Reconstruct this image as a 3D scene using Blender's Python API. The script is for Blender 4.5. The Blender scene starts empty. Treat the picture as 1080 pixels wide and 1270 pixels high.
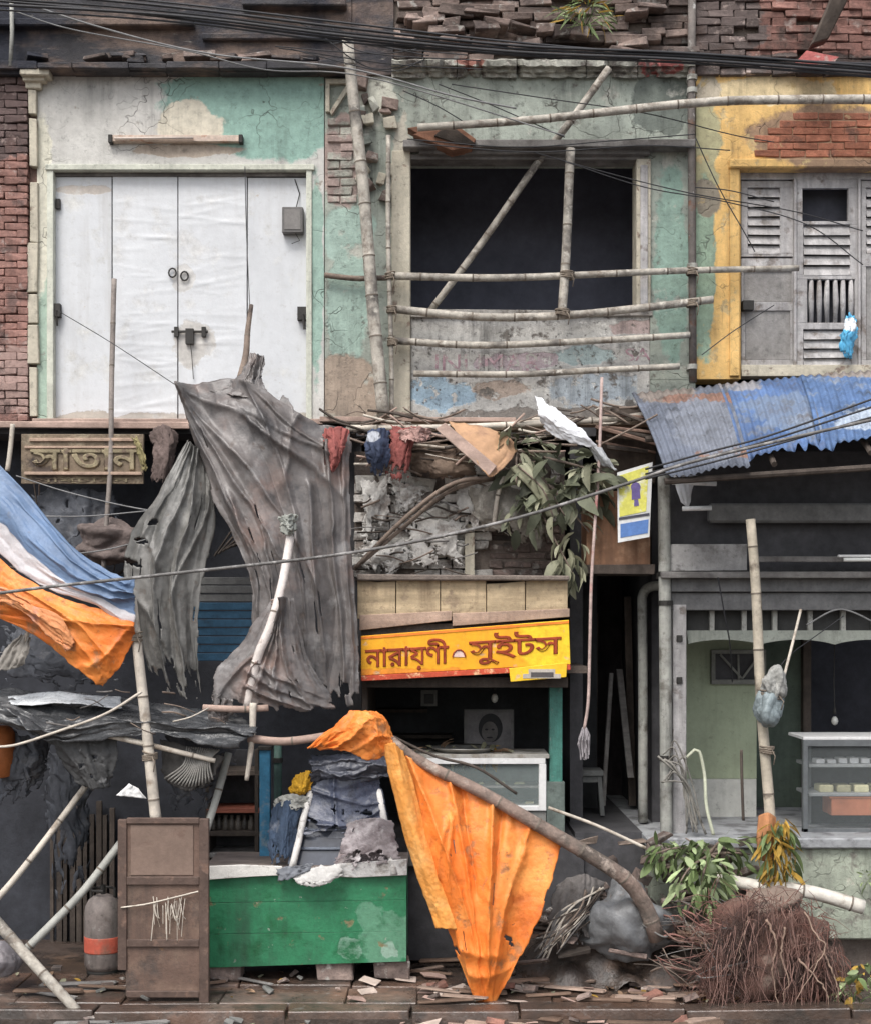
import bpy, bmesh, math, random
import numpy as np
from mathutils import Vector, Matrix, Euler

scene = bpy.context.scene
COL = scene.collection
R = random.Random(7)
# ---------------------------------------------------------------- camera, sky, sun, exposure
DIST, FPX, CAMH, HOR = 13.0, 1733.0, 3.0, 774.0
cam_d = bpy.data.cameras.new('camera')
cam = bpy.data.objects.new('camera', cam_d); COL.objects.link(cam)
cam.location = (0, -DIST, CAMH); cam.rotation_euler = (math.radians(90), 0, 0)
cam_d.sensor_fit = 'HORIZONTAL'; cam_d.sensor_width = 36.0
cam_d.lens = 36.0 * FPX / 1080.0
cam_d.shift_y = (HOR - 635.0) / 1080.0
cam_d.clip_start = 0.1; cam_d.clip_end = 500
scene.camera = cam

world = bpy.data.worlds.new('World'); scene.world = world; world.use_nodes = True
wn = world.node_tree; wn.nodes.clear()
w_out = wn.nodes.new('ShaderNodeOutputWorld'); w_bg = wn.nodes.new('ShaderNodeBackground')
w_sky = wn.nodes.new('ShaderNodeTexSky'); w_sky.sky_type = 'NISHITA'; w_sky.sun_disc = False
SUN_EL, SUN_AZ = math.radians(56), math.radians(205)
w_sky.sun_elevation = SUN_EL; w_sky.sun_rotation = SUN_AZ
w_sky.air_density = 1.0; w_sky.dust_density = 4.0; w_sky.ozone_density = 1.0
w_hs = wn.nodes.new('ShaderNodeHueSaturation'); w_hs.inputs['Saturation'].default_value = 0.45
wn.links.new(w_sky.outputs[0], w_hs.inputs['Color']); wn.links.new(w_hs.outputs[0], w_bg.inputs['Color'])
w_bg.inputs['Strength'].default_value = 0.15
wn.links.new(w_bg.outputs[0], w_out.inputs['Surface'])

sun_d = bpy.data.lights.new('sun', 'SUN'); sun_d.energy = 1.3; sun_d.angle = math.radians(25)
sun_d.color = (1.0, 0.97, 0.93)
sun = bpy.data.objects.new('sun', sun_d); COL.objects.link(sun)
sdir = Vector((math.sin(SUN_AZ) * math.cos(SUN_EL), math.cos(SUN_AZ) * math.cos(SUN_EL), math.sin(SUN_EL)))
sun.rotation_euler = sdir.to_track_quat('Z', 'Y').to_euler(); sun.location = (-4, -10, 20)

scene.view_settings.view_transform = 'Standard'
try: scene.view_settings.look = 'None'
except Exception: pass
scene.view_settings.exposure = 0.70
scene.view_settings.gamma = 1.0
scene.view_settings.use_curve_mapping = False

# ---------------------------------------------------------------- helpers
def S(y): return (y + DIST) / FPX
def P(px, py, y):
    s = S(y); return Vector(((px - 540.0) * s, y, CAMH + (HOR - py) * s))
def ground_y(py): return FPX * CAMH / (py - HOR) - DIST     # depth of a ground point seen at height py

def wloc(o):
    v = Vector((0, 0, 0))
    while o is not None: v = v + Vector(o.location); o = o.parent
    return v
def tag(o, label=None, cat=None, group=None, kind=None):
    if label: o['label'] = label
    if cat: o['category'] = cat
    if group: o['group'] = group
    if kind: o['kind'] = kind
    return o
def thing(name, label, cat, loc, group=None):
    o = bpy.data.objects.new(name, None); COL.objects.link(o); o.location = loc
    o.empty_display_size = 0.1
    return tag(o, label, cat, group)

class MB:
    def __init__(s): s.v = []; s.f = []; s.uv = None; s.mi = []
    def add(s, vs, fs, mi=0):
        n = len(s.v); s.v += [tuple(v) for v in vs]; s.f += [tuple(i + n for i in f) for f in fs]; s.mi += [mi] * len(fs); return s
    def hexa(s, a, mi=0):    # 0-3 front quad (bl, br, tr, tl), 4-7 back quad
        return s.add(a, [(0,1,2,3),(5,4,7,6),(4,0,3,7),(1,5,6,2),(3,2,6,7),(4,5,1,0)], mi)
    def box(s, x0, x1, y0, y1, z0, z1, mi=0):
        return s.hexa([(x0,y0,z0),(x1,y0,z0),(x1,y0,z1),(x0,y0,z1),(x0,y1,z0),(x1,y1,z0),(x1,y1,z1),(x0,y1,z1)], mi)
    def pbox(s, px0, py0, px1, py1, y0, y1, j=0.0, mi=0):   # front face given in picture units at depth y0
        a = P(px0, py1, y0); b = P(px1, py0, y0)
        if j == 0: return s.box(a.x, b.x, y0, y1, a.z, b.z, mi)
        r = lambda: R.uniform(-j, j)
        return s.hexa([(x + r(), y + r() * .5, z + r()) for (x, y, z) in
                       [(a.x,y0,a.z),(b.x,y0,a.z),(b.x,y0,b.z),(a.x,y0,b.z),(a.x,y1,a.z),(b.x,y1,a.z),(b.x,y1,b.z),(a.x,y1,b.z)]], mi)
    def prism(s, poly, y0, y1, mi=0):                       # picture polygon at depth y0 pulled back to y1
        f = [P(x, y, y0) for x, y in poly]; n = len(f)
        area = sum(f[i].x * f[(i+1) % n].z - f[(i+1) % n].x * f[i].z for i in range(n))
        if area < 0: f.reverse()
        b = [Vector((p.x, y1, p.z)) for p in f]
        fs = [tuple(range(n)), tuple(range(2*n-1, n-1, -1))] + [(i, i + n, (i+1) % n + n, (i+1) % n) for i in range(n)]
        return s.add(f + b, fs, mi)
    def tube(s, pts, r, n=8, mi=0, cap=True):
        pts = [Vector(p) for p in pts]; m = len(pts)
        rr = list(r) if isinstance(r, (list, tuple)) else [r] * m
        vs = []; up = None
        for i, p in enumerate(pts):
            t = (pts[min(i+1, m-1)] - pts[max(i-1, 0)])
            if t.length < 1e-9: t = Vector((0, 0, 1))
            t.normalize()
            if up is None: up = t.orthogonal().normalized()
            up = up - t * up.dot(t)
            up = up.normalized() if up.length > 1e-6 else t.orthogonal().normalized()
            w = t.cross(up)
            for k in range(n):
                a = 2 * math.pi * k / n; vs.append(p + (up * math.cos(a) + w * math.sin(a)) * rr[i])
        fs = [(i*n + k, i*n + (k+1) % n, (i+1)*n + (k+1) % n, (i+1)*n + k) for i in range(m-1) for k in range(n)]
        if cap: fs += [tuple(range(n-1, -1, -1)), tuple((m-1)*n + k for k in range(n))]
        return s.add(vs, fs, mi)
    def lathe(s, c, prof, n=20, mi=0):                      # prof: (radius, z above c)
        c = Vector(c); m = len(prof); vs = []
        for r, z in prof:
            for k in range(n):
                a = 2 * math.pi * k / n; vs.append((c.x + r * math.cos(a), c.y + r * math.sin(a), c.z + z))
        fs = [(i*n + k, i*n + (k+1) % n, (i+1)*n + (k+1) % n, (i+1)*n + k) for i in range(m-1) for k in range(n)]
        fs += [tuple(range(n-1, -1, -1)), tuple((m-1)*n + k for k in range(n))]
        return s.add(vs, fs, mi)
    def build(s, name, mat, parent=None, smooth=False, bevel=0.0, solid=0.0, seg=1):
        me = bpy.data.meshes.new(name)
        V = np.array(s.v, dtype=float)
        if parent is not None: off = np.array(wloc(parent))
        else: off = np.array([(V[:,0].min()+V[:,0].max())/2, (V[:,1].min()+V[:,1].max())/2, V[:,2].min()])
        me.from_pydata([tuple(v) for v in (V - off)], [], s.f)
        if smooth: me.polygons.foreach_set('use_smooth', [True] * len(me.polygons))
        mats = mat if isinstance(mat, (list, tuple)) else [mat]
        for m in mats: me.materials.append(m)
        if len(mats) > 1: me.polygons.foreach_set('material_index', s.mi)
        if s.uv is not None:
            ul = me.uv_layers.new(name='uv'); idx = np.zeros(len(me.loops), dtype=int); me.loops.foreach_get('vertex_index', idx)
            ul.data.foreach_set('uv', np.array(s.uv, dtype=float)[idx].ravel())
        me.update()
        o = bpy.data.objects.new(name, me); COL.objects.link(o)
        if parent is not None: o.parent = parent
        else: o.location = off
        if solid:
            md = o.modifiers.new('solid', 'SOLIDIFY'); md.thickness = solid; md.offset = 0
        if bevel:
            md = o.modifiers.new('bevel', 'BEVEL'); md.width = bevel; md.segments = seg; md.limit_method = 'ANGLE'; md.angle_limit = math.radians(40)
        return o

def B(name, mat, parent, *boxes, bevel=0.004, j=0.0):
    m = MB()
    for b in boxes: m.pbox(*b, j=j)
    return m.build(name, mat, parent, bevel=bevel)

def curve(pts, n=24):      # Catmull-Rom through 3D points
    p = [Vector(q) for q in pts]
    if len(p) == 2: return [p[0].lerp(p[1], i / n) for i in range(n + 1)]
    q = [p[0] * 2 - p[1]] + p + [p[-1] * 2 - p[-2]]; out = []
    per = max(2, n // (len(p) - 1))
    for i in range(1, len(q) - 2):
        a, b, c, d = q[i-1], q[i], q[i+1], q[i+2]
        for k in range(per):
            t = k / per
            out.append(0.5 * ((2*b) + (c-a)*t + (2*a-5*b+4*c-d)*t*t + (3*b-a-3*c+d)*t*t*t))
    out.append(p[-1]); return out
def pts3(l, y=None):
    return [P(q[0], q[1], q[2] if len(q) > 2 else y) for q in l]

# ---------------------------------------------------------------- materials
class NT:
    def __init__(s, name):
        s.m = bpy.data.materials.new(name); s.m.use_nodes = True; s.t = s.m.node_tree; s.t.nodes.clear()
        s.out = s.t.nodes.new('ShaderNodeOutputMaterial'); s.b = s.t.nodes.new('ShaderNodeBsdfPrincipled')
        s.t.links.new(s.b.outputs[0], s.out.inputs[0]); s.pos = s.n('ShaderNodeNewGeometry').outputs['Position']
    def n(s, ty, **k):
        x = s.t.nodes.new(ty)
        for a, b in k.items(): setattr(x, a, b)
        return x
    def l(s, a, b): s.t.links.new(a, b)
    def val(s, sock, v):
        if hasattr(v, 'is_output'): s.l(v, sock)
        else: sock.default_value = v
    def math(s, op, a, b=0.0, clamp=False):
        x = s.n('ShaderNodeMath', operation=op, use_clamp=clamp); s.val(x.inputs[0], a); s.val(x.inputs[1], b); return x.outputs[0]
    def mapr(s, v, a, b, c=0.0, d=1.0):
        x = s.n('ShaderNodeMapRange'); s.val(x.inputs[0], v)
        for i, q in enumerate((a, b, c, d)): x.inputs[i + 1].default_value = q
        return x.outputs[0]
    def mix(s, f, a, b, mode='MIX'):
        x = s.n('ShaderNodeMix', data_type='RGBA', blend_type=mode); s.val(x.inputs[0], f)
        for i, q in ((6, a), (7, b)):
            if hasattr(q, 'is_output'): s.l(q, x.inputs[i])
            else: x.inputs[i].default_value = (*q[:3], 1)
        return x.outputs[2]
    def noise(s, scale, detail=6, rough=.6, stretch=(1, 1, 1), seed=0.0, dist=0.0):
        mp = s.n('ShaderNodeMapping'); s.l(s.pos, mp.inputs[0]); mp.inputs['Scale'].default_value = stretch
        mp.inputs['Location'].default_value = (seed * 3.7, seed * 1.9, seed * 5.3)
        x = s.n('ShaderNodeTexNoise'); s.l(mp.outputs[0], x.inputs['Vector'])
        x.inputs['Scale'].default_value = scale; x.inputs['Detail'].default_value = detail; x.inputs['Roughness'].default_value = rough
        x.inputs['Distortion'].default_value = dist
        return x.outputs[0]
    def blob(s, px, py, rx, rz, y=0.0, amp=.8, soft=.06, nscale=3.0, seed=0.0):
        c = P(px, py, y); k = S(y)
        sp = s.n('ShaderNodeSeparateXYZ'); s.l(s.pos, sp.inputs[0])
        dx = s.math('DIVIDE', s.math('SUBTRACT', sp.outputs[0], c.x), rx * k); dz = s.math('DIVIDE', s.math('SUBTRACT', sp.outputs[2], c.z), rz * k)
        d = s.math('SQRT', s.math('ADD', s.math('MULTIPLY', dx, dx), s.math('MULTIPLY', dz, dz)))
        d = s.math('ADD', d, s.math('MULTIPLY', s.math('SUBTRACT', s.noise(nscale, 5, .65, seed=seed + px * .013), .5), amp * 2))
        return s.mapr(d, 1 + soft, 1 - soft)

MATS = {}
def M(name, col, rough=.8, var=.25, scale=3.0, patches=(), blobs=(), streak=0.0, streakcol=(.03,.03,.028), bump=.3, bscale=35, spec=.3, metal=0.0, rnd=0.0, cracks=0.0, grain=None, trans=0.0, coat=0.0, wet=0.0):
    """patches: (colour, noise scale, threshold, softness, stretch); blobs: (colour, px, py, rx, rz, amp)"""
    if name in MATS: return MATS[name]
    t = NT(name); seed = (sum(map(ord, name)) % 97) * .31
    n1 = t.noise(scale, 8, .65, seed=seed); n2 = t.noise(scale * 6, 6, .7, seed=seed + 4)
    c = t.mix(1.0, (*col,), t.mix(t.mapr(n1, .3, .7), (1 - var,) * 3, (1 + var,) * 3), 'MULTIPLY')
    c = t.mix(1.0, c, t.mix(t.mapr(n2, .3, .7), (1 - var * .6,) * 3, (1 + var * .6,) * 3), 'MULTIPLY')
    h = t.math('MULTIPLY', n2, .35)
    for i, b in enumerate(blobs):
        mk = t.blob(b[1], b[2], b[3], b[4], amp=b[5] if len(b) > 5 else .7, seed=seed + i)
        cc = t.mix(t.mapr(n2, .3, .7), [q * .8 for q in b[0]], [min(1, q * 1.2) for q in b[0]])
        c = t.mix(mk, c, cc); h = t.math('SUBTRACT', h, t.math('MULTIPLY', mk, .25))
    for i, p in enumerate(patches):
        n = t.noise(p[1], 8, .62, p[4] if len(p) > 4 else (1, 1, 1), seed + 10 + i * 3)
        mk = t.mapr(n, p[2] - p[3], p[2] + p[3])
        cc = t.mix(t.mapr(n2, .3, .7), [q * .75 for q in p[0]], [min(1, q * 1.25) for q in p[0]])
        c = t.mix(mk, c, cc); h = t.math('SUBTRACT', h, t.math('MULTIPLY', mk, .3))
    if streak:
        n = t.noise(7, 6, .65, (1, 1, .09), seed + 30); n3 = t.noise(1.1, 4, .6, seed=seed + 33)
        mk = t.math('MULTIPLY', t.mapr(n, .48, .72), t.mapr(n3, .38, .62)); c = t.mix(t.math('MULTIPLY', mk, streak), c, streakcol)
        c = t.mix(t.math('MULTIPLY', t.mapr(t.noise(16, 6, .75, seed=seed + 41), .56, .70), streak * .8), c, streakcol)
    if grain:   # wood / bamboo grain stretched along an axis
        g = t.noise(12, 6, .6, grain, seed + 50); c = t.mix(t.mapr(g, .42, .68, 0, .65), c, [q * .45 for q in col]); h = t.math('ADD', h, t.math('MULTIPLY', g, .5))
    if cracks:
        v = t.n('ShaderNodeTexVoronoi', feature='DISTANCE_TO_EDGE'); v.inputs['Scale'].default_value = 2.3
        wv = t.n('ShaderNodeVectorMath', operation='MULTIPLY_ADD'); nn = t.n('ShaderNodeTexNoise'); t.l(t.pos, nn.inputs['Vector']); nn.inputs['Scale'].default_value = 4
        t.l(nn.outputs['Color'], wv.inputs[0]); wv.inputs[1].default_value = (.5, .5, .5); t.l(t.pos, wv.inputs[2]); t.l(wv.outputs[0], v.inputs['Vector'])
        mk = t.math('MULTIPLY', t.mapr(v.outputs['Distance'], .012, .002), t.mapr(t.noise(1.4, 3, seed=seed + 60), .45, .6)); c = t.mix(t.math('MULTIPLY', mk, cracks), c, (.05, .045, .04)); h = t.math('SUBTRACT', h, mk)
    if rnd:
        oi = t.n('ShaderNodeObjectInfo'); c = t.mix(1.0, c, t.mix(oi.outputs['Random'], (1 - rnd,) * 3, (1 + rnd,) * 3), 'MULTIPLY')
    t.l(c, t.b.inputs['Base Color'])
    rr = t.mapr(n2, .3, .7, max(.02, rough - .12), min(1, rough + .12))
    if wet:     # standing water and damp: darker and glossy
        wm = t.math('MULTIPLY', t.mapr(t.noise(1.3, 5, .6, seed=seed + 80), .38, .52), wet); c = t.mix(t.math('MULTIPLY', wm, .55), c, (.022,.018,.015)); rr = t.math('ADD', t.math('MULTIPLY', rr, t.math('SUBTRACT', 1.0, wm)), t.math('MULTIPLY', wm, .07)); h = t.math('MULTIPLY', h, t.math('SUBTRACT', 1.0, wm))
        t.l(c, t.b.inputs['Base Color'])
    t.l(rr, t.b.inputs['Roughness'])
    t.b.inputs['Metallic'].default_value = metal; t.b.inputs['Specular IOR Level'].default_value = spec
    if coat: t.b.inputs['Coat Weight'].default_value = coat; t.b.inputs['Coat Roughness'].default_value = .2
    if trans:
        tr = t.n('ShaderNodeBsdfTranslucent'); t.l(c, tr.inputs[0]); mx = t.n('ShaderNodeMixShader'); mx.inputs[0].default_value = trans
        t.l(t.b.outputs[0], mx.inputs[1]); t.l(tr.outputs[0], mx.inputs[2]); t.l(mx.outputs[0], t.out.inputs[0])
    if bump:
        hb = t.math('ADD', h, t.math('MULTIPLY', t.noise(bscale, 5, .7, seed=seed + 70), .6))
        bp = t.n('ShaderNodeBump'); bp.inputs['Strength'].default_value = bump; bp.inputs['Distance'].default_value = .02
        t.l(hb, bp.inputs['Height']); t.l(bp.outputs[0], t.b.inputs['Normal'])
    MATS[name] = t.m; return t.m

def glass(name, col=(.75, .8, .8), alpha=.25):
    if name in MATS: return MATS[name]
    t = NT(name); t.b.inputs['Base Color'].default_value = (*col, 1); t.b.inputs['Roughness'].default_value = .08; t.b.inputs['Alpha'].default_value = alpha
    MATS[name] = t.m; return t.m

# ---------------------------------------------------------------- cloth: grid through picture points, then a small relaxation that buckles the slack into folds
def interp(ctrl, nv, nu):
    A = np.array([[tuple(P(*q)) for q in row] for row in ctrl], dtype=float)
    def ax(A, n):
        m = A.shape[0]
        if m == 2:
            t = np.linspace(0, 1, n + 1)[:, None, None]; return A[0] * (1 - t) + A[1] * t
        Q = np.concatenate([[2*A[0]-A[1]], A, [2*A[-1]-A[-2]]]); T = np.linspace(0, m - 1 - 1e-9, n + 1); out = []
        for tt in T:
            i = int(tt); t = tt - i; a, b, c, d = Q[i], Q[i+1], Q[i+2], Q[i+3]
            out.append(.5 * (2*b + (c-a)*t + (2*a-5*b+4*c-d)*t*t + (3*b-a-3*c+d)*t**3))
        return np.array(out)
    return ax(ax(A, nv).transpose(1, 0, 2), nu).transpose(1, 0, 2)

def vnoise(U, V, fu, fv, rs):
    """smooth 2D value noise in 0..1"""
    nu, nv = int(math.ceil(fu)) + 3, int(math.ceil(fv)) + 3; G = rs.rand(nv, nu); x, y = U * fu, V * fv
    x0, y0 = np.floor(x).astype(int), np.floor(y).astype(int); tx, ty = x - x0, y - y0; x0, x1, y0, y1 = x0 % nu, (x0 + 1) % nu, y0 % nv, (y0 + 1) % nv
    tx, ty = tx * tx * (3 - 2 * tx), ty * ty * (3 - 2 * ty)
    return (G[y0, x0] * (1 - tx) + G[y0, x1] * tx) * (1 - ty) + (G[y1, x0] * (1 - tx) + G[y1, x1] * tx) * ty
def creases(U, V, f, rs, asp=1.0):
    """crumpled sheet: sharp ridges where bands of noise cross their middle"""
    h = np.zeros_like(U); a = 1.0
    for k in range(4):
        c, s_ = math.cos(rs.uniform(0, 3.1)), math.sin(rs.uniform(0, 3.1)); A, Bq = (U * c + V * asp * s_) * .5 + 1, (V * asp * c - U * s_) * .5 + 1
        n = vnoise(A, Bq, f, f, rs); h += a * (1 - np.abs(2 * n - 1)) ; a *= .55; f *= 1.9
    return h / 2.1 - .5

def drape(ctrl, nv, nu, slack=(1.05, 1.03), it=18, pin='edge', noise=.03, seed=1, soft=.05, ymax=None, fray=0.0, freq=3.0, pdir=(1, 0), folds=(), crump=None, asp=1.0, grav=.0004):
    rs = np.random.RandomState(seed); X = interp(ctrl, nv, nu); H, W = X.shape[:2]
    V, U = np.meshgrid(np.linspace(0, 1, H), np.linspace(0, 1, W), indexing='ij')
    # hanging folds: unevenly spaced sharp-topped pleats whose depth comes and goes
    c = pdir[0] * U + pdir[1] * V; c = c + .30 * (vnoise(U, V, 2.3, 1.6, rs) - .5) + .10 * (vnoise(U, V, 6, 3, rs) - .5)
    d = np.zeros((H, W))
    for n, a in ((freq * 1.3, 1.0), (freq * 2.9, .42)):
        ph = c * n + rs.rand(); tri = np.abs(2 * (ph - np.floor(ph)) - 1); d += a * (tri ** .75 - .5) * vnoise(U, V, 3.2, 2.4, rs) ** 1.3
    d *= noise * .85
    for f in folds:
        u0, v0, u1, v1, w, a = f; du_, dv_ = u1 - u0, (v1 - v0); L2 = du_ ** 2 + dv_ ** 2; t = np.clip(((U - u0) * du_ + (V - v0) * dv_) / L2, 0, 1)
        dist = np.sqrt((U - u0 - t * du_) ** 2 + (V - v0 - t * dv_) ** 2) + .012 * (vnoise(U, V, 9, 9, rs) - .5); d += a * np.exp(-np.abs(dist) / w) * (1 - .55 * t)
    d += creases(U, V, 7, rs, asp) * (noise * .32 if crump is None else crump)
    X[..., 1] -= d
    if fray:
        for k, (f1, a1) in enumerate(((4, 1.6), (11, 1.2), (30, .7))):
            X[..., 0] += (vnoise(U, V, f1, f1, rs) - .5) * fray * 2 * a1; X[..., 2] += (vnoise(U, V, f1, f1, rs) - .5) * fray * 2 * a1
    X0 = X.copy(); s1 = 1 + (slack[0] - 1) * .12; s2 = 1 + (slack[1] - 1) * .12
    du = np.linalg.norm(X[:, 1:] - X[:, :-1], axis=2) * s1; dv = np.linalg.norm(X[1:] - X[:-1], axis=2) * s2
    w = np.ones((H, W, 1)); w[0] = 0
    def pr(a, b, rest):
        A, Bv, wa, wb = X[a], X[b], w[a], w[b]; dd = Bv - A; L = np.linalg.norm(dd, axis=2, keepdims=True) + 1e-9; e = (L - rest[..., None]) / L
        ws = wa + wb; ws[ws == 0] = 1; A += dd * e * wa / ws; Bv -= dd * e * wb / ws
    s_ = slice
    for _ in range(it):
        X[..., 2] -= grav * w[..., 0]; X += (X0 - X) * soft * w
        for o in (0, 1):
            n = (W - o) // 2
            if n: pr((s_(None), s_(o, o + 2*n - (1 if o + 2*n > W else 0), 2)), (s_(None), s_(o + 1, o + 2*n, 2)), du[:, o:o+2*n:2]) if du[:, o:o+2*n:2].shape[1] == X[:, o+1:o+2*n:2].shape[1] else None
            n = (H - o) // 2
            if n: pr((s_(o, o + 2*n, 2),), (s_(o + 1, o + 2*n, 2),), dv[o:o+2*n:2]) if dv[o:o+2*n:2].shape[0] == X[o+1:o+2*n:2].shape[0] else None
    if ymax is not None: X[..., 1] = np.minimum(X[..., 1], ymax)
    return X, U, V

def cloth(name, mat, ctrl, nv, nu, parent=None, drop=None, solid=.004, rag=(0, 0), slits=0, **k):
    X, U, V = drape(ctrl, nv, nu, **k); H, W = X.shape[:2]; m = MB()
    rs = np.random.RandomState(k.get('seed', 1) + 500); N1 = vnoise(U, V, 9, 9, rs) * .6 + vnoise(U, V, 26, 26, rs) * .4
    SL = [(rs.rand(), rs.uniform(.15, .95), rs.uniform(.004, .010), rs.uniform(.02, .06)) for _ in range(slits)]
    m.v = [tuple(p) for p in X.reshape(-1, 3)]; m.uv = np.stack([U.ravel(), V.ravel()], 1)
    for i in range(H - 1):
        for j in range(W - 1):
            u, v = (j + .5) / (W - 1), (i + .5) / (H - 1)
            if drop and drop(u, v): continue
            if rag[0] and v > 1 - rag[0] * max(0, N1[i, j] * 2.2 - .55): continue
            if rag[1] and min(u, 1 - u) < rag[1] * max(0, N1[i, j] * 2.4 - .75): continue
            if SL and any(((u - a) / c) ** 2 + ((v - b) / d) ** 2 < 1 for a, b, c, d in SL): continue
            m.f.append((i*W + j, (i+1)*W + j, (i+1)*W + j + 1, i*W + j + 1)); m.mi.append(0)
    return m.build(name, mat, parent, smooth=True, solid=solid)

# ---------------------------------------------------------------- repeated small pieces
def chunk(name, sx, sy, sz, jit, mat, bev=.006):
    bm = bmesh.new(); bmesh.ops.create_cube(bm, size=1)
    for v in bm.verts: v.co = Vector((v.co.x * sx, v.co.y * sy, v.co.z * sz)) + Vector((R.uniform(-jit, jit), R.uniform(-jit, jit), R.uniform(-jit, jit)))
    bmesh.ops.bevel(bm, geom=bm.edges[:], offset=bev, segments=1, affect='EDGES')
    me = bpy.data.meshes.new(name); bm.to_mesh(me); bm.free(); me.materials.append(mat); return me
def place(name, me, parent, loc, rot=(0, 0, 0), scale=(1, 1, 1)):
    o = bpy.data.objects.new(name, me); COL.objects.link(o); o.rotation_euler = rot; o.scale = scale
    if parent is not None: o.parent = parent; o.location = Vector(loc) - wloc(parent)
    else: o.location = loc
    return o
def lay(parent, name, mat, px0, py0, px1, py1, y, bw=.23, bh=.072, joint=.012, keep=None, jit=.006, prot=.015, depth=.11, wvar=0.0, skip=0.0, rot=.02):
    meshes = [chunk(name, bw, depth, bh, jit, mat) for _ in range(4)]
    a = P(px0, py1, y); b = P(px1, py0, y); z = a.z + bh / 2; row = 0; k = S(y); n = 0
    while z < b.z:
        x = a.x - (bw / 2 if row % 2 else 0)
        while x < b.x + bw * .5:
            ws = 1 + R.uniform(-wvar, wvar); xa, xb = max(x, a.x), min(x + bw * ws, b.x); cx = (xa + xb) / 2; px = cx / k + 540; py = HOR - (z - CAMH) / k
            if xb - xa > .05 and (keep is None or keep(px, py)) and R.random() >= skip:
                place(name, R.choice(meshes), parent, (cx, y + depth / 2 + R.uniform(-prot, prot), z + R.uniform(-.003, .003)), (R.uniform(-rot, rot), R.uniform(-rot, rot), R.uniform(-rot, rot) * 2), ((xb - xa) / bw, 1, 1)); n += 1
            x += bw * ws + joint
        z += bh + joint; row += 1
    return n

def bamboo(name, label, cat, pts, r0, r1=None, mat=None, y=None, group=None, n=9, wob=.006, gap=.42, hole=True):
    """a pole through picture points; swollen rings where the cane is jointed"""
    q = curve(pts3(pts, y), 40); r1 = r1 or r0; L = [0]
    for i in range(1, len(q)): L.append(L[-1] + (q[i] - q[i-1]).length)
    tot = L[-1]; out = []; rad = []; s = 0.0; nxt = gap * R.uniform(.5, 1)
    marks = []
    d = nxt
    while d < tot - .03: marks.append(d); d += gap * R.uniform(.85, 1.15)
    samples = sorted(set([0, tot] + [tot * i / 18 for i in range(19)] + [m + e for m in marks for e in (-.018, -.008, 0, .008, .018)]))
    w1, w2 = R.uniform(0, 6), R.uniform(0, 6)
    def at(d):
        d = max(0, min(tot, d)); i = 0
        while i < len(L) - 2 and L[i+1] < d: i += 1
        t = (d - L[i]) / max(1e-9, L[i+1] - L[i]); return q[i].lerp(q[i+1], t)
    for d in samples:
        f = max(0, min(1, d / tot)); r = r0 + (r1 - r0) * f
        k = min([abs(d - m) for m in marks], default=1)
        if k < .003: r *= 1.09
        elif k < .010: r *= 1.03
        p = at(d) + Vector((math.sin(d * 3.1 + w1), math.sin(d * 2.3 + w2), 0)) * wob
        out.append(p); rad.append(r)
    m = MB().tube(out, rad, n)
    if marks and r0 >= .02:      # darker scar where the cane is jointed
        for i in range(len(samples) - 1):
            if min(abs((samples[i] + samples[i+1]) / 2 - q_) for q_ in marks) < .010:
                for k in range(n): m.mi[i * n + k] = 1
        o = m.build(name, [mat or BAMBOO, NODE], None, smooth=True)
    else: o = m.build(name, mat or BAMBOO, None, smooth=True)
    return tag(o, label, cat, group)

def leafmesh(name, L, Wd, mat, droop=.25, fold=.25, n=4):
    vs = []; fs = []
    for i in range(n + 1):
        t = i / n; w = Wd * math.sin(math.pi * min(1, t * .92 + .06)) ** .8 * .5; z = -droop * L * t * t
        vs += [(-w, L * t, z + fold * w), (0, L * t, z), (w, L * t, z + fold * w)]
    for i in range(n):
        a = i * 3; fs += [(a, a+1, a+4, a+3), (a+1, a+2, a+5, a+4)]
    me = bpy.data.meshes.new(name); me.from_pydata(vs, [], fs); me.polygons.foreach_set('use_smooth', [True] * len(fs)); me.materials.append(mat); return me

def text(name, body, size, mat, parent, origin, ux, uz, ext=.002, width=None, height=None, bold=0.0):
    cu = bpy.data.curves.new(name, 'FONT'); cu.body = body; cu.size = size; cu.extrude = ext; cu.bevel_depth = bold; cu.bevel_resolution = 0; cu.resolution_u = 3
    ob = bpy.data.objects.new(name + '_src', cu); COL.objects.link(ob)
    dg = bpy.context.evaluated_depsgraph_get(); me = bpy.data.meshes.new_from_object(ob.evaluated_get(dg))
    bpy.data.objects.remove(ob)
    V = np.zeros(len(me.vertices) * 3); me.vertices.foreach_get('co', V); V = V.reshape(-1, 3)
    mn, mx = V.min(0), V.max(0); V[:, :2] -= mn[:2]
    if width: V[:, 0] *= width / max(1e-6, mx[0] - mn[0])
    if height: V[:, 1] *= height / max(1e-6, mx[1] - mn[1])
    ux = np.array(ux, float); ux /= np.linalg.norm(ux); uz = np.array(uz, float); uz /= np.linalg.norm(uz); nn = np.cross(ux, uz)
    W = np.array(origin) + V[:, :1] * ux + V[:, 1:2] * uz + V[:, 2:3] * nn - np.array(wloc(parent))
    me.vertices.foreach_set('co', W.ravel()); me.materials.clear(); me.materials.append(mat); me.update()
    o = bpy.data.objects.new(name, me); COL.objects.link(o); o.parent = parent; return o

BAMBOO = M('bamboo_cane', (.40, .37, .32), .65, .35, 5, patches=[((.20,.17,.14), 9, .57, .08), ((.11,.10,.09), 3, .60, .08), ((.52,.49,.43), 14, .62, .05)], bump=.4)
NODE = M('cane_joint', (.16, .135, .11), .8, .4, 9, bump=.4)
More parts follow.
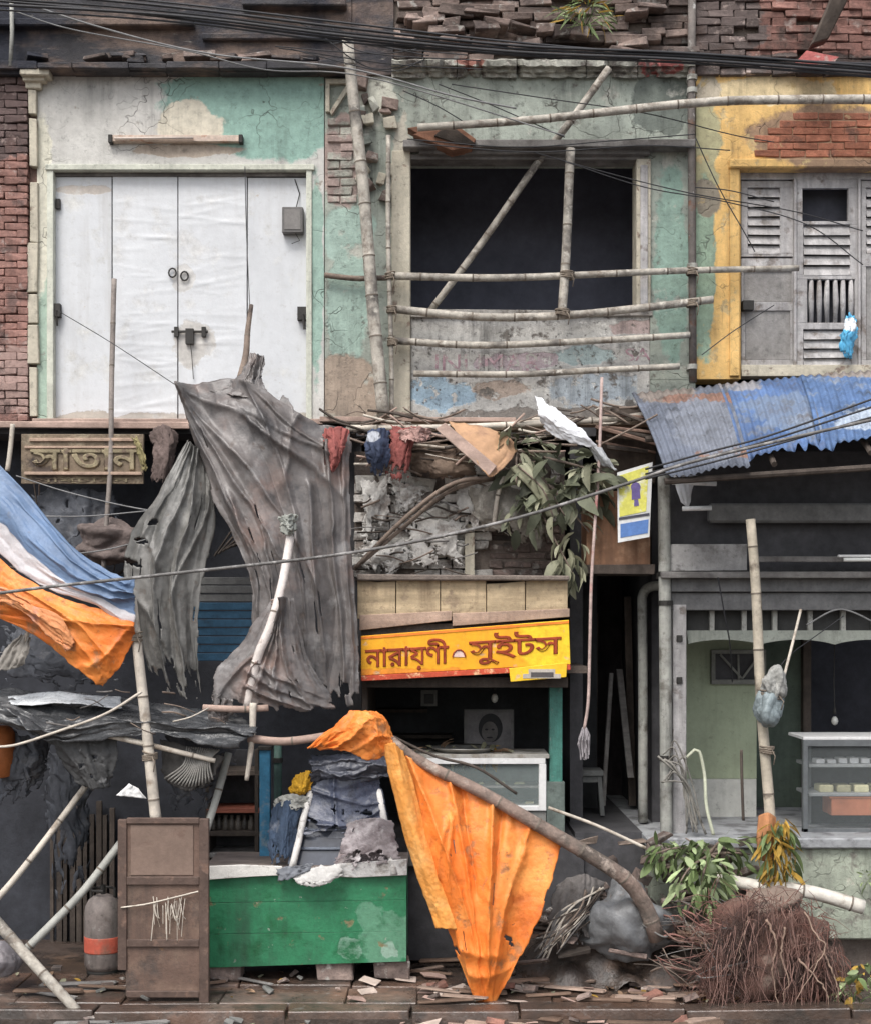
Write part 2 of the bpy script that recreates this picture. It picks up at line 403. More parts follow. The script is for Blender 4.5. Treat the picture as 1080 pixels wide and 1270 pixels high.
# ================================================================ MATERIALS
PLAST_A = M('white_plaster', (.52,.51,.48), .85, .18, 2.2,
    blobs=[((.26,.40,.345), 352,138,138,58,.6), ((.26,.40,.345), 270,112,58,22,.6), ((.60,.56,.46), 235,155,36,26,.8), ((.30,.42,.36), 392,330,10,130,.6),
           ((.36,.46,.38), 52,410,16,120,.7), ((.62,.60,.50), 50,260,16,110,.7), ((.40,.34,.28), 240,186,70,8,1.0)],
    patches=[((.33,.30,.26), 7, .68, .03)], streak=.55, bump=.5, cracks=.7)
PLAST_B = M('green_grey_plaster', (.315,.345,.30), .88, .25, 2.0,
    blobs=[((.33,.435,.38), 432,290,34,36,.5), ((.32,.42,.365), 430,380,26,70,.8), ((.36,.28,.25), 424,200,24,62,.7), ((.36,.29,.23), 425,480,50,40,.7), ((.25,.355,.30), 832,330,22,120,.7),
           ((.46,.43,.36), 500,330,14,200,.9), ((.15,.17,.15), 820,130,40,40,.9), ((.50,.50,.43), 465,110,26,30,.8)],
    patches=[((.42,.42,.37), 4, .62, .04), ((.16,.15,.13), 6, .66, .04)], streak=.75, bump=.6, cracks=.8)
PARAPET = M('patched_parapet_paint', (.49,.48,.455), .85, .3, 3,
    blobs=[((.33,.44,.53), 545,488,38,22,1.1), ((.42,.47,.51), 735,480,56,22,1.2), ((.38,.46,.46), 720,440,36,10,1.3), ((.44,.35,.33), 800,405,36,10,1.2), ((.43,.36,.38), 640,447,46,10,1.3), ((.22,.20,.18), 700,515,150,10,1.2), ((.40,.33,.28), 620,482,34,12,1.3)],
    patches=[((.17,.155,.14), 5, .59, .03), ((.60,.59,.56), 9, .62, .03), ((.13,.12,.11), 13, .66, .03)], streak=1.0, bump=.8)
PLAST_C = M('yellow_limewash', (.66,.43,.165), .85, .22, 2.2,
    blobs=[((.38,.36,.22), 872,180,24,60,.8), ((.27,.36,.27), 872,330,16,110,.7), ((.62,.50,.30), 960,110,70,16,1.0), ((.25,.22,.17), 876,245,16,26,.9), ((.50,.44,.34), 880,110,18,20,.9), ((.30,.20,.13), 1036,172,104,42,.5)],
    patches=[((.50,.38,.20), 5, .62, .03)], streak=.6, bump=.5, cracks=.5)
PLAST_SHADE = M('black_mouldy_render', (.062,.060,.064), .9, .4, 2,  # near-black stands in for the shade on this ledge; brown patches are stains
    patches=[((.19,.14,.115), 2.4, .53, .06, (.5,1,1.8)), ((.028,.030,.04), 1.2, .52, .08), ((.30,.28,.25), 7, .68, .03, (.5,1,2))], streak=.5, bump=.9)
CREAM = M('cream_stucco', (.50,.46,.37), .85, .2, 4, patches=[((.26,.20,.16), 7, .63, .03)], streak=.7, bump=.5)
BRICK = M('old_red_brick', (.255,.125,.095), .92, .4, 6, patches=[((.13,.075,.06), 4, .57, .08), ((.42,.31,.26), 11, .66, .05)], streak=.4, bump=.7, rnd=.45)
BRICK_D = M('weathered_brick', (.20,.15,.13), .95, .45, 5, patches=[((.08,.07,.065), 3, .55, .1), ((.36,.33,.30), 9, .62, .05)], streak=.6, bump=.8, rnd=.5)
STONE = M('weathered_grey_stone', (.225,.172,.148), .95, .35, 4, patches=[((.09,.07,.064), 2, .53, .08), ((.36,.34,.31), 8, .62, .05)], streak=.6, bump=.9, rnd=.55)
WHITEBRICK = M('whitewashed_brick', (.52,.495,.46), .9, .35, 5, patches=[((.20,.17,.15), 5, .56, .05), ((.10,.085,.08), 3.5, .63, .05)], streak=.4, bump=.8, rnd=.35)
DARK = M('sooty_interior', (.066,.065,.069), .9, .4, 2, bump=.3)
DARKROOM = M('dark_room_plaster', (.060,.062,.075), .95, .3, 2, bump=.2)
DARKWOOD = M('dark_old_timber', (.075,.06,.05), .85, .4, 4, grain=(1,1,.08), bump=.5, rnd=.3)
GREYWOOD = M('grey_painted_timber', (.45,.435,.43), .8, .25, 4, grain=(1,1,.1), patches=[((.22,.19,.17), 6, .60, .05)], streak=.5, bump=.5)
GREYWOOD_H = M('grey_weathered_beam', (.22,.21,.20), .85, .3, 4, grain=(.08,1,1), patches=[((.10,.09,.085), 3, .56, .1)], streak=.3, bump=.5)
DOORW = M('white_door_paint', (.60,.615,.63), .45, .06, 2, blobs=[((.44,.40,.35), 110,520,70,12,1.3), ((.46,.43,.38), 340,520,70,12,1.3), ((.52,.47,.42), 100,232,40,6,1.2)], patches=[((.57,.57,.55), 3, .62, .06), ((.50,.44,.37), 12, .72, .02)], streak=.45, streakcol=(.35,.33,.30), bump=.25, bscale=9)
DOORWRAP = M('white_creased_sheet', (.62,.635,.65), .42, .08, 2, blobs=[((.46,.43,.39), 180,520,60,9,1.3), ((.48,.45,.42), 262,520,50,9,1.3), ((.55,.54,.52), 226,345,14,16,1.0), ((.52,.50,.47), 238,425,22,30,1.2)], patches=[((.58,.58,.57), 3, .63, .06)], streak=.3, streakcol=(.40,.37,.34), bump=.25, bscale=14)
IRON = M('dark_iron', (.05,.048,.045), .6, .3, 6, metal=.6, bump=.2)
PINK = M('pinkish_timber_batten', (.40,.29,.24), .8, .3, 5, grain=(.08,1,1), bump=.4)
MORTAR = M('dark_mortar', (.17,.14,.12), .95, .35, 8, bump=.7)
MUDSTONE = M('muddy_stone_slab', (.135,.10,.082), .45, .35, 2.5, patches=[((.17,.10,.07), 1.3, .50, .08), ((.07,.058,.05), 3, .58, .06), ((.27,.25,.23), 7, .66, .05)], bump=.6, spec=.8, rnd=.25, wet=.95)
MUD = M('wet_mud', (.075,.055,.045), .5, .4, 1.6, patches=[((.16,.105,.075), 2.2, .56, .06), ((.04,.034,.03), 4, .6, .06)], bump=1.0, bscale=18, spec=.5, wet=.9)
PIPE = M('old_grey_pipe', (.33,.33,.30), .65, .3, 3, streak=.7, patches=[((.16,.15,.13), 5, .6, .05)], bump=.35)

# ================================================================ GROUND
def slabs(name, parent, x0, x1, y0, y1, z, wmin, wmax, mat, gap=.012, h=.09):
    x = x0
    while x < x1:
        w = R.uniform(wmin, wmax); me = chunk(name, w - gap, y1 - y0 - gap, h, .008, mat, .008)
        place(name, me, parent, (x + w/2, (y0+y1)/2 + R.uniform(-.01,.01), z - h/2 + R.uniform(-.012,.006)), (R.uniform(-.012,.012), R.uniform(-.012,.012), R.uniform(-.01,.01))); x += w
g = MB(); N = 60
for j in range(N + 1):
    for i in range(N + 1):
        u = (i/N*2-1); v = (j/N*2-1); x = math.copysign(abs(u)**2.2, u)*60; y = -2 + math.copysign(abs(v)**2.2, v)*58
        g.v.append((x, y, -.15 + .02*math.sin(x*3.1+y*2)*math.cos(y*2.7)))
for j in range(N):
    for i in range(N): g.f.append((j*(N+1)+i, j*(N+1)+i+1, (j+1)*(N+1)+i+1, (j+1)*(N+1)+i)); g.mi.append(0)
tag(g.build('street', MUD), 'wet muddy street in front of the stalls', kind='structure')
pv = MB().box(-9, 9, -1.95, 4.5, -.14, -.03).build('pavement', MUD); tag(pv, 'muddy raised pavement under the stalls', kind='structure')
slabs('slab', pv, -6, 6, -1.93, -1.45, .0, .55, 1.1, MUDSTONE)
slabs('slab', pv, -6, 6, -1.44, -.98, .0, .5, 1.0, MUDSTONE)
kb = MB().box(-9, 9, -2.2, -1.96, -.14, -.06).build('kerb', MUD); tag(kb, 'stone kerb along the muddy street', kind='structure')
slabs('kerb_stone', kb, -6, 6, -2.2, -1.97, .012, .8, 1.5, MUDSTONE, h=.15)

# ================================================================ UPPER FLOOR SLAB AND SHARED ROOMS
sl = MB().box(-9, 9, .05, 4.5, P(0,540,0).z, P(0,528,0).z).build('upper_floor', DARK); tag(sl, 'concrete floor between shops and upper rooms', kind='structure')
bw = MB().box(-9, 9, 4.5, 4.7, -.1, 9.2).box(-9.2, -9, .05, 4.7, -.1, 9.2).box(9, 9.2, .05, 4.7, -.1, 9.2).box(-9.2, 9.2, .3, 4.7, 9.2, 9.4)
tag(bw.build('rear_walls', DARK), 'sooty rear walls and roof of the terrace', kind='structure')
for k, (px, y1) in enumerate(((442, 4.4), (712, 4.4), (812, 4.4), (-350, 4.4), (1400, 4.4))):
    w = MB().box(P(px,0,.3).x - .06, P(px,0,.3).x + .06, .12, y1, 0, P(0,541,0).z)
    tag(w.build('partition_wall', DARK), 'dark partition wall between two shops', kind='structure')
for px in (-340, 420, 858, 1390):
    w = MB().box(P(px,0,.3).x - .06, P(px,0,.3).x + .06, .32, 4.4, P(0,527,0).z, 9.15)
    tag(w.build('partition_wall', DARKROOM), 'dark partition wall between two upper rooms', kind='structure')

# ================================================================ HOUSE WITH THE WHITE DOOR
hA = thing('shop_house', 'house with tall white four leaf door under a half teal, half white plaster panel', 'house', P(222,520,0))
B('wall', PLAST_A, hA, (46,88,402,208,0,.3), bevel=0)
B('wall', PLAST_A, hA, (46,208,64,524,0,.3), bevel=0); B('wall', PLAST_A, hA, (384,208,402,524,0,.3), bevel=0)
B('wall', PLAST_A, hA, (-340,88,-120,524,.02,.3), bevel=0)
B('recess_back', DARKROOM, hA, (58,200,392,526,.26,.29), bevel=0)
B('door_frame', M('door_frame_paint', (.55,.56,.48), .7, .2, 4, streak=.6, bump=.4), hA, (56,203,390,210,-.035,.1), (58,210,66,522,-.02,.1), (380,210,387,522,-.02,.1))
B('door_head', GREYWOOD_H, hA, (66,210,380,218,.05,.12))
for i, (a, b, t, m) in enumerate(((66,138.5,219,DOORW), (140,220,215,DOORWRAP), (221.5,306,218,DOORWRAP), (307.5,381,220,DOORW))):
    if m is DOORWRAP:     # leaf wrapped in a creased white sheet: creases are real relief
        g = MB(); nx, nz = 26, 150; a0 = P(a,521,.07); b0 = P(b,t,.07); rs = np.random.RandomState(40+i)
        Z, X = np.meshgrid(np.linspace(0,1,nz+1), np.linspace(0,1,nx+1), indexing='ij'); D = np.zeros_like(Z)
        for k in range(46):
            cz, cx, ln, wd, sl_ = rs.rand(), rs.rand(), rs.uniform(.2,.7), rs.uniform(.003,.009), rs.uniform(-.05,.07)
            d = Z - cz - sl_*(X-cx); D -= rs.uniform(.001,.004)*np.exp(-(d/wd)**2)*np.exp(-((X-cx)/ln)**4)
        D += .006*np.sin(X*3.1)*np.sin(Z*5+i)
        for r in range(nz+1):
            for c in range(nx+1): g.v.append((a0.x+(b0.x-a0.x)*X[r,c], .07+D[r,c], a0.z+(b0.z-a0.z)*Z[r,c]))
        for r in range(nz):
            for c in range(nx): g.f.append((r*(nx+1)+c, r*(nx+1)+c+1, (r+1)*(nx+1)+c+1, (r+1)*(nx+1)+c)); g.mi.append(0)
        g.box(a0.x, b0.x, .09, .13, a0.z, b0.z)
        o = g.build('door_leaf', m, hA, smooth=True)
        o['label'] = 'door leaf covered in a creased white sheet'
    else: o = B('door_leaf', m, hA, (a,t,b,521,.07,.11))
    if i in (1, 2):
        r = MB(); c = P(214 if i == 1 else 229, 338 if i == 1 else 342, .045)
        r.tube([c + Vector((.035*math.cos(q*.524), 0, .042*math.sin(q*.524))) for q in range(13)], .008, 6); r.build('ring_handle', IRON, o, smooth=True)
    if i == 2:
        l = MB().tube([P(213,411,.04), P(258,411,.04)], .012, 8); l.pbox(230,407,240,426,.02,.06); l.pbox(216,405,221,417,.02,.06); l.pbox(250,405,255,417,.02,.06)
        l.tube([P(236,424,.03), P(238,440,.03), P(240,470,.05)], .004, 5); l.build('door_bolt', IRON, o)
    if i == 0:
        MB().pbox(67,376,74,392,.0,.07).tube([P(70,384,.0), P(71,404,.02)], .01, 6).build('hinge', IRON, o); MB().pbox(69,246,74,258,.03,.07).build('catch', IRON, o)
    if i == 3:
        MB().pbox(369,380,381,396,.0,.07).tube([P(376,390,-.01), P(378,408,-.01)], .014, 6).build('hinge', IRON, o)
        mbx = B('meter_box', M('grey_meter_box', (.13,.125,.12), .6, .25, 5, bump=.2), hA, (350,256,376,288,-.03,.07), bevel=.006)
        MB().pbox(353,259,373,284,-.036,-.03).build('lid', M('meter_lid', (.19,.18,.17), .5, .2, 5), mbx); MB().tube([P(368,256,.03), P(372,240,.06), P(366,222,.07)], .005, 5).tube([P(366,288,0), P(372,298,.02), P(362,302,.03)], .004, 5).build('wire', IRON, mbx)
B('threshold', PINK, hA, (40,519,400,526,-.06,.12), j=.004)
# broken stucco strip and capital beside the brick wall
ps = MB()
for a, b in ((110,140), (146,206), (226,300), (300,362), (364,400), (402,450), (455,516)):
    x1 = 47 + R.uniform(-2,1); ps.pbox(34 + R.uniform(-1,3), a, x1, b, -.03 - R.uniform(0,.02), .12, j=.008)
ps.build('pilaster', CREAM, hA, bevel=.006)
cp = MB(); cp.pbox(24,84,60,92,-.16,.1,j=.006); cp.pbox(28,92,55,99,-.11,.1,j=.006); cp.pbox(31,99,50,109,-.07,.1,j=.006); cp.build('capital', CREAM, hA, bevel=.006)
# cornice and black parapet above
co = MB(); x = -340
while x < 432:
    w = R.uniform(40,90); co.pbox(x, 76+R.uniform(-3,2), min(x+w,432)-.6, 84, -.20+R.uniform(-.02,.03), .25, j=.004); co.pbox(x, 84, min(x+w,432)-.6, 89, -.11+R.uniform(-.02,.02), .25, j=.003); x += w
co.build('cornice', PLAST_SHADE, hA, bevel=.006)
B('parapet', PLAST_SHADE, hA, (-340,-90,436,78,-.04,.3), bevel=0)
lg = MB(); lg.pbox(-340,22,240,30,-.14,.1,j=.01); lg.pbox(250,40,434,47,-.10,.1,j=.01); lg.pbox(300,-4,430,6,-.16,.1,j=.01); lg.build('ledge', PLAST_SHADE, hA, bevel=.01)
for k in range(14):
    w = R.uniform(12,46); px = R.uniform(20,420); py = R.choice((75,74,70,72)); place('broken_stone', chunk('broken_stone', w*.0075, .12, R.uniform(.03,.06), .014, R.choice((PLAST_SHADE, BRICK_D))), hA, P(px,py,-.08), (0, R.uniform(-.08,.08), R.uniform(-.3,.3)))

# ================================================================ HOUSE WITH THE BLACK WINDOW OPENING
hB = thing('shop_house', 'green plastered house with a big black window opening and patched parapet', 'house', P(660,520,0))
B('wall', PLAST_B, hB, (403,92,486,524,.012,.3), bevel=0)
B('wall', PLAST_B, hB, (486,92,862,196,.008,.3), bevel=0)
B('wall', PLAST_B, hB, (806,196,862,470,.008,.3), bevel=0)
B('wall', PLAST_B, hB, (806,470,862,524,.012,.3), bevel=0)
B('parapet_wall', PARAPET, hB, (509,386,806,524,.02,.26), bevel=.01)
B('parapet_cap', M('chipped_cap_plaster', (.36,.34,.31), .9, .3, 5, patches=[((.16,.14,.12), 6, .58, .04)], bump=.8), hB, (507,384,808,392,-.01,.28), j=.012)
B('window_jamb', CREAM, hB, (486,186,509,520,-.04,.25), bevel=.008)
B('window_jamb', CREAM, hB, (789,196,807,384,-.03,.25), bevel=.008)
B('window_jamb', GREYWOOD, hB, (794,204,803,384,-.05,-.03), bevel=.004)
lt = MB(); lt.pbox(500,172,862,181,-.16,.2,j=.006); lt.pbox(520,181,806,190,-.08,.2,j=.005); lt.pbox(505,190,800,197,-.02,.2,j=.004); lt.build('lintel', GREYWOOD_H, hB, bevel=.006)
for a in (((404,97),(432,97),(432,103),(404,103)), ((404,103),(409,103),(409,138),(404,138)), ((409,138),(430,104),(434,108),(412,142))):
    MB().prism(a, -.035, .02).build('stucco_moulding', CREAM, hB, bevel=.004)
n = lay(hB, 'brick', M('pinkish_brown_brick', (.33,.255,.23), .92, .3, 6, patches=[((.38,.38,.33), 5, .54, .06), ((.19,.15,.135), 5, .64, .05)], streak=.4, bump=.9, rnd=.25), 406, 140, 442, 262, -.004, joint=.008, keep=lambda x, y: abs(x-424) < 15 + 5*math.sin(y*.13), depth=.05, prot=.009, jit=.010, skip=.28)
for k in range(18):     # rubble edge of the fallen stucco beside the pole
    px = 460 + R.uniform(-14, 26); py = R.uniform(100, 250); w = R.uniform(.05,.13)
    place('plaster_lump', chunk('plaster_lump', w, .07, R.uniform(.05,.14), .02, R.choice((CREAM, STONE, PLAST_B))), hB, P(px,py,-.02), (0, R.uniform(-.5,.5), R.uniform(-.3,.3)))
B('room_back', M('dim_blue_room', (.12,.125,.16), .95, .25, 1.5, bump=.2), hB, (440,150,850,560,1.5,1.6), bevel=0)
# broken cornice: short mouldings, some red
RED = M('faded_red_paint', (.42,.13,.12), .85, .3, 6, patches=[((.45,.36,.32), 6, .58, .04)], bump=.6)
CHIP = M('chipped_grey_green_moulding', (.36,.355,.31), .9, .3, 5, blobs=[((.32,.15,.12), 582,82,18,8,.9), ((.42,.14,.13), 816,88,26,8,.8)], patches=[((.16,.145,.13), 5, .57, .04), ((.52,.49,.44), 9, .62, .04)], streak=.7, bump=.9)
def moulding(px0, px1, rows, y0, seed):     # a broken run: every corner of its profile wanders
    rs = np.random.RandomState(seed); n = max(4, int((px1-px0)/7)); m = MB(); k = len(rows)
    for i in range(n+1):
        px = px0 + (px1-px0)*i/n; brk = rs.rand() < .22
        for r, (py, y) in enumerate(rows):
            q = P(px + rs.uniform(-1.5,1.5)*(0 < i < n), py + rs.uniform(-1.2,1.2), y0 + y + rs.uniform(-.012,.012) + (.06 if brk and 0 < r < k-1 else 0)); m.v.append(tuple(q))
    for i in range(n):
        for r in range(k-1): m.f.append((i*k+r, i*k+r+1, (i+1)*k+r+1, (i+1)*k+r)); m.mi.append(0)
    return m.build('cornice_piece', CHIP, hB)
for k, (a, b) in enumerate(((486,566),(567,640),(641,726),(727,790),(791,862))):
    moulding(a, b, ((72,.06),(74,-.14-R.uniform(0,.04)),(81,-.15),(83,-.09),(88,-.085),(90,-.045),(95,-.04),(97,.06)), 0, 60+k)
B('dark_wall_strip', PLAST_SHADE, hB, (436,-90,488,92,-.02,.3), bevel=0)  # dark block nearly flush with the wall, in the shade-toned plaster
B('wall', MORTAR, hB, (488,-90,862,80,.03,.3), bevel=0)
lay(hB, 'stone', STONE, 488, -88, 862, 72, -.05, bw=.36, bh=.062, joint=.008, wvar=.55, jit=.014, prot=.05, depth=.16, skip=.05, rot=.025)
for k in range(22):
    w = R.uniform(.12,.34); px = R.uniform(495,850); py = R.uniform(6,70)
    place('broken_stone', chunk('broken_stone', w, .16, R.uniform(.04,.09), .02, R.choice((STONE, STONE, BRICK_D))), hB, P(px,py,-.10), (R.uniform(-.1,.1), R.uniform(-.10,.10), R.uniform(-.25,.25)))
for pl in (((505,158),(560,150),(590,172),(585,182),(530,172)), ((512,166),(540,160),(586,181),(560,186))):
    MB().prism(pl, -.20 - R.uniform(0,.04), -.05).build('broken_plank', M('split_reddish_timber', (.22,.11,.07), .85, .4, 5, grain=(.1,1,1), bump=.6), hB, bevel=.005)
MB().prism(((538,168),(556,152),(566,160),(590,178),(570,178)), -.26, -.2).build('broken_plank', DARKWOOD, hB, bevel=.004)
wl = M('faded_lettering_paint', (.36,.24,.27), .9, .4, 12, patches=[((.42,.41,.38), 14, .52, .05)])
text('lettering', 'INUMAR', .2, wl, hB, P(540,462,.018), (1,0,.01), (0,0,1), .0015, width=.98, height=.17)
text('lettering', 'SAL', .2, wl, hB, P(775,448,.018), (1,0,.04), (0,0,1), .0015, width=.34, height=.12)

# ================================================================ YELLOW HOUSE
hC = thing('shop_house', 'yellow limewashed house with louvred timber doors and bare brick patch', 'house', P(985,465,0))
B('wall', PLAST_C, hC, (863,92,1400,206,.004,.3), bevel=0)
B('wall', PLAST_C, hC, (863,206,918,470,.004,.3), bevel=0)
B('wall', PLAST_C, hC, (1180,206,1400,470,.004,.3), bevel=0)
B('wall', MORTAR, hC, (863,-90,1400,92,.04,.3), bevel=0)
B('door_hood', PLAST_C, hC, (905,196,1190,207,-.07,.1), bevel=.01)
B('door_surround', PLAST_C, hC, (905,207,917,466,-.03,.1), bevel=.006)
lay(hC, 'brick', M('dusky_red_brick', (.215,.115,.095), .92, .4, 6, blobs=[((.12,.095,.088), 880,40,60,80,.9), ((.09,.075,.07), 1000,84,120,14,1.0)], patches=[((.36,.29,.26), 8, .64, .06), ((.10,.07,.06), 4, .58, .07)], streak=.5, bump=.8, rnd=.3), 862, -20, 1130, 92, -.045, bh=.068, joint=.008, skip=.03, jit=.010, prot=.016)
lay(hC, 'brick', M('orange_red_brick', (.33,.135,.085), .92, .35, 6, patches=[((.15,.08,.06), 5, .6, .06), ((.50,.36,.20), 9, .66, .05)], bump=.8, rnd=.25), 936, 132, 1130, 194, -.010, bh=.062, joint=.007, depth=.07, prot=.005, keep=lambda x, y: y > 196 - (x-935)*1.25 + 7*math.sin(x*.21) and y > 140 + 5*math.sin(x*.08))
B('recess_back', DARKROOM, hC, (912,200,1190,470,.30,.32), bevel=0)
B('transom_board', GREYWOOD, hC, (918,207,1190,222,.10,.16))
def louvre_leaf(px0, py0, px1, py1, y, holes):   # holes: list of (kind, x0, y0, x1, y1)
    o = MB(); xs = sorted({px0, px1}); 
    lf = None
    rows = sorted(holes, key=lambda h: h[2]); top = py0
    m = MB()
    for h in rows:
        m.pbox(px0, top, px1, h[2], y, y+.05); m.pbox(px0, h[2], h[1], h[4], y, y+.05); m.pbox(h[3], h[2], px1, h[4], y, y+.05); top = h[4]
    m.pbox(px0, top, px1, py1, y, y+.05)
    lf = m.build('shutter_leaf', GREYWOOD, hC, bevel=.003)
    for kind, a, b, c, d in holes:
        if kind == 'slats':
            nsl = max(2, round((d-b)/11.5)); st = (d-b)/nsl
            for k in range(nsl):
                p = P(a, b+st*(k+.5), y+.02); q = P(c, b+st*(k+.5), y+.02); hz = st*.0075*.62; tl = R.uniform(-.006,.006)
                MB().hexa([(p.x,y-.004,p.z-hz+tl),(q.x,y-.004,p.z-hz),(q.x,y+.006,p.z-hz+.014),(p.x,y+.006,p.z-hz+.014+tl),(p.x,y+.03,p.z+hz*.5+tl),(q.x,y+.03,p.z+hz*.5),(q.x,y+.042,p.z+hz*.5+.01),(p.x,y+.042,p.z+hz*.5+.01+tl)]).build('slat', GREYWOOD, lf)
        elif kind == 'bars':
            nb = 6
            for k in range(nb):
                x = a + (c-a)*(k+.5)/nb; MB().tube([P(x,b,y+.025), P(x+R.uniform(-1,1),(b+d)/2,y+.025), P(x,d,y+.025)], [.02,.028,.02], 8).build('baluster', GREYWOOD, lf, smooth=True)
        elif kind == 'panel': MB().pbox(a,b,c,d,y+.018,y+.035).build('panel', M('grey_board', (.27,.26,.25), .8, .3, 4, streak=.5, bump=.5), lf, bevel=.004)
    return lf
louvre_leaf(919,224,984,318,.12,[('slats',927,232,967,314)])
louvre_leaf(919,320,984,460,.13,[('panel',922,336,982,374),('panel',924,385,980,446)])
d2 = louvre_leaf(988,222,1064,458,.10,[('hole',995,233,1052,274),('slats',996,278,1054,340),('bars',1001,346,1060,400),('slats',996,408,1056,454)])
louvre_leaf(1068,224,1140,460,.12,[('slats',1074,232,1130,314),('panel',1074,330,1132,446)])
B('post', GREYWOOD, hC, (984.5,220,988,462,.07,.16)); B('post', GREYWOOD, hC, (1064.5,220,1067.5,462,.07,.16))
B('sill', CREAM, hC, (919,452,1190,466,.02,.2), j=.005)
MB().pbox(921,372,935,384,.04,.12).build('door_latch', IRON, hC, bevel=.004)

# ================================================================ BRICK HOUSE ON THE LEFT EDGE
hD = thing('brick_house', 'bare red brick wall strip beside the white door house', 'house', P(0,520,0))
BRICK_L = M('worn_pinkish_brick', (.27,.15,.125), .92, .35, 6, blobs=[((.12,.085,.08), 0,130,60,70,.9), ((.36,.25,.22), 14,470,50,50,1.0)], patches=[((.40,.31,.28), 9, .64, .05), ((.14,.09,.08), 4, .60, .06)], streak=.5, bump=.8, rnd=.22)
B('wall', M('brown_joint', (.19,.125,.105), .95, .35, 8, bump=.7), hD, (-120,84,46,524,.03,.3), bevel=0)
lay(hD, 'brick', BRICK_L, -42, 92, 34, 522, -.05, bh=.064, joint=.007, skip=.02, jit=.007, prot=.010)
B('capping', PLAST_SHADE, hD, (-118,82,36,92,-.12,.1), j=.006)

# iron pipe, conduit, timber at the roof
dp = MB().tube([P(858,-40,-.1), P(857,120,-.1), P(858,300,-.1), P(859,474,-.1)], .036, 12); o = thing('downpipe', 'thin dark rusty downpipe between green and yellow houses', 'pipe', P(858,474,-.1))
dp.build('pipe', M('rusty_dark_pipe', (.13,.115,.105), .75, .35, 5, patches=[((.36,.35,.33), 8, .64, .04), ((.16,.08,.05), 5, .6, .05)], bump=.5), o, smooth=True)
for py in (96, 112, 330, 455): MB().tube([P(858,py-3,-.1), P(858,py+3,-.1)], .048, 12).pbox(853,py-2,862,py+2,-.1,.02).build('collar', PIPE, o)
cd = MB().tube([P(14,-20,-.16), P(15,40,-.16), P(13,82,-.16)], .02, 8)
tag(cd.build('conduit', PIPE, smooth=True), 'grey conduit on the black parapet at the left corner', 'conduit')
MB_ = MB(); a = P(1040,-30,-.5); b = P(1018,50,-.35); w = .085
MB_.hexa([(b.x-w,b.y,b.z-.03),(b.x+w*.8,b.y,b.z+.02),(a.x+w*2.2,a.y,a.z),(a.x+w*.2,a.y,a.z),(b.x-w,b.y+.14,b.z-.03),(b.x+w*.8,b.y+.14,b.z+.02),(a.x+w*2.2,a.y+.14,a.z),(a.x+w*.2,a.y+.14,a.z)])
bo = MB_.build('broken_beam', DARKWOOD, bevel=.01); tag(bo, 'dark broken roof beam jutting over the red bricks', 'beam')
tag(MB().hexa([tuple(P(*q)) for q in ((985,78,-.35),(1030,82,-.35),(1040,70,-.35),(1000,62,-.35),(985,78,-.1),(1030,82,-.1),(1040,70,-.1),(1000,62,-.1))]).build('stone_block', RED), 'reddish stone block lying under the broken roof beam', 'stone')
# ================================================================ MIDDLE SHOP FRONT
BOARD = M('faded_cream_board', (.50,.39,.25), .8, .25, 3, grain=(.08,1,1), streak=.9, streakcol=(.16,.11,.07), patches=[((.33,.25,.17), 5, .60, .04)], bump=.5)
TEAL = M('teal_post_paint', (.07,.22,.18), .6, .3, 4, streak=.6, patches=[((.20,.27,.24), 9, .64, .04)], bump=.4)
ws = thing('broken_wall', 'whitewashed broken brick wall above the sweet shop signboard', 'wall', P(565,716,0))
B('core', MORTAR, ws, (440,560,700,720,.03,.28), bevel=0)
lay(ws, 'brick', WHITEBRICK, 440, 578, 694, 716, -.06, bw=.25, bh=.075, wvar=.25, jit=.012, prot=.025, skip=.05, keep=lambda x, y: y > 588 + 14*math.sin(x*.06) and not (x > 600 and y > 650))
lay(ws, 'brick', BRICK_D, 606, 650, 700, 716, .01, bw=.25, bh=.07, jit=.012, prot=.02)
B('stucco_post', CREAM, ws, (576,650,588,716,-.12,.0), j=.006)
for k in range(14):
    px, py = R.uniform(445,600), R.uniform(590,710); w = R.uniform(.12,.3)
    place('stucco_patch', chunk('stucco_patch', w, .03, R.uniform(.06,.16), .03, M('white_stucco', (.54,.52,.48), .9, .25, 6, patches=[((.3,.27,.24), 7, .58, .04)], bump=.9), .008), ws, P(px,py,-.095), (R.uniform(-.1,.1), R.uniform(-.5,.5), R.uniform(-.15,.15)))

TORN = M('torn_whitish_sheet', (.64,.62,.585), .7, .25, 5, patches=[((.33,.29,.26), 5, .58, .06), ((.18,.15,.13), 8, .66, .04)], streak=.5, bump=.6)
for k, (a, b, c, d, lab) in enumerate(((444,590,486,668,'torn whitish sheet hanging at the left end of the white bricks'),(480,596,530,640,'torn whitish sheet below the red cloth on the white bricks'),(500,640,584,706,'large torn whitish sheet sagging low on the white bricks'),(560,600,618,664,'torn whitish sheet beside the bent cane'),(448,668,508,714,'crumpled whitish scrap at the lower left of the white bricks'))):
    o = cloth('torn_sheet', TORN, [[(a,b,-.13),((a+c)/2,b+R.uniform(-6,8),-.17),(c,b+R.uniform(-4,10),-.13)],[(a+R.uniform(-4,8),(b+d)/2,-.14),((a+c)/2,(b+d)/2,-.22),(c+R.uniform(-10,4),(b+d)/2,-.15)],[(a+R.uniform(0,16),d,-.13),((a+c)/2,d+R.uniform(-10,6),-.18),(c-R.uniform(0,18),d+R.uniform(-16,0),-.13)]], 44, 44, seed=140+k, noise=.07, fray=.012, freq=2, pdir=(.8,.6), crump=.012, rag=(.35,.14), slits=8); tag(o, lab, 'sheet')
ft = thing('shop_fascia', 'row of faded cream boards above the yellow signboard', 'fascia', P(575,770,-.85))
xs = [443, 491, 546, 603, 651, 704]
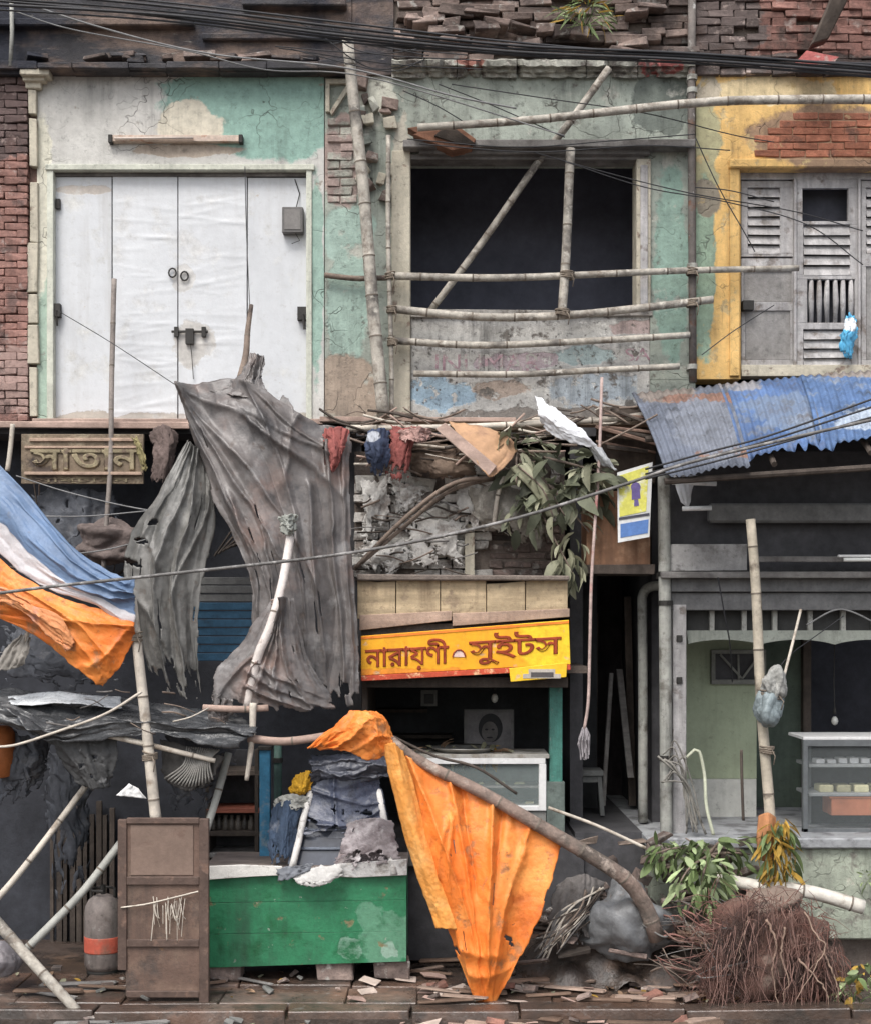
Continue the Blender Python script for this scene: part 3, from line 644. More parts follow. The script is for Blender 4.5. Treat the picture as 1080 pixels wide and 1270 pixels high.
for a, b in zip(xs, xs[1:]):
    t = 717 + R.uniform(-4,6); bt = 768 - (b-443)*.02 + R.uniform(-2,1)
    MB().prism([(a+.5,t+R.uniform(-2,3)),((a+b)/2,t+R.uniform(-2,3)),(b-.5,t+R.uniform(-2,3)),(b-.5,bt-2),(a+.5,bt)], -.88+R.uniform(-.015,.015), -.84).build('board', BOARD, ft, bevel=.003)
for a, b in ((446,560),(561,706)):
    MB().prism([(a,763-(a-446)*.02),(b,760-(b-446)*.02),(b,773-(b-446)*.03),(a,782-(a-446)*.045)], -.90, -.86).build('plank', M('pinkish_plank', (.42,.30,.23), .8, .25, 4, grain=(.08,1,1), streak=.5, bump=.5), ft, bevel=.004)
MB().prism([(448,776),(700,770),(700,786),(448,792)], -.86, -.83).build('backing_board', DARKWOOD, ft)
MB().prism([(443,712),(706,714),(706,720),(443,720)], -.95, -.05).build('canopy_top', MORTAR, ft, bevel=.01)
for px in (470, 690): MB().tube([P(px,718,-.84), P(px,700,-.05)], .02, 6).build('bracket', IRON, ft)

SIGN = M('yellow_sign_paint', (.80,.38,.02), .5, .12, 3, blobs=[((.85,.55,.03), 690,790,60,40,.6), ((.72,.26,.03), 500,835,120,10,1.0)], patches=[((.62,.40,.22), 6, .66, .03)], streak=.35, streakcol=(.25,.09,.03), bump=.2)
MAROON = M('maroon_lettering', (.27,.045,.015), .6, .35, 10, bump=.1)
sg = thing('signboard', 'yellow orange signboard with maroon Bengali lettering over the sweet shop', 'sign', P(578,842,-.95))
def quad(m, c, y, th):
    f = [P(*q, y) for q in c]; return m.hexa([tuple(p) for p in f] + [(p.x, y + th, p.z) for p in f])
quad(MB(), ((448,838),(707,824),(705,769),(448,789)), -.95, .03).build('panel', SIGN, sg, bevel=.003)
quad(MB(), ((448,845),(707,831),(707,824.5),(448,838.5)), -.962, .05).build('border_strip', M('red_border_paint', (.48,.075,.035), .6, .3, 6, patches=[((.75,.45,.25), 8, .60, .04)], bump=.3), sg, bevel=.003)
quad(MB(), ((448,793),(705,773),(705,770),(448,790)), -.956, .01).build('border_strip', M('orange_border', (.78,.22,.03), .6, .2, 6), sg)
o = P(453,834.5,-.9515); u = P(707,824,-.95) - P(448,838,-.95); text('lettering', 'নারায়ণী', .3, MAROON, sg, o, u, (0,0,1), .003, width=.72, height=.265, bold=.006)
o = P(581,826,-.9515); text('lettering', 'সুইটস', .3, MAROON, sg, o, u, (0,0,1), .003, width=.80, height=.275, bold=.006)
em = MB(); c = P(569,815,-.955); vs = [c + Vector((.050*math.cos(math.pi*k/10), 0, .058*math.sin(math.pi*k/10))) for k in range(11)]
em.add([tuple(v) for v in vs] + [(v.x, v.y+.004, v.z) for v in vs], [tuple(range(11))] + [(k, k+11, k+12, k+1) for k in range(10)]); em.build('emblem', M('pale_pink_print', (.72,.52,.46), .6, .2, 8), sg)
em = MB().tube([c + Vector((.054*math.cos(math.pi*k/10), -.003, .062*math.sin(math.pi*k/10))) for k in range(11)], .007, 5); em.build('emblem_arc', MAROON, sg)
s2 = thing('small_sign', 'small yellow plate hanging under the right end of the signboard', 'sign', P(667,846,-.97))
quad(MB(), ((633,846),(702,840),(703,822),(631,829)), -.975, .02).build('plate', M('bright_yellow_paint', (.80,.50,.03), .5, .15, 4, patches=[((.6,.42,.2), 7, .64, .03)], bump=.2), s2, bevel=.004)
em = MB().pbox(655,830,688,841,-.978,-.974).pbox(648,836,695,841.5,-.979,-.974); em.build('emblem', M('grey_print', (.42,.38,.33), .6, .2, 8), s2)
MB().pbox(658,834,686,840,-.982,-.978).build('emblem', M('dark_print', (.09,.08,.08), .6, .2, 8), s2)

# shop interior
in_ = thing('shop_interior', 'dark sooty room of the sweet shop behind the orange tarp', 'room', P(580,1010,1.2))
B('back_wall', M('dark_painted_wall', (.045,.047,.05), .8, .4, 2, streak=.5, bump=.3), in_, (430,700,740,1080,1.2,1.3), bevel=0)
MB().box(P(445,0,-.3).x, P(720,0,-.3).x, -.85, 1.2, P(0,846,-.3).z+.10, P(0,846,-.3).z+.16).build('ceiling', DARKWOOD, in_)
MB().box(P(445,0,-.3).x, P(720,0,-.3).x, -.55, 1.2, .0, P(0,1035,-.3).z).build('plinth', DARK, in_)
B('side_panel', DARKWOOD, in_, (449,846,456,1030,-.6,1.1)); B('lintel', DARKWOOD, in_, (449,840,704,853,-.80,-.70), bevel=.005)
sh = MB(); sh.pbox(460,880,530,884,.9,1.2); sh.pbox(460,912,560,916,.9,1.2); sh.build('shelf', DARKWOOD, in_)
po = thing('framed_portrait', 'framed grey portrait of a face on the dark shop wall', 'picture', P(606,932,.5))
B('frame', M('grey_frame', (.13,.125,.12), .6, .3, 5), po, (575,880,637,932,.5,.53)); B('print', M('faded_print', (.16,.15,.15), .5, .3, 6, bump=.05), po, (579,884,633,928,.494,.499), bevel=0)
def disc(m, px, py, rx, ry, y, n=22, a0=0, a1=360):
    c = P(px, py, y); k = S(y); vs = [(c.x + rx*k*math.cos(math.radians(a0+(a1-a0)*i/n)), y, c.z + ry*k*math.sin(math.radians(a0+(a1-a0)*i/n))) for i in range(n+1)]
    return m.add(vs, [tuple(range(n+1))])
disc(MB(), 608, 903, 15, 18, .490).build('hair_print', M('print_black', (.02,.02,.022), .6), po); disc(MB(), 607, 908, 10, 13, .486).build('face_print', M('print_grey', (.12,.11,.105), .6, .3, 9), po)
f = MB(); disc(f, 603, 905, 2, 1.2, .484); disc(f, 611, 905, 2, 1.2, .484); disc(f, 607, 915, 4, 1, .484); f.build('features_print', MATS['print_black'], po)
cl = thing('wall_calendar', 'small framed card hung on the dark shop wall near the sign', 'calendar', P(532,876,.6)); B('card', M('grey_card', (.17,.17,.16), .7, .2, 5), cl, (522,856,542,876,.6,.62)); B('print', M('print_dark', (.06,.06,.06), .7, .2, 5), cl, (526,861,538,873,.592,.598))
def bulb(px, py, top, y, label, col, em=0.0):
    t = thing('light_bulb', label, 'bulb', P(px,py+6,y)); MB().tube([P(px,top,y), P(px-1,(top+py)/2,y), P(px,py-6,y)], .005, 5).build('cord', IRON, t); MB().lathe(P(px,py-7,y), [(.014,-.02),(.016,0),(.012,.04)], 10).build('socket', IRON, t)
    m = M('bulb_glass', col, .15, .05, 3, bump=0, spec=.6); MB().lathe(P(px,py+6,y), [(.006,-.03),(.026,-.015),(.034,.01),(.028,.035),(.014,.055)], 12).build('glass', m, t, smooth=True)
bulb(613, 862, 842, .2, 'bare bulb hanging in the sweet shop above the portrait', (.6,.6,.55))
gp = thing('teal_post', 'peeling teal green wooden post at right side of the sweet shop', 'post', P(688,1010,-.55)); B('upper', TEAL, gp, (681,846,697,970,-.58,-.48)); B('lower', M('grey_green_paint', (.13,.16,.145), .7, .3, 4, streak=.6, bump=.4), gp, (676,970,700,1035,-.60,-.46))
# glass case
WFR = M('white_case_frame', (.70,.70,.69), .45, .1, 4, streak=.3, bump=.2)
gc = thing('glass_case', 'white framed glass sweet case with dry leaves piled on its top', 'display case', P(590,1015,-.45))
B('frame', WFR, gc, (505,940,676,948,-.62,-.55), (668,948,677,1006,-.62,-.55), (505,948,512,1006,-.62,-.55), (505,1000,668,1006,-.62,-.55), bevel=.004)
B('top', M('dusty_case_top', (.36,.35,.32), .7, .3, 4, patches=[((.2,.17,.13), 6, .55, .08)], bump=.4), gc, (503,936,681,941,-.62,-.05), bevel=.004)
B('back', M('case_back', (.13,.15,.15), .6, .3, 4), gc, (508,944,678,1010,-.10,-.06)); B('shelf', GREYWOOD_H, gc, (512,975,670,978,-.5,-.12), (512,1000,672,1016,-.55,-.1)); B('pane', glass('case_glass', (.6,.7,.68), .12), gc, (512,948,668,1000,-.59,-.585), bevel=0)
for k in range(9): place('sweet', chunk('sweet', R.uniform(.05,.10), .07, .035, .008, M('pale_sweet', (.40,.38,.24), .6, .2, 8, rnd=.4), .012), gc, P(560+k*12, 972 if k % 2 else 997, -.35))
B('case_plinth', M('case_plinth_paint', (.16,.16,.15), .8, .3, 3, streak=.6, bump=.4), gc, (505,1006,678,1075,-.6,-.08))
dh = MB().lathe(P(575,941,-.32), [(.10,0),(.20,.05),(.29,.10),(.30,.11),(.27,.095),(.15,.05),(0.01,.04)], 28); tag(dh.build('metal_dish', M('dull_aluminium', (.42,.41,.38), .4, .25, 5, metal=.7, bump=.2), smooth=True), 'wide dull metal dish on top of the glass sweet case', 'dish')

# ================================================================ ALLEY WITH TIMBERS
al = thing('timber_stack', 'old timbers leaning in the dark alley beside the pale columns', 'timbers', P(770,1010,1.0))
for (a, b, c, d, y, w, m) in ((758,835,748,1000,.6,5,GREYWOOD_H),(768,830,782,965,.7,8,GREYWOOD_H),(738,760,736,1000,1.2,8,DARKWOOD),(778,740,784,1000,1.0,9,DARKWOOD),(795,760,799,1010,.8,5,GREYWOOD_H),(722,740,724,1010,1.5,10,DARKWOOD)):
    p, q = P(a,b,y+.25), P(c,d,y); k = w*S(y)/2
    MB().hexa([(q.x-k,q.y,q.z),(q.x+k,q.y,q.z),(p.x+k,p.y,p.z),(p.x-k,p.y,p.z),(q.x-k,q.y+.05,q.z),(q.x+k,q.y+.05,q.z),(p.x+k,p.y+.05,p.z),(p.x-k,p.y+.05,p.z)]).build('timber', m, al, bevel=.004)
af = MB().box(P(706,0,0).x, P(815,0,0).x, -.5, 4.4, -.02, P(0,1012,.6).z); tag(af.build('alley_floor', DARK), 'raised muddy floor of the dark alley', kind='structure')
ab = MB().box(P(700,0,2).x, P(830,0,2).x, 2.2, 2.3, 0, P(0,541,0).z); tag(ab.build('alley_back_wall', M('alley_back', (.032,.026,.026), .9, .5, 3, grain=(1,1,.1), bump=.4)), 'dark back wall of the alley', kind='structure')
st = thing('stool', 'small grey wooden stool standing in the alley', 'stool', P(726,1010,.55)); gwm = M('grey_stool_paint', (.15,.155,.15), .7, .25, 5, bump=.3)
B('seat', gwm, st, (704,956,748,963,.45,.75)); B('apron', gwm, st, (709,963,743,971,.48,.50))
for a, b, y in ((709,705,.47),(743,747,.47),(710,706,.72),(742,746,.72)):
    p, q = P(a,962,y), P(b,1012,y); MB().hexa([(q.x-.02,y,q.z),(q.x+.02,y,q.z),(p.x+.02,y,p.z),(p.x-.02,y,p.z),(q.x-.02,y+.04,q.z),(q.x+.02,y+.04,q.z),(p.x+.02,y+.04,p.z),(p.x-.02,y+.04,p.z)]).build('leg', gwm, st)
ep = MB().tube(curve(pts3([(797,1020,.0),(797,860,.0),(796,760,.0),(797,738,.0),(806,728,-.03),(822,727,-.05),(832,730,-.05)]), 40), .045, 12); tag(ep.build('elbow_pipe', PIPE, smooth=True), 'grey pipe with an elbow bend at the mouth of the alley', 'pipe')

# hanging stick with rag brush
hb = thing('hanging_pole', 'thin reddish bamboo hanging in front of the alley with a rag mop end', 'pole', P(726,940,-.9))
MB().tube(curve(pts3([(746,468,-.75),(743,560,-.8),(738,640,-.85),(733,720,-.88),(731,800,-.9),(729,870,-.9),(724,905,-.9)]), 40), [.014]*37, 8).build('cane', M('pale_reddish_cane', (.42,.32,.29), .7, .35, 6, patches=[((.36,.13,.12), 3, .60, .08)]), hb, smooth=True)
bm_ = MB()
for k in range(26): a = R.uniform(-1,1); bm_.tube([P(724+a*2,902,-.9), P(723+a*8,918+R.uniform(-6,6),-.9+R.uniform(-.05,.05)), P(724+a*6,936+R.uniform(-8,8),-.9+R.uniform(-.04,.04))], .007, 5)
bm_.build('mop_head', M('grey_rag', (.27,.25,.26), .9, .3, 6), hb)

# plywood box and poster
PLY = M('brown_plywood', (.27,.145,.085), .8, .25, 3, grain=(1,1,.1), streak=.6, patches=[((.36,.22,.14), 4, .60, .06)], bump=.3)
pb = thing('plywood_box', 'brown plywood box hanging above the alley behind the poster', 'box', P(768,708,-.55)); B('panel', PLY, pb, (727,612,806,704,-.58,-.55)); B('side', PLY, pb, (727,612,731,704,-.55,-.1), (802,612,806,704,-.55,-.1)); B('top', PLY, pb, (727,609,806,612,-.57,-.1)); B('cleat', DARKWOOD, pb, (724,700,812,712,-.60,-.1), j=.004)
pt = thing('poster', 'tilted yellow, white and blue poster board hanging beside the awning', 'poster', P(786,672,-.82))
def pq(c, y, th, nm, m): quad(MB(), c, y, th).build(nm, m, pt)
pq(((766,673),(805,666),(809,573),(765,586)), -.80, .015, 'board', M('poster_white', (.66,.67,.66), .5, .1, 5, streak=.3, bump=.1))
pq(((768,641),(801,634),(804,578),(767,590)), -.804, .003, 'print', M('poster_yellow', (.62,.60,.13), .5, .2, 6, patches=[((.68,.68,.5), 8, .58, .05)], bump=.1))
pq(((769,667),(803,661),(804,644),(769,650)), -.804, .003, 'print', M('poster_blue', (.10,.20,.46), .5, .2, 6, patches=[((.2,.32,.55), 8, .6, .05)], bump=.1))
f = MB(); disc(f, 788, 604, 6, 6, -.808); quad(f, ((783,620),(794,618),(793,607),(783,608)), -.807, .002); quad(f, ((786,628),(792,627),(791,619),(786,620)), -.807, .002); f.build('print', M('poster_violet', (.13,.10,.26), .5, .2, 6), pt)
pq(((767,645),(805,639),(805,636),(767,642)), -.806, .003, 'print', M('poster_dark', (.06,.06,.08), .5, .2, 6))

# ================================================================ RIGHT SHOP
rp = thing('shop_plinth', 'raised pale green plastered shop platform behind the roots', 'platform', P(940,1200,-.8))
B('base', M('pale_green_plaster', (.34,.37,.30), .85, .25, 3, patches=[((.22,.21,.18), 4, .58, .04), ((.46,.45,.38), 7, .64, .04)], streak=.7, bump=.6, cracks=.5), rp, (806,1052,1240,1166,-.8,.3), bevel=.015)
B('top_slab', M('worn_cement_slab', (.32,.33,.34), .6, .25, 3, patches=[((.16,.16,.165), 4, .56, .05)], bump=.5), rp, (803,1040,1240,1053,-.86,3.5), bevel=.012)
B('foot', MORTAR, rp, (806,1160,1240,1215,-.62,.3), bevel=0)
for px in (826, 988, 1120): B('pier', STONE, rp, (px-9,1150,px+9,1214,-.80,-.6), j=.008)
c1 = thing('column', 'pale round pipe column at the left edge of the right shop', 'column', P(826,1042,-.62)); MB().tube(curve(pts3([(823,590,-.62),(824,720,-.62),(825,860,-.62),(826,1044,-.62)]), 24), .055, 16).build('shaft', PIPE, c1, smooth=True)
for py in (712, 748, 940): MB().tube([P(825,py-3,-.62), P(825,py+3,-.62)], .066, 16).build('collar', IRON, c1)
c2 = thing('column', 'flat grey timber post standing just right of the pipe column', 'column', P(842,1042,-.55)); B('post', GREYWOOD, c2, (834,750,851,1042,-.56,-.42), bevel=.006)
for py in (788, 840): B('bolt', IRON, c2, (839,py,846,py+8,-.58,-.55))
# green back wall, dado, dark doorway
gw = thing('shop_room', 'green walled room of the right shop with a white dado', 'room', P(920,1040,.5))
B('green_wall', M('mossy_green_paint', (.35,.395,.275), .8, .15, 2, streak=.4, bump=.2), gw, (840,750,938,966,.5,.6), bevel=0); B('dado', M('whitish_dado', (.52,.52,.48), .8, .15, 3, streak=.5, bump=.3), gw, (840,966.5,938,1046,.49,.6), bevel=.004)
B('shaded_green_wall', M('dark_green_paint', (.11,.14,.11), .8, .25, 2, streak=.5, bump=.3), gw, (938,740,1000,1046,1.2,1.3), bevel=0)  # same green with the shade of the deeper wall put into the colour
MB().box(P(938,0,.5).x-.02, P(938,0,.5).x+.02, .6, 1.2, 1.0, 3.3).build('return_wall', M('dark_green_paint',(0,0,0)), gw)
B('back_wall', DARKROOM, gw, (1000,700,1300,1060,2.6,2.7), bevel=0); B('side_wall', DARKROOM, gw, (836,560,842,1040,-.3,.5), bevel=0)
B('door_jamb', DARKWOOD, gw, (996,740,1006,1042,1.1,1.25))
vf = thing('wall_vent', 'barred rectangular vent frame high on the green wall', 'vent', P(916,848,.48)); gwf = M('grey_vent_frame', (.20,.20,.18), .8, .25, 5, bump=.3)
B('frame', gwf, vf, (882,806,950,811,.44,.5), (882,843,950,849,.44,.5), (882,811,887,843,.44,.5), (945,811,950,843,.44,.5)); B('opening', DARK, vf, (887,811,945,843,.485,.495), bevel=0)
for a, b, c, d in ((893,812,920,842),(920,842,942,812),(915,812,916,843)): MB().tube([P(a,b,.46), P(c,d,.46)], .012, 6).build('bar', gwf, vf)
bulb(1035, 890, 795, .3, 'bare white bulb hanging in the right shop doorway', (.6,.6,.55))
# under the awning
va = thing('shopfront_header', 'dark shopfront header with battens and scalloped board under the blue awning', 'shopfront', P(960,800,-.5))
B('pale_board', M('pale_grey_board', (.34,.33,.32), .8, .25, 3, streak=.7, bump=.5, patches=[((.20,.19,.18), 5, .58, .05)]), va, (831,675,926,708,-.62,-.58), j=.004)
B('ledge', GREYWOOD_H, va, (820,709,1240,717,-.72,-.4), bevel=.005); B('header', M('dark_grey_header', (.15,.15,.15), .7, .3, 4, streak=.5, bump=.3), va, (832,717.5,1240,734,-.60,-.45), (832,735,1240,757,-.55,-.45), bevel=.006)
B('beam', M('grey_round_beam', (.17,.17,.165), .8, .3, 4, bump=.4), va, (880,624,1240,648,-.55,-.42), bevel=.02); B('rail', GREYWOOD_H, va, (936,690,1240,697,-.66,-.6))
B('header_wall', DARK, va, (832,560,1300,712,-.38,-.3), bevel=0)
B('transom_back', M('transom_dark', (.05,.05,.048), .9, .3, 3), va, (852,757,1240,782,-.40,-.36), bevel=0)
for px in (883, 923, 961, 1005, 1046, 1085): B('batten', PIPE, va, (px-3,757,px+3,784,-.46,-.41))
sc = [(851,782),(1200,782)] + [(1200 - k*3.5, 795 + 6.5*abs(math.sin((1200-k*3.5-851)/92*math.pi))**.7*-1 + 5) for k in range(100)]; MB().prism(sc, -.47, -.44).build('scalloped_board', M('pale_scallop_paint', (.30,.32,.28), .8, .2, 4, streak=.6), va)
tl = thing('tube_light', 'white tube light fixed under the right end of the awning', 'tube light', P(1070,698,-.75)); MB().tube([P(1046,694,-.75), P(1140,694,-.75)], .018, 10).build('tube', M('tube_glass', (.75,.77,.74), .3, .05, 3, bump=0), tl, smooth=True); B('batten', WFR, tl, (1040,688,1146,691,-.77,-.72))
for a, b, c, d, nm in ((833,598,888,600,'upper of two white tubes under the left edge of the awning'), (846,631,882,630,'lower, shorter white tube under the left edge of the awning')):
    o = MB().tube([P(a,b,-1.0), P(c,d,-1.0)], .021, 10); tag(o.build('white_tube', WFR, smooth=True), nm, 'tube')
cloth('white_rag', M('white_rag', (.60,.61,.63), .7, .15, 5), [[(834,586,-1.0),(850,588,-1.0),(866,590,-1.0)],[(838,604,-1.0),(850,612,-1.02),(858,606,-1.0)],[(844,622,-1.0),(852,628,-1.0),(856,622,-1.0)]], 14, 12, seed=5, slack=(1.1,1.1)); tag(scene.objects['white_rag'], 'scrap of white cloth caught between the two white tubes', 'rag')
# corrugated awning
def sheet(name, corners, label, mat, group, n=12, pitch=.076, amp=.011, bend=.05, tear=0):
    tl_, tr_, br_, bl_ = [P(*q) for q in corners]; m = MB(); wdt = (tr_-tl_).length; nu = max(24, int(wdt/pitch*8)); nv = 14
    nrm = (tr_-tl_).cross(bl_-tl_).normalized(); nrm = nrm if nrm.z > 0 else -nrm; rs = np.random.RandomState(len(label))
    ph = rs.rand(nu+1)
    for i in range(nv+1):
        v = i/nv
        for j in range(nu+1):
            u = j/nu; vv = v*(1 - tear*(.5+.5*math.sin(u*23+3*math.sin(u*9)))*.12*(v**6))
            p = tl_.lerp(tr_, u).lerp(bl_.lerp(br_, u), vv)
            p = p + nrm*(amp*math.sin(2*math.pi*u*wdt/pitch) + bend*math.sin(math.pi*v) + .02*math.sin(u*7+v*3)*v) ; m.v.append(tuple(p))
    for i in range(nv):
        for j in range(nu): m.f.append((i*(nu+1)+j, (i+1)*(nu+1)+j, (i+1)*(nu+1)+j+1, i*(nu+1)+j+1)); m.mi.append(0)
    o = m.build(name, mat, None, smooth=True, solid=.003); return tag(o, label, 'roof sheet', group)
BL1 = M('rusty_blue_sheet', (.125,.14,.175), .75, .3, 3, blobs=[((.22,.19,.17), 815,490,36,20,.8), ((.22,.13,.10), 870,505,60,8,1.2), ((.22,.14,.11), 880,585,50,8,1.1), ((.18,.195,.23), 850,545,36,40,1.0)], streak=.9, spec=.2, bump=.4)
BL2 = M('blue_painted_sheet', (.085,.145,.285), .7, .35, 3, streakcol=(.10,.09,.09), blobs=[((.15,.20,.29), 960,530,60,30,1.0), ((.26,.26,.28), 900,480,30,18,1.0), ((.22,.27,.35), 990,545,40,16,1.0)], patches=[((.14,.165,.21), 5, .60, .05)], streak=.9, spec=.2, bump=.4)
BL3 = M('pale_blue_sheet', (.095,.16,.30), .7, .35, 3, blobs=[((.36,.42,.50), 1050,545,60,18,1.0), ((.27,.24,.22), 1060,470,50,8,1.2)], patches=[((.22,.255,.31), 4, .60, .05)], streak=.9, spec=.2, bump=.4)
sheet('roof_sheet', ((783,488,-.20),(898,477,-.22),(930,578,-1.65),(826,590,-1.60)), 'rusty grey blue corrugated sheet at the left end of the awning', BL1, 'corrugated awning sheets')
sheet('roof_sheet', ((889,477,-.16),(1000,466,-.16),(1030,556,-1.60),(918,574,-1.60)), 'blue corrugated sheet in the middle of the awning', BL2, 'corrugated awning sheets', tear=.7)
sheet('roof_sheet', ((992,466,-.20),(1130,456,-.20),(1160,548,-1.65),(1016,560,-1.65)), 'blue and white corrugated sheet at right end of the awning', BL3, 'corrugated awning sheets', tear=1)
sheet('roof_sheet', ((1122,458,-.16),(1260,452,-.16),(1290,545,-1.6),(1150,552,-1.6)), 'blue corrugated sheet beyond right edge of the awning', BL2, 'corrugated awning sheets', tear=.6)
aw = thing('awning_frame', 'dark pole frame carrying the blue corrugated awning', 'frame', P(960,590,-1))
for p, q, r in (((824,597,-1.55),(1290,566,-1.55),.028),((800,545,-.9),(1280,512,-.9),.028),((790,500,-.3),(1270,470,-.3),.03)): MB().tube([P(*p), P(*q)], r, 8).build('purlin', DARKWOOD, aw)
for px, tx in ((842,805),(960,925),(1080,1030)): MB().tube([P(px,590-(px-842)*.12,-1.5), P(tx,505-(tx-805)*.1,-.3)], .025, 8).build('rafter', DARKWOOD, aw)
MB().tube([P(824,598,-1.55), P(832,900,-1.2)], .0, 4) if False else None
# ruined eave left of the awning
re_ = thing('broken_eave', 'splintered dark roof battens between the leaves and awning', 'eave', P(770,600,-.3))
for k in range(12):
    a, b = R.uniform(738,765), R.uniform(505,560); MB().tube([P(a,b,-.25-R.uniform(0,.15)), P(R.uniform(800,826),b+R.uniform(-6,22),-.35-R.uniform(0,.3))], R.uniform(.010,.024), 6).build('batten', DARKWOOD if k % 3 else M('brown_lath',(.20,.13,.10),.85,.3,5,grain=(.1,1,1)), re_)
B('board', DARKWOOD, re_, (740,505,812,600,-.12,-.06), j=.01)

# right display case
rc = thing('display_case', 'grey framed glass counter case on the right shop platform', 'display case', P(1045,1042,-.3)); AL = M('aluminium_frame', (.15,.16,.165), .45, .2, 5, metal=.3, bump=.15)
B('frame', AL, rc, (996,918,1160,926,-.5,-.44), (996,926,1002,1034,-.5,-.44), (996,1028,1160,1034,-.5,-.44), bevel=.003); B('frame', AL, rc, (1000,921,1006,1036,-.02,.04)); B('top', WFR, rc, (996,914,1160,918,-.5,.04))
B('back', DARK, rc, (1003,922,1170,1040,.05,.08)); B('pane', glass('clear_glass', (.5,.55,.55), .07), rc, (1002,926,1160,1028,-.478,-.473), bevel=0)
for py in (948, 984): B('shelf', M('glass_shelf', (.24,.25,.25), .4, .2, 4), rc, (1003,py,1160,py+4,-.42,.03))
for k in range(8):
    px = 1012 + k*14; MB().pbox(px,940+R.uniform(0,3),px+11,947.5,-.34,-.2).build('sweet_tray', WFR, rc, bevel=.006)
for k in range(5): px = 1016+k*22; MB().pbox(px,974,px+18,983.5,-.34,-.15).build('sweet_tray', M('pale_sweet',(0,0,0)), rc, bevel=.01)
ot = MB().pbox(1031,990,1120,1012,-.40,-.1).pbox(1028,988,1122,991,-.41,-.09); tag(ot.build('orange_tray', M('dull_orange_plastic', (.36,.13,.065), .5, .2, 4, bump=.1), bevel=.006), 'dull orange tray on the lowest shelf of the grey glass case', 'tray')

# ================================================================ LEFT STALL FRONT
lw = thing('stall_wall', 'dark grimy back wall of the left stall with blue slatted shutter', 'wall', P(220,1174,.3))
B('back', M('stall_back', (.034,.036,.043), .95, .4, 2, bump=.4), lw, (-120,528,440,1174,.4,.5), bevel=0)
BLS = M('dull_blue_slat', (.045,.12,.20), .6, .3, 4, streak=.5, bump=.3); GRS = M('grey_slat', (.17,.17,.165), .7, .25, 4, streak=.5, bump=.3)
for k in range(10):
    py = 716 + k*10.5; MB().pbox(232,py,330,py+9.2,-.42-.01*(k % 2),-.38).build('slat', GRS if k < 3 else BLS, lw, bevel=.004)
for k in range(9): MB().tube([P(266+k*5,690-k*3,-.2), P(300+k*6,640+k*7,-.15)], .012, 6).build('lath', DARKWOOD, lw)
lb = thing('sill_beam', 'long pinkish timber rail under the white door and green plaster', 'beam', P(220,530,-.3)); MB().hexa([tuple(P(*q)) for q in ((-60,530,-.32),(236,532,-.32),(236,523,-.32),(-60,522,-.32),(-60,530,-.2),(236,532,-.2),(236,523,-.2),(-60,522,-.2))]).build('beam', PINK, lb, bevel=.008)
B('beam', PINK, lb, (396,517,640,523,-.34,-.24), j=.006); B('soffit', DARK, lb, (-60,531,440,538,-.2,.1)); B('shelf_edge', M('splintered_wood', (.34,.27,.21), .85, .35, 5, grain=(.06,1,1), bump=.7), lb, (440,521,812,527,-.30,-.1), (470,528,700,533,-.36,-.2), j=.008)
ob = thing('old_signboard', 'faded brown signboard with raised Bengali letters at left under the ledge', 'sign', P(100,605,-.42)); SGN = M('faded_brown_sign', (.20,.155,.11), .9, .35, 4, streak=.6, patches=[((.30,.25,.18), 5, .58, .05), ((.09,.07,.06), 4, .60, .05)], bump=.7)
B('panel', SGN, ob, (26,538,178,600,-.42,-.38), j=.003)
B('moulding', M('sign_moulding', (.40,.29,.22), .85, .3, 5, bump=.5), ob, (30,585,176,589,-.46,-.42), (36,543,170,547,-.44,-.42), (30,553,172,556,-.44,-.42), j=.002)
text('lettering', 'সাতান', .3, M('pale_raised_letters', (.285,.24,.155), .9, .35, 8, patches=[((.16,.12,.09), 9, .56, .05)], bump=.5), ob, P(38,583,-.425), (1,0,0), (0,0,1), .006, width=.98, height=.205, bold=.008)
text('lettering', 'মিষ্টান্ন', .3, MATS['pale_raised_letters'], ob, P(44,599.5,-.425), (1,0,0), (0,0,1), .004, width=.85, height=.06)
# ================================================================ POLES AND STICKS
TAN = M('pale_tan_cane', (.52,.47,.40), .65, .25, 5, patches=[((.28,.23,.18), 7, .60, .06)], bump=.25)
STICK = M('brown_stick', (.20,.155,.125), .8, .3, 6, bump=.5, patches=[((.09,.07,.06), 6, .58, .06)])
bamboo('bamboo_pole', 'thick pale bamboo pole leaning up between the teal and green plaster', 'pole', [(432,48,-.30),(446,190,-.28),(461,350,-.27),(475,518,-.32)], .052, .060, y=None)
bamboo('bamboo_pole', 'thin upright bamboo right beside the thick pale pole', 'pole', [(481,168,-.16),(483,340,-.18),(486,518,-.22)], .022)
bamboo('bamboo_rail', 'long bamboo rail crossing above the black window towards the yellow wall', 'rail', [(518,158,-.34),(640,150,-.36),(760,137,-.38),(880,126,-.40),(1000,123,-.40),(1180,122,-.40)], .034, .044)
bamboo('bamboo_pole', 'long diagonal bamboo brace inside the black window opening', 'pole', [(754,84,-.24),(700,160,-.18),(668,200,.02),(600,296,.16),(534,386,.30)], .034)
bamboo('bamboo_pole', 'short upright bamboo tied to the rails in the black window', 'pole', [(708,184,-.20),(703,280,-.20),(696,390,-.22)], .042)
gb = 'bamboo rails across the window'
bamboo('bamboo_rail', 'topmost straight bamboo rail across the black window', 'rail', [(484,342,-.15),(620,344,-.16),(760,339,-.16),(860,335,-.15),(990,332,-.14)], .036, .028, group=gb)
bamboo('bamboo_rail', 'sagging second bamboo rail along the window bottom', 'rail', [(490,383,-.17),(600,393,-.19),(700,391,-.19),(800,381,-.18),(884,371,-.16)], .038, .036, group=gb)
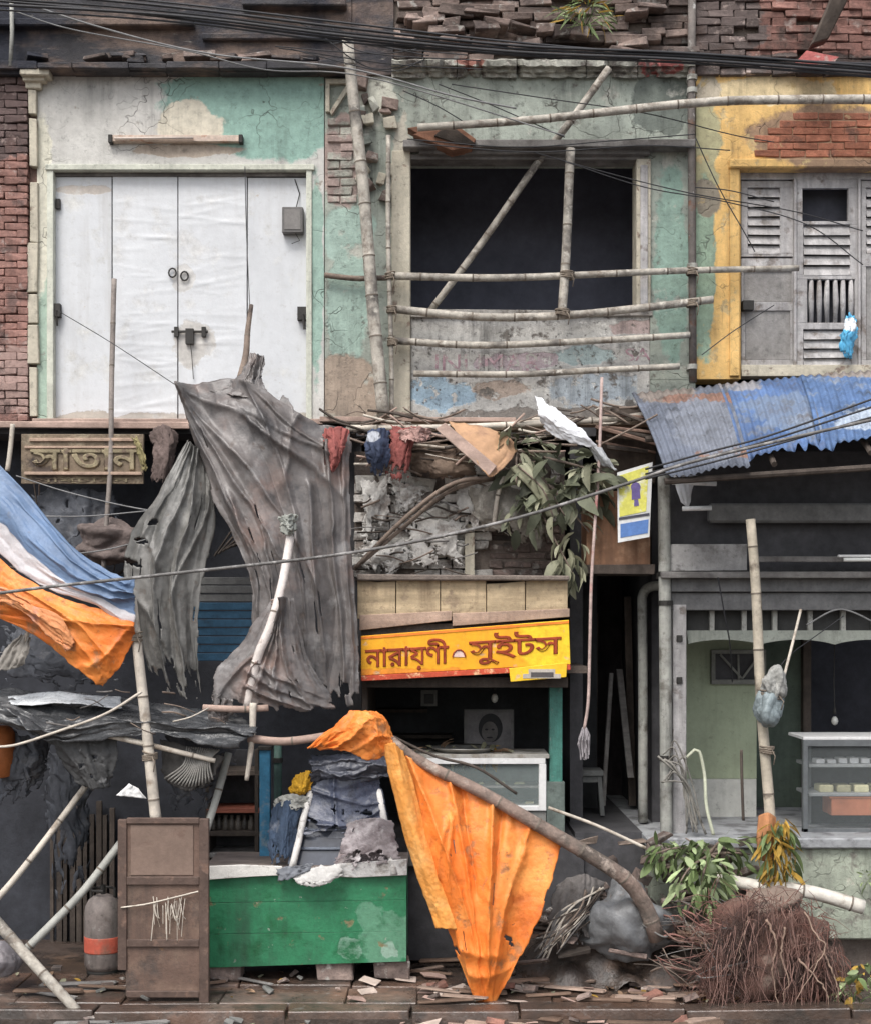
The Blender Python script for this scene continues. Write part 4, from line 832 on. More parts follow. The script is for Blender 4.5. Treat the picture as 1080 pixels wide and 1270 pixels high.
bamboo('bamboo_rail', 'third bamboo rail crossing the patched parapet', 'rail', [(488,422,-.14),(600,428,-.15),(740,422,-.15),(856,415,-.14)], .034, .030, group=gb)
bamboo('bamboo_rail', 'lowest bamboo rail crossing the blue patch of the parapet', 'rail', [(512,463,-.13),(640,464,-.14),(740,459,-.14),(842,454,-.12)], .030, .030, group=gb)
bamboo('bamboo_rail', 'dark thin rail on the green plaster left of the thick pole', 'rail', [(402,341,-.05),(440,345,-.06),(484,344,-.1)], .026, mat=STICK)
bamboo('bamboo_rail', 'bamboo rail lying along the ledge under the parapet', 'rail', [(430,531,-.40),(560,530,-.42),(680,524,-.40),(800,517,-.35)], .030, mat=TAN)
bamboo('bamboo_rail', 'thin bamboo rail sloping to the awning above the dark battens', 'rail', [(660,520,-.30),(740,521,-.36),(806,512,-.40)], .022, mat=TAN)
bamboo('wooden_stick', 'crooked wooden stick standing in front of the white door', 'stick', [(141,346,-.20),(142,430,-.25),(137,520,-.40),(134,600,-.46),(130,712,-.50)], .024, .022, mat=M('greyish_stick',(.24,.21,.19),.8,.3,6,bump=.5), wob=.014)
bamboo('wooden_stick', 'short pale stick under the ledge at the left edge', 'stick', [(15,526,-.40),(12,560,-.42),(9,584,-.44)], .022, mat=TAN)
bamboo('tree_twig', 'forked twig tip poking up behind the grey tarp in front of the door', 'twig', [(311,378,-.5),(306,410,-.55),(304,440,-.6),(298,470,-.7)], .020, .034, mat=STICK, wob=.012)
bamboo('bamboo_pole', 'upright bamboo pole in front of the orange tarp at left', 'pole', [(164,742,-1.75),(174,840,-1.75),(186,940,-1.78),(195,1024,-1.8)], .040, .046, mat=TAN)
bamboo('bamboo_pole', 'pale bamboo pole tied against the grey tarp', 'pole', [(363,655,-1.42),(352,720,-1.48),(336,775,-1.55),(318,818,-1.56),(306,880,-1.5)], .036, .040, mat=M('whitish_cane',(.66,.60,.56),.6,.2,5,patches=[((.34,.28,.25),7,.62,.05)]))
bamboo('bamboo_pole', 'thin bamboo prop rising from the left edge below the black plastic', 'pole', [(107,974,-1.4),(60,1038,-1.6),(20,1088,-1.75),(-14,1126,-1.85)], .026, mat=TAN)
bamboo('bamboo_pole', 'smooth grey bamboo prop leaning on the brown metal door', 'pole', [(150,1046,-1.45),(104,1104,-1.6),(60,1150,-1.7),(30,1180,-1.75)], .034, mat=M('grey_smooth_cane',(.34,.34,.31),.6,.2,4))
bamboo('bamboo_pole', 'split pole lying on the slabs at the bottom left corner', 'pole', [(-16,1128,-1.75),(10,1158,-1.85),(50,1205,-2.0),(96,1256,-2.1)], .048, .040, wob=.012)
bamboo('bamboo_pole', 'dark pole leaning behind the top of the brown metal door', 'pole', [(283,934,-1.3),(268,990,-1.4),(252,1044,-1.5)], .032, mat=M('grey_smooth_cane',(0,0,0)))
bamboo('bamboo_rail', 'pale bamboo running under the sagging black plastic', 'rail', [(84,903,-1.72),(150,916,-1.75),(268,944,-1.7)], .026, .020, mat=TAN)
bamboo('bamboo_stub', 'short bamboo stub hanging below the grey tarp', 'pole', [(314,872,-1.62),(313,920,-1.62),(307,968,-1.60)], .030, .018, mat=TAN)
bamboo('bamboo_rail', 'pinkish pole ending at the orange tarp cap', 'rail', [(252,878,-1.60),(300,880,-1.60),(334,878,-1.58)], .028, mat=PINK)
bamboo('bamboo_rail', 'weathered pole running into the crumpled orange tarp', 'rail', [(308,916,-1.62),(350,920,-1.65),(400,914,-1.7),(450,905,-1.72)], .034, mat=PINK)
br = bamboo('fallen_branch', 'long fallen branch sloping down over the orange tarp to the ground', 'branch', [(472,908,-1.80),(520,945,-1.82),(600,985,-1.84),(680,1030,-1.84),(740,1066,-1.82),(776,1092,-1.78),(798,1124,-1.72),(814,1166,-1.68)], .040, .068, mat=M('bare_branch_bark', (.27,.20,.165), .85, .35, 5, patches=[((.12,.10,.085), 3, .55, .08), ((.40,.33,.28), 7, .62, .05)], bump=.8), wob=.012, n=12)
bamboo('bamboo_lath', 'thin split bamboo running beside the fallen branch', 'lath', [(484,912,-1.70),(540,938,-1.7),(590,952,-1.72),(640,985,-1.74)], .012, mat=DARKWOOD)
bamboo('bamboo_pole', 'upright bamboo pole with bundle tied on it in front of the green wall', 'pole', [(930,644,-1.35),(938,760,-1.35),(946,900,-1.35),(955,1030,-1.35),(960,1130,-1.36)], .040, .048, mat=M('yellowish_cane', (.44,.39,.31), .65, .25, 5, patches=[((.17,.14,.11), 6, .58, .06)]))
bamboo('white_pole', 'thick whitish pole lying across the platform front and root clump', 'pole', [(884,1088,-1.35),(940,1099,-1.4),(1000,1106,-1.45),(1070,1126,-1.5)], .050, .062, mat=M('peeled_log', (.58,.55,.49), .65, .2, 5, patches=[((.34,.30,.25), 5, .60, .06)]))
bamboo('thin_pole', 'thin pale cane on the wet rubble right of the orange tarp', 'cane', [(680,1002,-1.2),(740,1024,-1.25),(800,1052,-1.3)], .014, mat=TAN)
bamboo('bent_cane', 'bent whitish plant stem in front of the white dado', 'cane', [(852,940,-1.0),(866,930,-1.0),(874,960,-1.0),(876,1000,-1.05),(884,1036,-1.1)], .015, mat=M('pale_stem',(.45,.47,.36),.7,.25,5))
bamboo('dark_stick', 'dark thin stick leaning before the white dado', 'stick', [(922,1018,-1.15),(920,930,-1.1)], .013, mat=DARKWOOD)
bamboo('thin_cane', 'thin cane slanting from the bundle up to the scalloped board', 'cane', [(972,840,-1.3),(984,790,-1.2),(992,756,-1.1)], .012, mat=TAN)
# long laths across the broken white wall
for k, (pts, lab) in enumerate((([(448,698,-.30),(500,655,-.32),(560,608,-.36),(630,590,-.38)], 'upper of two dark curved laths across the whitewashed bricks'), ([(440,706,-.28),(505,640,-.40),(560,600,-.42),(612,592,-.42)], 'lower dark curved lath across the whitewashed bricks'))):
    bamboo('curved_lath', lab, 'lath', pts, .020, mat=STICK)
bamboo('bent_cane', 'bent whitish cane among the dry leaves by the whitewashed wall', 'cane', [(612,650,-.45),(618,612,-.5),(628,590,-.52),(650,578,-.5)], .020, mat=TAN)

# lamp batten over the door
tb = thing('lamp_batten', 'rusty white lamp batten on the plaster above the white door', 'lamp', P(216,174,-.05)); B('batten', M('rusty_white_batten', (.52,.42,.35), .6, .3, 5, patches=[((.32,.14,.07), 5, .58, .06)], bump=.3), tb, (137,167,297,175,-.06,0), j=.003)
for px in (134, 296): B('end_cap', IRON, tb, (px,166,px+5,176,-.075,0))
MB().tube([P(142,171,-.08), P(240,170.5,-.08)], .012, 8).build('tube', M('dusty_tube', (.60,.52,.46), .5, .2, 5), tb, smooth=True)

# ================================================================ TARPS
GT = M('grey_brown_tarp', (.140,.126,.120), .42, .38, 1.6, patches=[((.22,.145,.12), 1.5, .60, .10), ((.24,.23,.225), 4, .60, .08), ((.07,.066,.066), 3, .58, .08), ((.10,.08,.07), 9, .64, .05)], bump=.3, bscale=22, spec=.5)
GT2 = M('olive_grey_tarp', (.150,.146,.136), .5, .34, 2.0, patches=[((.27,.265,.25), 3, .60, .08), ((.085,.084,.078), 4, .58, .07), ((.12,.10,.085), 9, .64, .05)], bump=.3, bscale=22, spec=.5)
def tear(seed, n, holes):
    return lambda u, v: any(((u-a)/c)**2 + ((v-b)/d)**2 < 1 for a, b, c, d in holes)
t1 = cloth('grey_tarp', GT, [
 [(222,480,-.95),(248,477,-.95),(285,468,-1.0),(318,478,-1.05),(352,497,-1.05),(396,524,-1.0),(438,531,-.95)],
 [(240,548,-1.0),(268,545,-1.08),(305,540,-1.15),(335,545,-1.15),(366,550,-1.12),(402,555,-1.05),(437,568,-1.0)],
 [(262,612,-1.05),(288,612,-1.15),(318,610,-1.20),(345,612,-1.18),(376,616,-1.15),(408,622,-1.10),(436,632,-1.05)],
 [(292,668,-1.10),(312,668,-1.20),(335,670,-1.25),(358,674,-1.22),(384,684,-1.18),(410,692,-1.12),(439,700,-1.08)],
 [(312,722,-1.15),(328,725,-1.22),(348,730,-1.26),(368,740,-1.24),(390,752,-1.20),(416,762,-1.14),(442,772,-1.10)],
 [(312,790,-1.15),(330,796,-1.20),(352,802,-1.24),(374,810,-1.22),(396,815,-1.18),(420,820,-1.14),(446,826,-1.10)],
 [(316,862,-1.15),(338,866,-1.20),(358,868,-1.22),(380,870,-1.20),(402,872,-1.18),(424,873,-1.14),(449,874,-1.10)]],
 150, 130, slack=(1.14,1.03), noise=.060, seed=3, fray=.009, crump=.011, rag=(.10,.010), slits=16, freq=3.2, asp=2, folds=[(0,0,.75,.62,.018,.10),(0,0,.40,.55,.016,.09),(0,.02,.25,.8,.02,.07),(.02,0,.95,.30,.016,.08),(.45,0,.62,.42,.02,.08),(.45,0,.92,.20,.014,.08),(.75,.0,.55,.30,.016,.07),(.35,.09,.92,.19,.012,.06),(.40,.13,.80,.24,.012,.06),(.25,.06,.70,.13,.012,.05),(.86,.12,.88,1,.016,.09),(.96,.1,.95,1,.014,.07),(.72,.3,.70,1,.018,.07),(.60,.40,.52,.95,.016,.06),(.15,.35,.08,.75,.02,.08),(.30,.45,.22,.80,.016,.06)], drop=None)
tag(t1, 'big brown grey tarp hung from the ledge in the centre left', 'tarp')
t2 = cloth('grey_tarp', GT2, [
 [(232,546,-.92),(240,552,-.95),(250,560,-.95),(262,574,-.92)],
 [(200,602,-1.0),(220,608,-1.10),(243,622,-1.10),(268,640,-1.0)],
 [(162,662,-1.05),(192,668,-1.18),(224,684,-1.15),(256,704,-1.05)],
 [(154,718,-1.1),(184,728,-1.24),(214,742,-1.20),(247,758,-1.08)],
 [(172,786,-1.1),(194,796,-1.22),(220,804,-1.18),(248,812,-1.08)],
 [(192,850,-1.1),(210,858,-1.18),(230,864,-1.15),(252,868,-1.08)]],
 120, 80, slack=(1.16,1.04), noise=.070, seed=8, fray=.009, crump=.010, rag=(.13,.016), slits=10, freq=2.6, asp=3, folds=[(.5,0,.35,1,.03,.10),(.6,0,.75,1,.03,.10),(.3,0,.12,.6,.025,.07),(.9,.1,.55,.9,.02,.07),(.1,.35,.6,.55,.02,.06),(.05,.6,.5,.8,.02,.05)], drop=tear(1,0,[(.16,.42,.10,.012),(.08,.52,.14,.010),(.22,.34,.05,.014),(.05,.62,.08,.008)]))
tag(t2, 'olive grey tarp wing with torn slits hanging left of the brown tarp', 'tarp')
t3 = cloth('grey_tarp', GT, [
 [(338,742,-1.42),(345,744,-1.46),(356,742,-1.46),(366,742,-1.42)],
 [(296,798,-1.40),(326,800,-1.50),(356,806,-1.50),(388,826,-1.38)],
 [(264,838,-1.40),(306,846,-1.52),(356,852,-1.54),(410,862,-1.36)],
 [(262,874,-1.42),(310,882,-1.54),(366,890,-1.54),(420,884,-1.36)]],
 80, 100, slack=(1.22,1.04), noise=.045, seed=14, fray=.008, crump=.006, rag=(.16,.02), slits=6, freq=3, folds=[(.5,0,.05,.9,.02,.09),(.5,0,.22,1,.02,.09),(.5,0,.40,1,.016,.07),(.5,0,.62,1,.02,.08),(.5,0,.85,.95,.02,.09),(.3,.55,.98,.9,.03,.07),(.35,.7,.95,.99,.025,.07),(.3,.45,.9,.72,.025,.06)])
tag(t3, 'gathered lower grey tarp tied to the pale pole above the orange cap', 'tarp')
t4 = cloth('grey_tarp', GT, [[(262,862,-1.50),(276,866,-1.55),(288,868,-1.52)],[(260,886,-1.5),(274,890,-1.56),(288,890,-1.52)],[(262,912,-1.5),(276,914,-1.54),(286,910,-1.5)]], 44, 30, seed=16, noise=.06, fray=.014, freq=2, rag=(.5,.1))
tag(t4, 'narrow strip of grey tarp hanging over the pinkish rail', 'tarp')
t5 = cloth('tarp_tip', GT, [[(312,436,-.80),(320,440,-.84),(329,446,-.84)],[(292,468,-.88),(308,470,-.98),(326,470,-.92)],[(256,482,-.96),(300,490,-1.10),(334,494,-1.02)]], 40, 30, seed=20, noise=.05, fray=.010, folds=[(.5,0,.1,1,.04,.05),(.5,0,.8,1,.04,.05)]); tag(t5, 'peaked corner of grey tarp sticking up over the white door', 'tarp')
t6 = cloth('tarp_tip', GT, [[(350,490,-.9),(358,494,-.95)],[(343,502,-1.0),(364,506,-1.05)],[(338,514,-1.02),(368,520,-1.06)]], 14, 10, slack=(1.1,1.05), seed=21, noise=.04, fray=.004); tag(t6, 'little dark fold of tarp standing at the top of the brown tarp', 'tarp')
cap = cloth('plastic_bag', M('dull_plastic_cap', (.30,.31,.28), .5, .2, 4, bump=.4), [[(346,642,-1.40),(358,638,-1.5),(372,642,-1.40)],[(346,652,-1.42),(358,654,-1.52),(370,655,-1.42)],[(352,664,-1.42),(360,666,-1.47),(366,665,-1.42)]], 36, 36, seed=22, noise=.04, crump=.022, fray=.012, rag=(.25,.08)); tag(cap, 'grey plastic bag capping the top of the pale pole', 'bag')
rt = MB()
for k in range(5): rt.tube([P(344+(k%2),744+k*2.2,-1.46) + Vector((.05*math.cos(a*.7), .05*math.sin(a*.7), .006*math.sin(a))) for a in range(10)], .006, 5)
tag(rt.build('rope_tie', PINK, smooth=True), 'rope lashing round the pale pole at the gathered tarp', 'rope')

def striped(name, a, b, edges, rough=.5):
    t = NT(name); uv = t.n('ShaderNodeUVMap', uv_map='uv').outputs[0]; sp = t.n('ShaderNodeSeparateXYZ'); t.l(uv, sp.inputs[0])
    d = t.math('ADD', sp.outputs[1], t.math('MULTIPLY', t.math('SUBTRACT', t.noise(5, 4), .5), .03)); c = t.mix(t.mapr(d, edges-.01, edges+.01), a, b)
    n = t.noise(4, 8, .65); c = t.mix(1.0, c, t.mix(t.mapr(n, .3, .7), (.72,)*3, (1.25,)*3), 'MULTIPLY'); c = t.mix(t.mapr(t.noise(7, 6, .7, seed=4), .60, .70), c, (.16,.17,.2))
    t.l(c, t.b.inputs['Base Color']); t.b.inputs['Roughness'].default_value = rough
    bp = t.n('ShaderNodeBump'); bp.inputs['Strength'].default_value = .35; bp.inputs['Distance'].default_value = .02; t.l(t.noise(24, 5, .7), bp.inputs['Height']); t.l(bp.outputs[0], t.b.inputs['Normal'])
    return t.m
blue = cloth('blue_tarp', striped('blue_white_tarp', (.135,.205,.33), (.66,.64,.655), .70), [
 [(-60,528,-1.6),(0,578,-1.65),(50,630,-1.72),(105,690,-1.80),(150,716,-1.84),(168,722,-1.80)],
 [(-60,590,-1.65),(0,626,-1.78),(40,668,-1.84),(88,712,-1.88),(134,736,-1.88),(168,748,-1.82)],
 [(-60,650,-1.62),(0,686,-1.72),(30,712,-1.78),(70,734,-1.82),(120,752,-1.84),(166,790,-1.80)]], 70, 110, slack=(1.05,1.06), seed=31, noise=.05, fray=.008, freq=1.6, pdir=(.5,1), folds=[(1,.3,.3,.2,.03,.06),(1,.3,.4,.5,.03,.06),(1,.4,.5,.8,.025,.05),(.9,.1,.2,.0,.03,.04)])
tag(blue, 'blue tarp with a white edge sagging at the left', 'tarp')
ORG = M('orange_tarp_cloth', (.76,.20,.034), .45, .12, 2, patches=[((.82,.33,.085), 2.2, .56, .12), ((.52,.13,.025), 3, .60, .08), ((.40,.17,.07), 7, .62, .05), ((.14,.06,.03), 11, .69, .02)], bump=.5, bscale=24, spec=.35)
ol = cloth('orange_tarp', ORG, [
 [(-60,640,-1.66),(0,694,-1.74),(28,718,-1.80),(70,740,-1.84),(120,756,-1.84),(167,770,-1.80)],
 [(-60,700,-1.66),(0,726,-1.80),(40,744,-1.88),(90,762,-1.90),(130,780,-1.88),(167,794,-1.80)],
 [(-60,740,-1.64),(0,756,-1.74),(44,768,-1.82),(88,790,-1.88),(128,812,-1.88),(150,822,-1.82)],
 [(-60,752,-1.62),(0,765,-1.70),(52,790,-1.78),(84,820,-1.84),(110,842,-1.84),(125,852,-1.80)]], 64, 110, slack=(1.06,1.06), seed=35, noise=.045, fray=.008, freq=1.8, pdir=(.6,1), folds=[(1,.1,.5,.5,.03,.06),(1,.1,.75,.9,.03,.06),(.4,.2,.95,.8,.025,.05),(.3,.4,.9,.9,.02,.04)])
tag(ol, 'orange tarp hanging in a point below the blue tarp at left', 'tarp')
fold = cloth('tarp_fold', M('pale_orange_fold', (.66,.28,.12), .55, .2, 3, patches=[((.55,.30,.24), 4, .58, .06)], bump=.4), [[(-40,722,-1.88),(4,728,-1.92),(40,748,-1.94),(74,768,-1.94),(92,792,-1.92)],[(-40,742,-1.88),(0,748,-1.93),(34,764,-1.96),(62,788,-1.95),(84,808,-1.92)]], 26, 80, slack=(1.06,1.25), seed=37, noise=.05, freq=1.6, pdir=(.7,1.2), fray=.01, folds=[(0,.3,.6,.5,.05,.05),(.4,.6,1,.3,.05,.05)]); tag(fold, 'twisted pale orange fold along the edge of the left orange tarp', 'tarp')
rag = cloth('grey_rag', M('grey_beige_rag', (.30,.28,.25), .85, .25, 5, bump=.5), [[(24,786,-1.6),(38,790,-1.62)],[(6,806,-1.6),(34,812,-1.66)],[(-12,834,-1.6),(28,826,-1.62)]], 24, 18, slack=(1.2,1.08), seed=39, noise=.08, fray=.006); tag(rag, 'grey rag tied to a stick at the left edge below the orange tarp', 'rag')
bamboo('wooden_stick', 'short stick holding the grey rag at the left edge', 'stick', [(42,764,-1.6),(34,784,-1.62),(26,800,-1.62)], .018, mat=TAN)

# right orange tarp: cap, hanging triangle, folded hem
oc = thing('orange_tarp', 'large bright orange tarp hanging in a triangle from the fallen branch', 'tarp', P(596,1258,-1.9))
TR = []
for k, v in enumerate((0, .2, .4, .6, .8, 1.0)):
    L = (482 + (586-482)*v - 6*math.sin(v*3.1), 925 + (1236-925)*v); Rr = (697 + (618-697)*v + 8*math.sin(v*3.1), 1046 + (1238-1046)*v)
    row = []
    for i in range(6):
        u = i/5; px = L[0]+(Rr[0]-L[0])*u; py = L[1]+(Rr[1]-L[1])*u + (26*math.sin(math.pi*u)*v**3 if v > .7 else 0) - (3*math.sin(math.pi*u))*(1-v)
        row.append((px, py, -1.80 - .10*math.sin(v*math.pi)*(1 if i % 2 else .2) - .04*v - .1*math.sin(u*3.1)*math.sin(v*3.1)))
    TR.append(row)
cloth('sheet', ORG, TR, 140, 110, parent=oc, slack=(1.075,1.025), seed=44, noise=.035, freq=2.2, fray=.007, crump=.014, asp=1.6, rag=(.04,.006), slits=4, folds=[(.12,.0,.45,.95,.03,.07),(.36,.0,.42,.75,.02,.08),(.42,.0,.46,.5,.02,-.06),(.60,.0,.57,.85,.018,.09),(.66,.0,.62,.6,.02,-.07),(.82,.02,.66,.8,.025,.06),(.30,.2,.12,.5,.02,.05),(.35,.15,.20,.55,.016,.05),(.1,.78,.7,.74,.03,.07),(.2,.86,.9,.80,.025,.05)], drop=tear(1,0,[(.78,.66,.05,.012),(.83,.68,.04,.010),(.06,.80,.05,.012)]))
cloth('hem_fold', M('light_orange_cloth', (.74,.31,.07), .55, .15, 3, patches=[((.80,.42,.14), 3, .56, .08)], bump=.4), [
 [(476,924,-1.88),(488,922,-1.95),(499,930,-1.88)],[(485,975,-1.88),(500,974,-1.97),(514,978,-1.88)],[(502,1040,-1.88),(517,1038,-1.97),(532,1040,-1.88)],[(522,1100,-1.90),(538,1099,-1.98),(553,1100,-1.91)],[(540,1150,-1.92),(556,1152,-1.97),(572,1154,-1.93)]], 110, 22, parent=oc, slack=(1.10,1.02), seed=46, noise=.03, fray=.005, freq=1, asp=8, crump=.03)
cloth('cap', ORG, [
 [(384,926,-1.72),(412,902,-1.80),(436,882,-1.84),(458,879,-1.84),(476,890,-1.82),(486,912,-1.80)],
 [(392,928,-1.74),(420,914,-1.88),(446,902,-1.96),(464,902,-1.96),(478,912,-1.90),(489,926,-1.84)],
 [(400,930,-1.72),(424,928,-1.82),(446,938,-1.88),(464,940,-1.88),(480,936,-1.86),(492,936,-1.82)]], 56, 70, parent=oc, slack=(1.10,1.12), seed=48, noise=.05, fray=.01, freq=1.6, pdir=(1,.8), folds=[(.1,.9,.7,.2,.03,.06),(.2,1,.8,.5,.03,.05),(.6,0,.75,1,.03,.05)])

# black plastic over left stall
BP = M('wet_black_plastic', (.05,.052,.055), .28, .4, 2, patches=[((.13,.13,.13), 3, .60, .06)], bump=.5, bscale=16, spec=.6)
bp = cloth('black_plastic', BP, [
 [(-60,846,-1.1),(20,856,-1.1),(90,862,-1.15),(160,868,-1.15),(230,876,-1.2),(300,888,-1.25)],
 [(-60,858,-1.5),(20,872,-1.5),(80,886,-1.5),(160,884,-1.5),(230,892,-1.5),(310,900,-1.5)],
 [(-60,866,-1.75),(10,880,-1.78),(64,900,-1.8),(140,892,-1.78),(220,900,-1.75),(318,906,-1.7)],
 [(-60,884,-1.80),(10,898,-1.82),(70,914,-1.84),(150,910,-1.8),(220,920,-1.78),(290,922,-1.72)]], 60, 150, slack=(1.08,1.10), seed=51, noise=.07, fray=.020, freq=2.0, pdir=(.35,1.3), folds=[(0,.3,.3,.85,.02,.08),(.3,.85,.6,.55,.02,.08),(.05,.2,.5,.6,.02,.06),(.5,.7,1,.6,.02,.07),(.55,.45,1,.75,.02,.06),(.2,.5,.7,.35,.015,.05)]); tag(bp, 'wet black plastic sheet sagging over the left stall', 'plastic sheet')
sv = cloth('silver_plastic', M('silver_plastic', (.55,.57,.58), .3, .2, 5, bump=.4, spec=.6), [[(10,866,-1.3),(70,858,-1.35),(150,866,-1.35)],[(12,874,-1.55),(76,872,-1.58),(150,878,-1.55)]], 16, 40, slack=(1.05,1.12), seed=52, noise=.05, fray=.006); tag(sv, 'pale strip standing in for the wet reflection on the black sheet', 'plastic sheet')  # pale strip added to stand in for the sheen of the wet sheet
hg = cloth('torn_plastic', M('torn_dark_plastic', (.055,.055,.055), .5, .4, 4, patches=[((.20,.20,.20), 8, .66, .03)], bump=.6), [[(56,914,-1.70),(100,916,-1.74),(145,916,-1.7)],[(80,948,-1.70),(108,950,-1.76),(143,948,-1.7)],[(100,974,-1.7),(118,978,-1.74),(140,976,-1.7)]], 30, 34, slack=(1.12,1.05), seed=53, noise=.06, fray=.010, drop=tear(1,0,[(.4,.5,.06,.05),(.7,.3,.05,.04),(.55,.75,.05,.05)])); tag(hg, 'torn dark plastic flap hanging under the black sheet', 'plastic sheet')
fr = MB()
for k in range(15):
    a = k/14; fr.tube(curve([P(232+a*40,926+a*4,-1.62), P(228+a*32,948+4*math.sin(a*5),-1.68), P(204+a*60,966+10*math.sin(a*3),-1.66)], 8), .008, 5)
fb = cloth('ribbed_flap', M('ribbed_dark_cloth', (.085,.08,.075), .8, .35, 5), [[(200,918,-1.6),(238,928,-1.62),(276,940,-1.6)],[(200,946,-1.6),(236,956,-1.66),(266,962,-1.6)],[(206,972,-1.6),(232,978,-1.62),(252,974,-1.6)]], 22, 30, slack=(1.15,1.05), seed=55, noise=.06, fray=.008); tag(fb, 'dark cloth flap with pale ribs hanging beside the bamboo pole', 'flap')
o = fr.build('rib', M('pale_rib', (.26,.25,.23), .8, .25, 6), fb, smooth=True)
wt = cloth('white_scrap', WFR, [[(160,972,-1.74),(172,978,-1.74)],[(144,986,-1.74),(182,990,-1.74)]], 10, 12, slack=(1.1,1.1), seed=57, noise=.04); tag(wt, 'small white triangular scrap in the dark left stall', 'scrap')
rp_ = MB().tube(curve(pts3([(-10,927,-1.9),(20,924,-1.9),(70,908,-1.92),(130,886,-1.92),(176,858,-1.88)]), 40), .011, 6); tag(rp_.build('rope', TAN, smooth=True), 'pale twisted rope running from the left edge to the bamboo pole', 'rope')
og = MB().lathe(P(-2,965,-1.2), [(.05,0),(.13,.02),(.15,.2),(.14,.38),(.10,.44),(.02,.44)], 16); tag(og.build('orange_bin', M('dull_orange_bin', (.36,.12,.04), .5, .25, 4), smooth=True), 'dull orange container cut off by the left edge', 'container')

# white sheet, cardboard, leaves and clutter on the ledge
wc = cloth('white_sheet', M('white_plastic_sheet', (.76,.77,.79), .4, .06, 3, bump=.3, spec=.5), [[(664,490,-.85),(680,502,-.9),(696,512,-.9)],[(668,512,-.9),(694,524,-1.0),(722,534,-.95)],[(672,530,-.85),(704,546,-.95),(746,556,-.9)]], 44, 44, seed=61, noise=.03, fray=.008, freq=1.5, pdir=(.6,.8)); tag(wc, 'white plastic sheet spread over the leaves beside the awning', 'plastic sheet')
wc2 = cloth('grey_sheet', M('grey_plastic_sheet', (.40,.41,.42), .4, .2, 4, bump=.3), [[(722,544,-.8),(734,552,-.85),(746,556,-.8)],[(734,562,-.8),(748,568,-.86),(758,572,-.8)],[(744,576,-.8),(756,580,-.82),(765,584,-.8)]], 18, 16, slack=(1.15,1.05), seed=63, noise=.05, fray=.005); tag(wc2, 'grey crumpled tail of plastic below the white sheet', 'plastic sheet')
cb = thing('cardboard_sheet', 'bent brown cardboard sheet lying over the broken wall top', 'cardboard', P(605,590,-.75)); CBM = M('brown_cardboard', (.42,.255,.15), .85, .2, 3, patches=[((.30,.18,.12), 3, .56, .07)], bump=.3)
cloth('sheet', CBM, [[(555,524,-.45),(590,528,-.5),(625,538,-.5),(640,552,-.5)],[(572,542,-.7),(596,552,-.75),(622,562,-.72),(636,566,-.66)],[(566,548,-.85),(588,570,-.9),(604,588,-.92),(612,590,-.88)]], 20, 30, parent=cb, slack=(1.02,1.02), seed=65, noise=.04, solid=.008, fray=.006)
MB().hexa([tuple(P(*q)) for q in ((540,532,-.86),(606,590,-.93),(616,578,-.90),(552,524,-.84),(540,532,-.8),(606,590,-.87),(616,578,-.84),(552,524,-.78))]).build('edge_batten', PINK, cb, bevel=.006)
def clutter(name, label, cat, mat, ctrl, seed, **k):
    a = dict(slack=(1.2,1.12), noise=.06, fray=.008, seed=seed, freq=1.8, crump=.008, rag=(.25,.04)); a.update(k); o = cloth(name, mat, ctrl, 44, 40, **a); return tag(o, label, cat)
clutter('red_cloth', 'dark red cloth hanging from the ledge over the white bricks', 'cloth', M('dull_red_cloth', (.28,.09,.08), .9, .3, 4, bump=.5), [[(482,528,-.42),(505,530,-.5),(520,528,-.45)],[(484,556,-.45),(502,560,-.54),(510,558,-.48)],[(478,590,-.42),(494,600,-.5),(508,592,-.45)]], 71)
clutter('red_cloth', 'narrow red and brown rag at the right edge of the brown tarp', 'cloth', MATS['dull_red_cloth'], [[(400,532,-1.05),(416,530,-1.1),(434,532,-1.05)],[(402,560,-1.08),(416,562,-1.16),(428,558,-1.1)],[(402,586,-1.05),(408,590,-1.1),(416,584,-1.06)]], 72)
clutter('blue_cloth', 'dark navy bundle with a pale spot hung on the ledge', 'cloth', M('navy_cloth', (.05,.065,.11), .8, .35, 5, blobs=[((.40,.42,.46), 466,552,9,7,.5)], bump=.5), [[(454,536,-.5),(468,532,-.6),(484,534,-.5)],[(454,560,-.5),(468,562,-.64),(484,560,-.52)],[(460,588,-.45),(470,590,-.52),(482,584,-.48)]], 73)
clutter('pink_bundle', 'pinkish rolled cloth lying on the ledge by the cardboard', 'cloth', M('pinkish_cloth', (.40,.25,.22), .85, .25, 5, bump=.5), [[(494,532,-.5),(516,531,-.6),(536,534,-.5)],[(494,548,-.5),(516,549,-.62),(534,546,-.5)]], 74)
clutter('brown_sacking', 'brown torn sacking sagging on the broken wall top', 'sacking', M('brown_sacking_cloth', (.17,.125,.095), .95, .35, 5, bump=.7), [[(506,548,-.3),(545,550,-.4),(588,560,-.35)],[(508,575,-.3),(545,580,-.45),(590,584,-.38)],[(516,590,-.25),(548,594,-.36),(580,594,-.3)]], 75)
clutter('grey_sacking', 'grey torn sacking hanging over the dark bricks by the leaves', 'sacking', M('grey_sacking_cloth', (.24,.22,.19), .9, .35, 5, patches=[((.38,.36,.32), 6, .58, .06)], bump=.7), [[(580,606,-.3),(620,600,-.42),(664,620,-.4)],[(590,640,-.3),(628,640,-.5),(676,650,-.45)],[(604,660,-.28),(636,668,-.4),(668,690,-.38)]], 76)
clutter('hanging_rag', 'dark brown rag bundle under the ledge right of old signboard', 'rag', M('dark_brown_rag', (.14,.105,.095), .9, .4, 5, bump=.7), [[(186,536,-.5),(206,528,-.6),(222,540,-.55)],[(190,568,-.5),(208,562,-.66),(218,570,-.55)],[(186,606,-.45),(200,612,-.55),(214,604,-.5)]], 77)
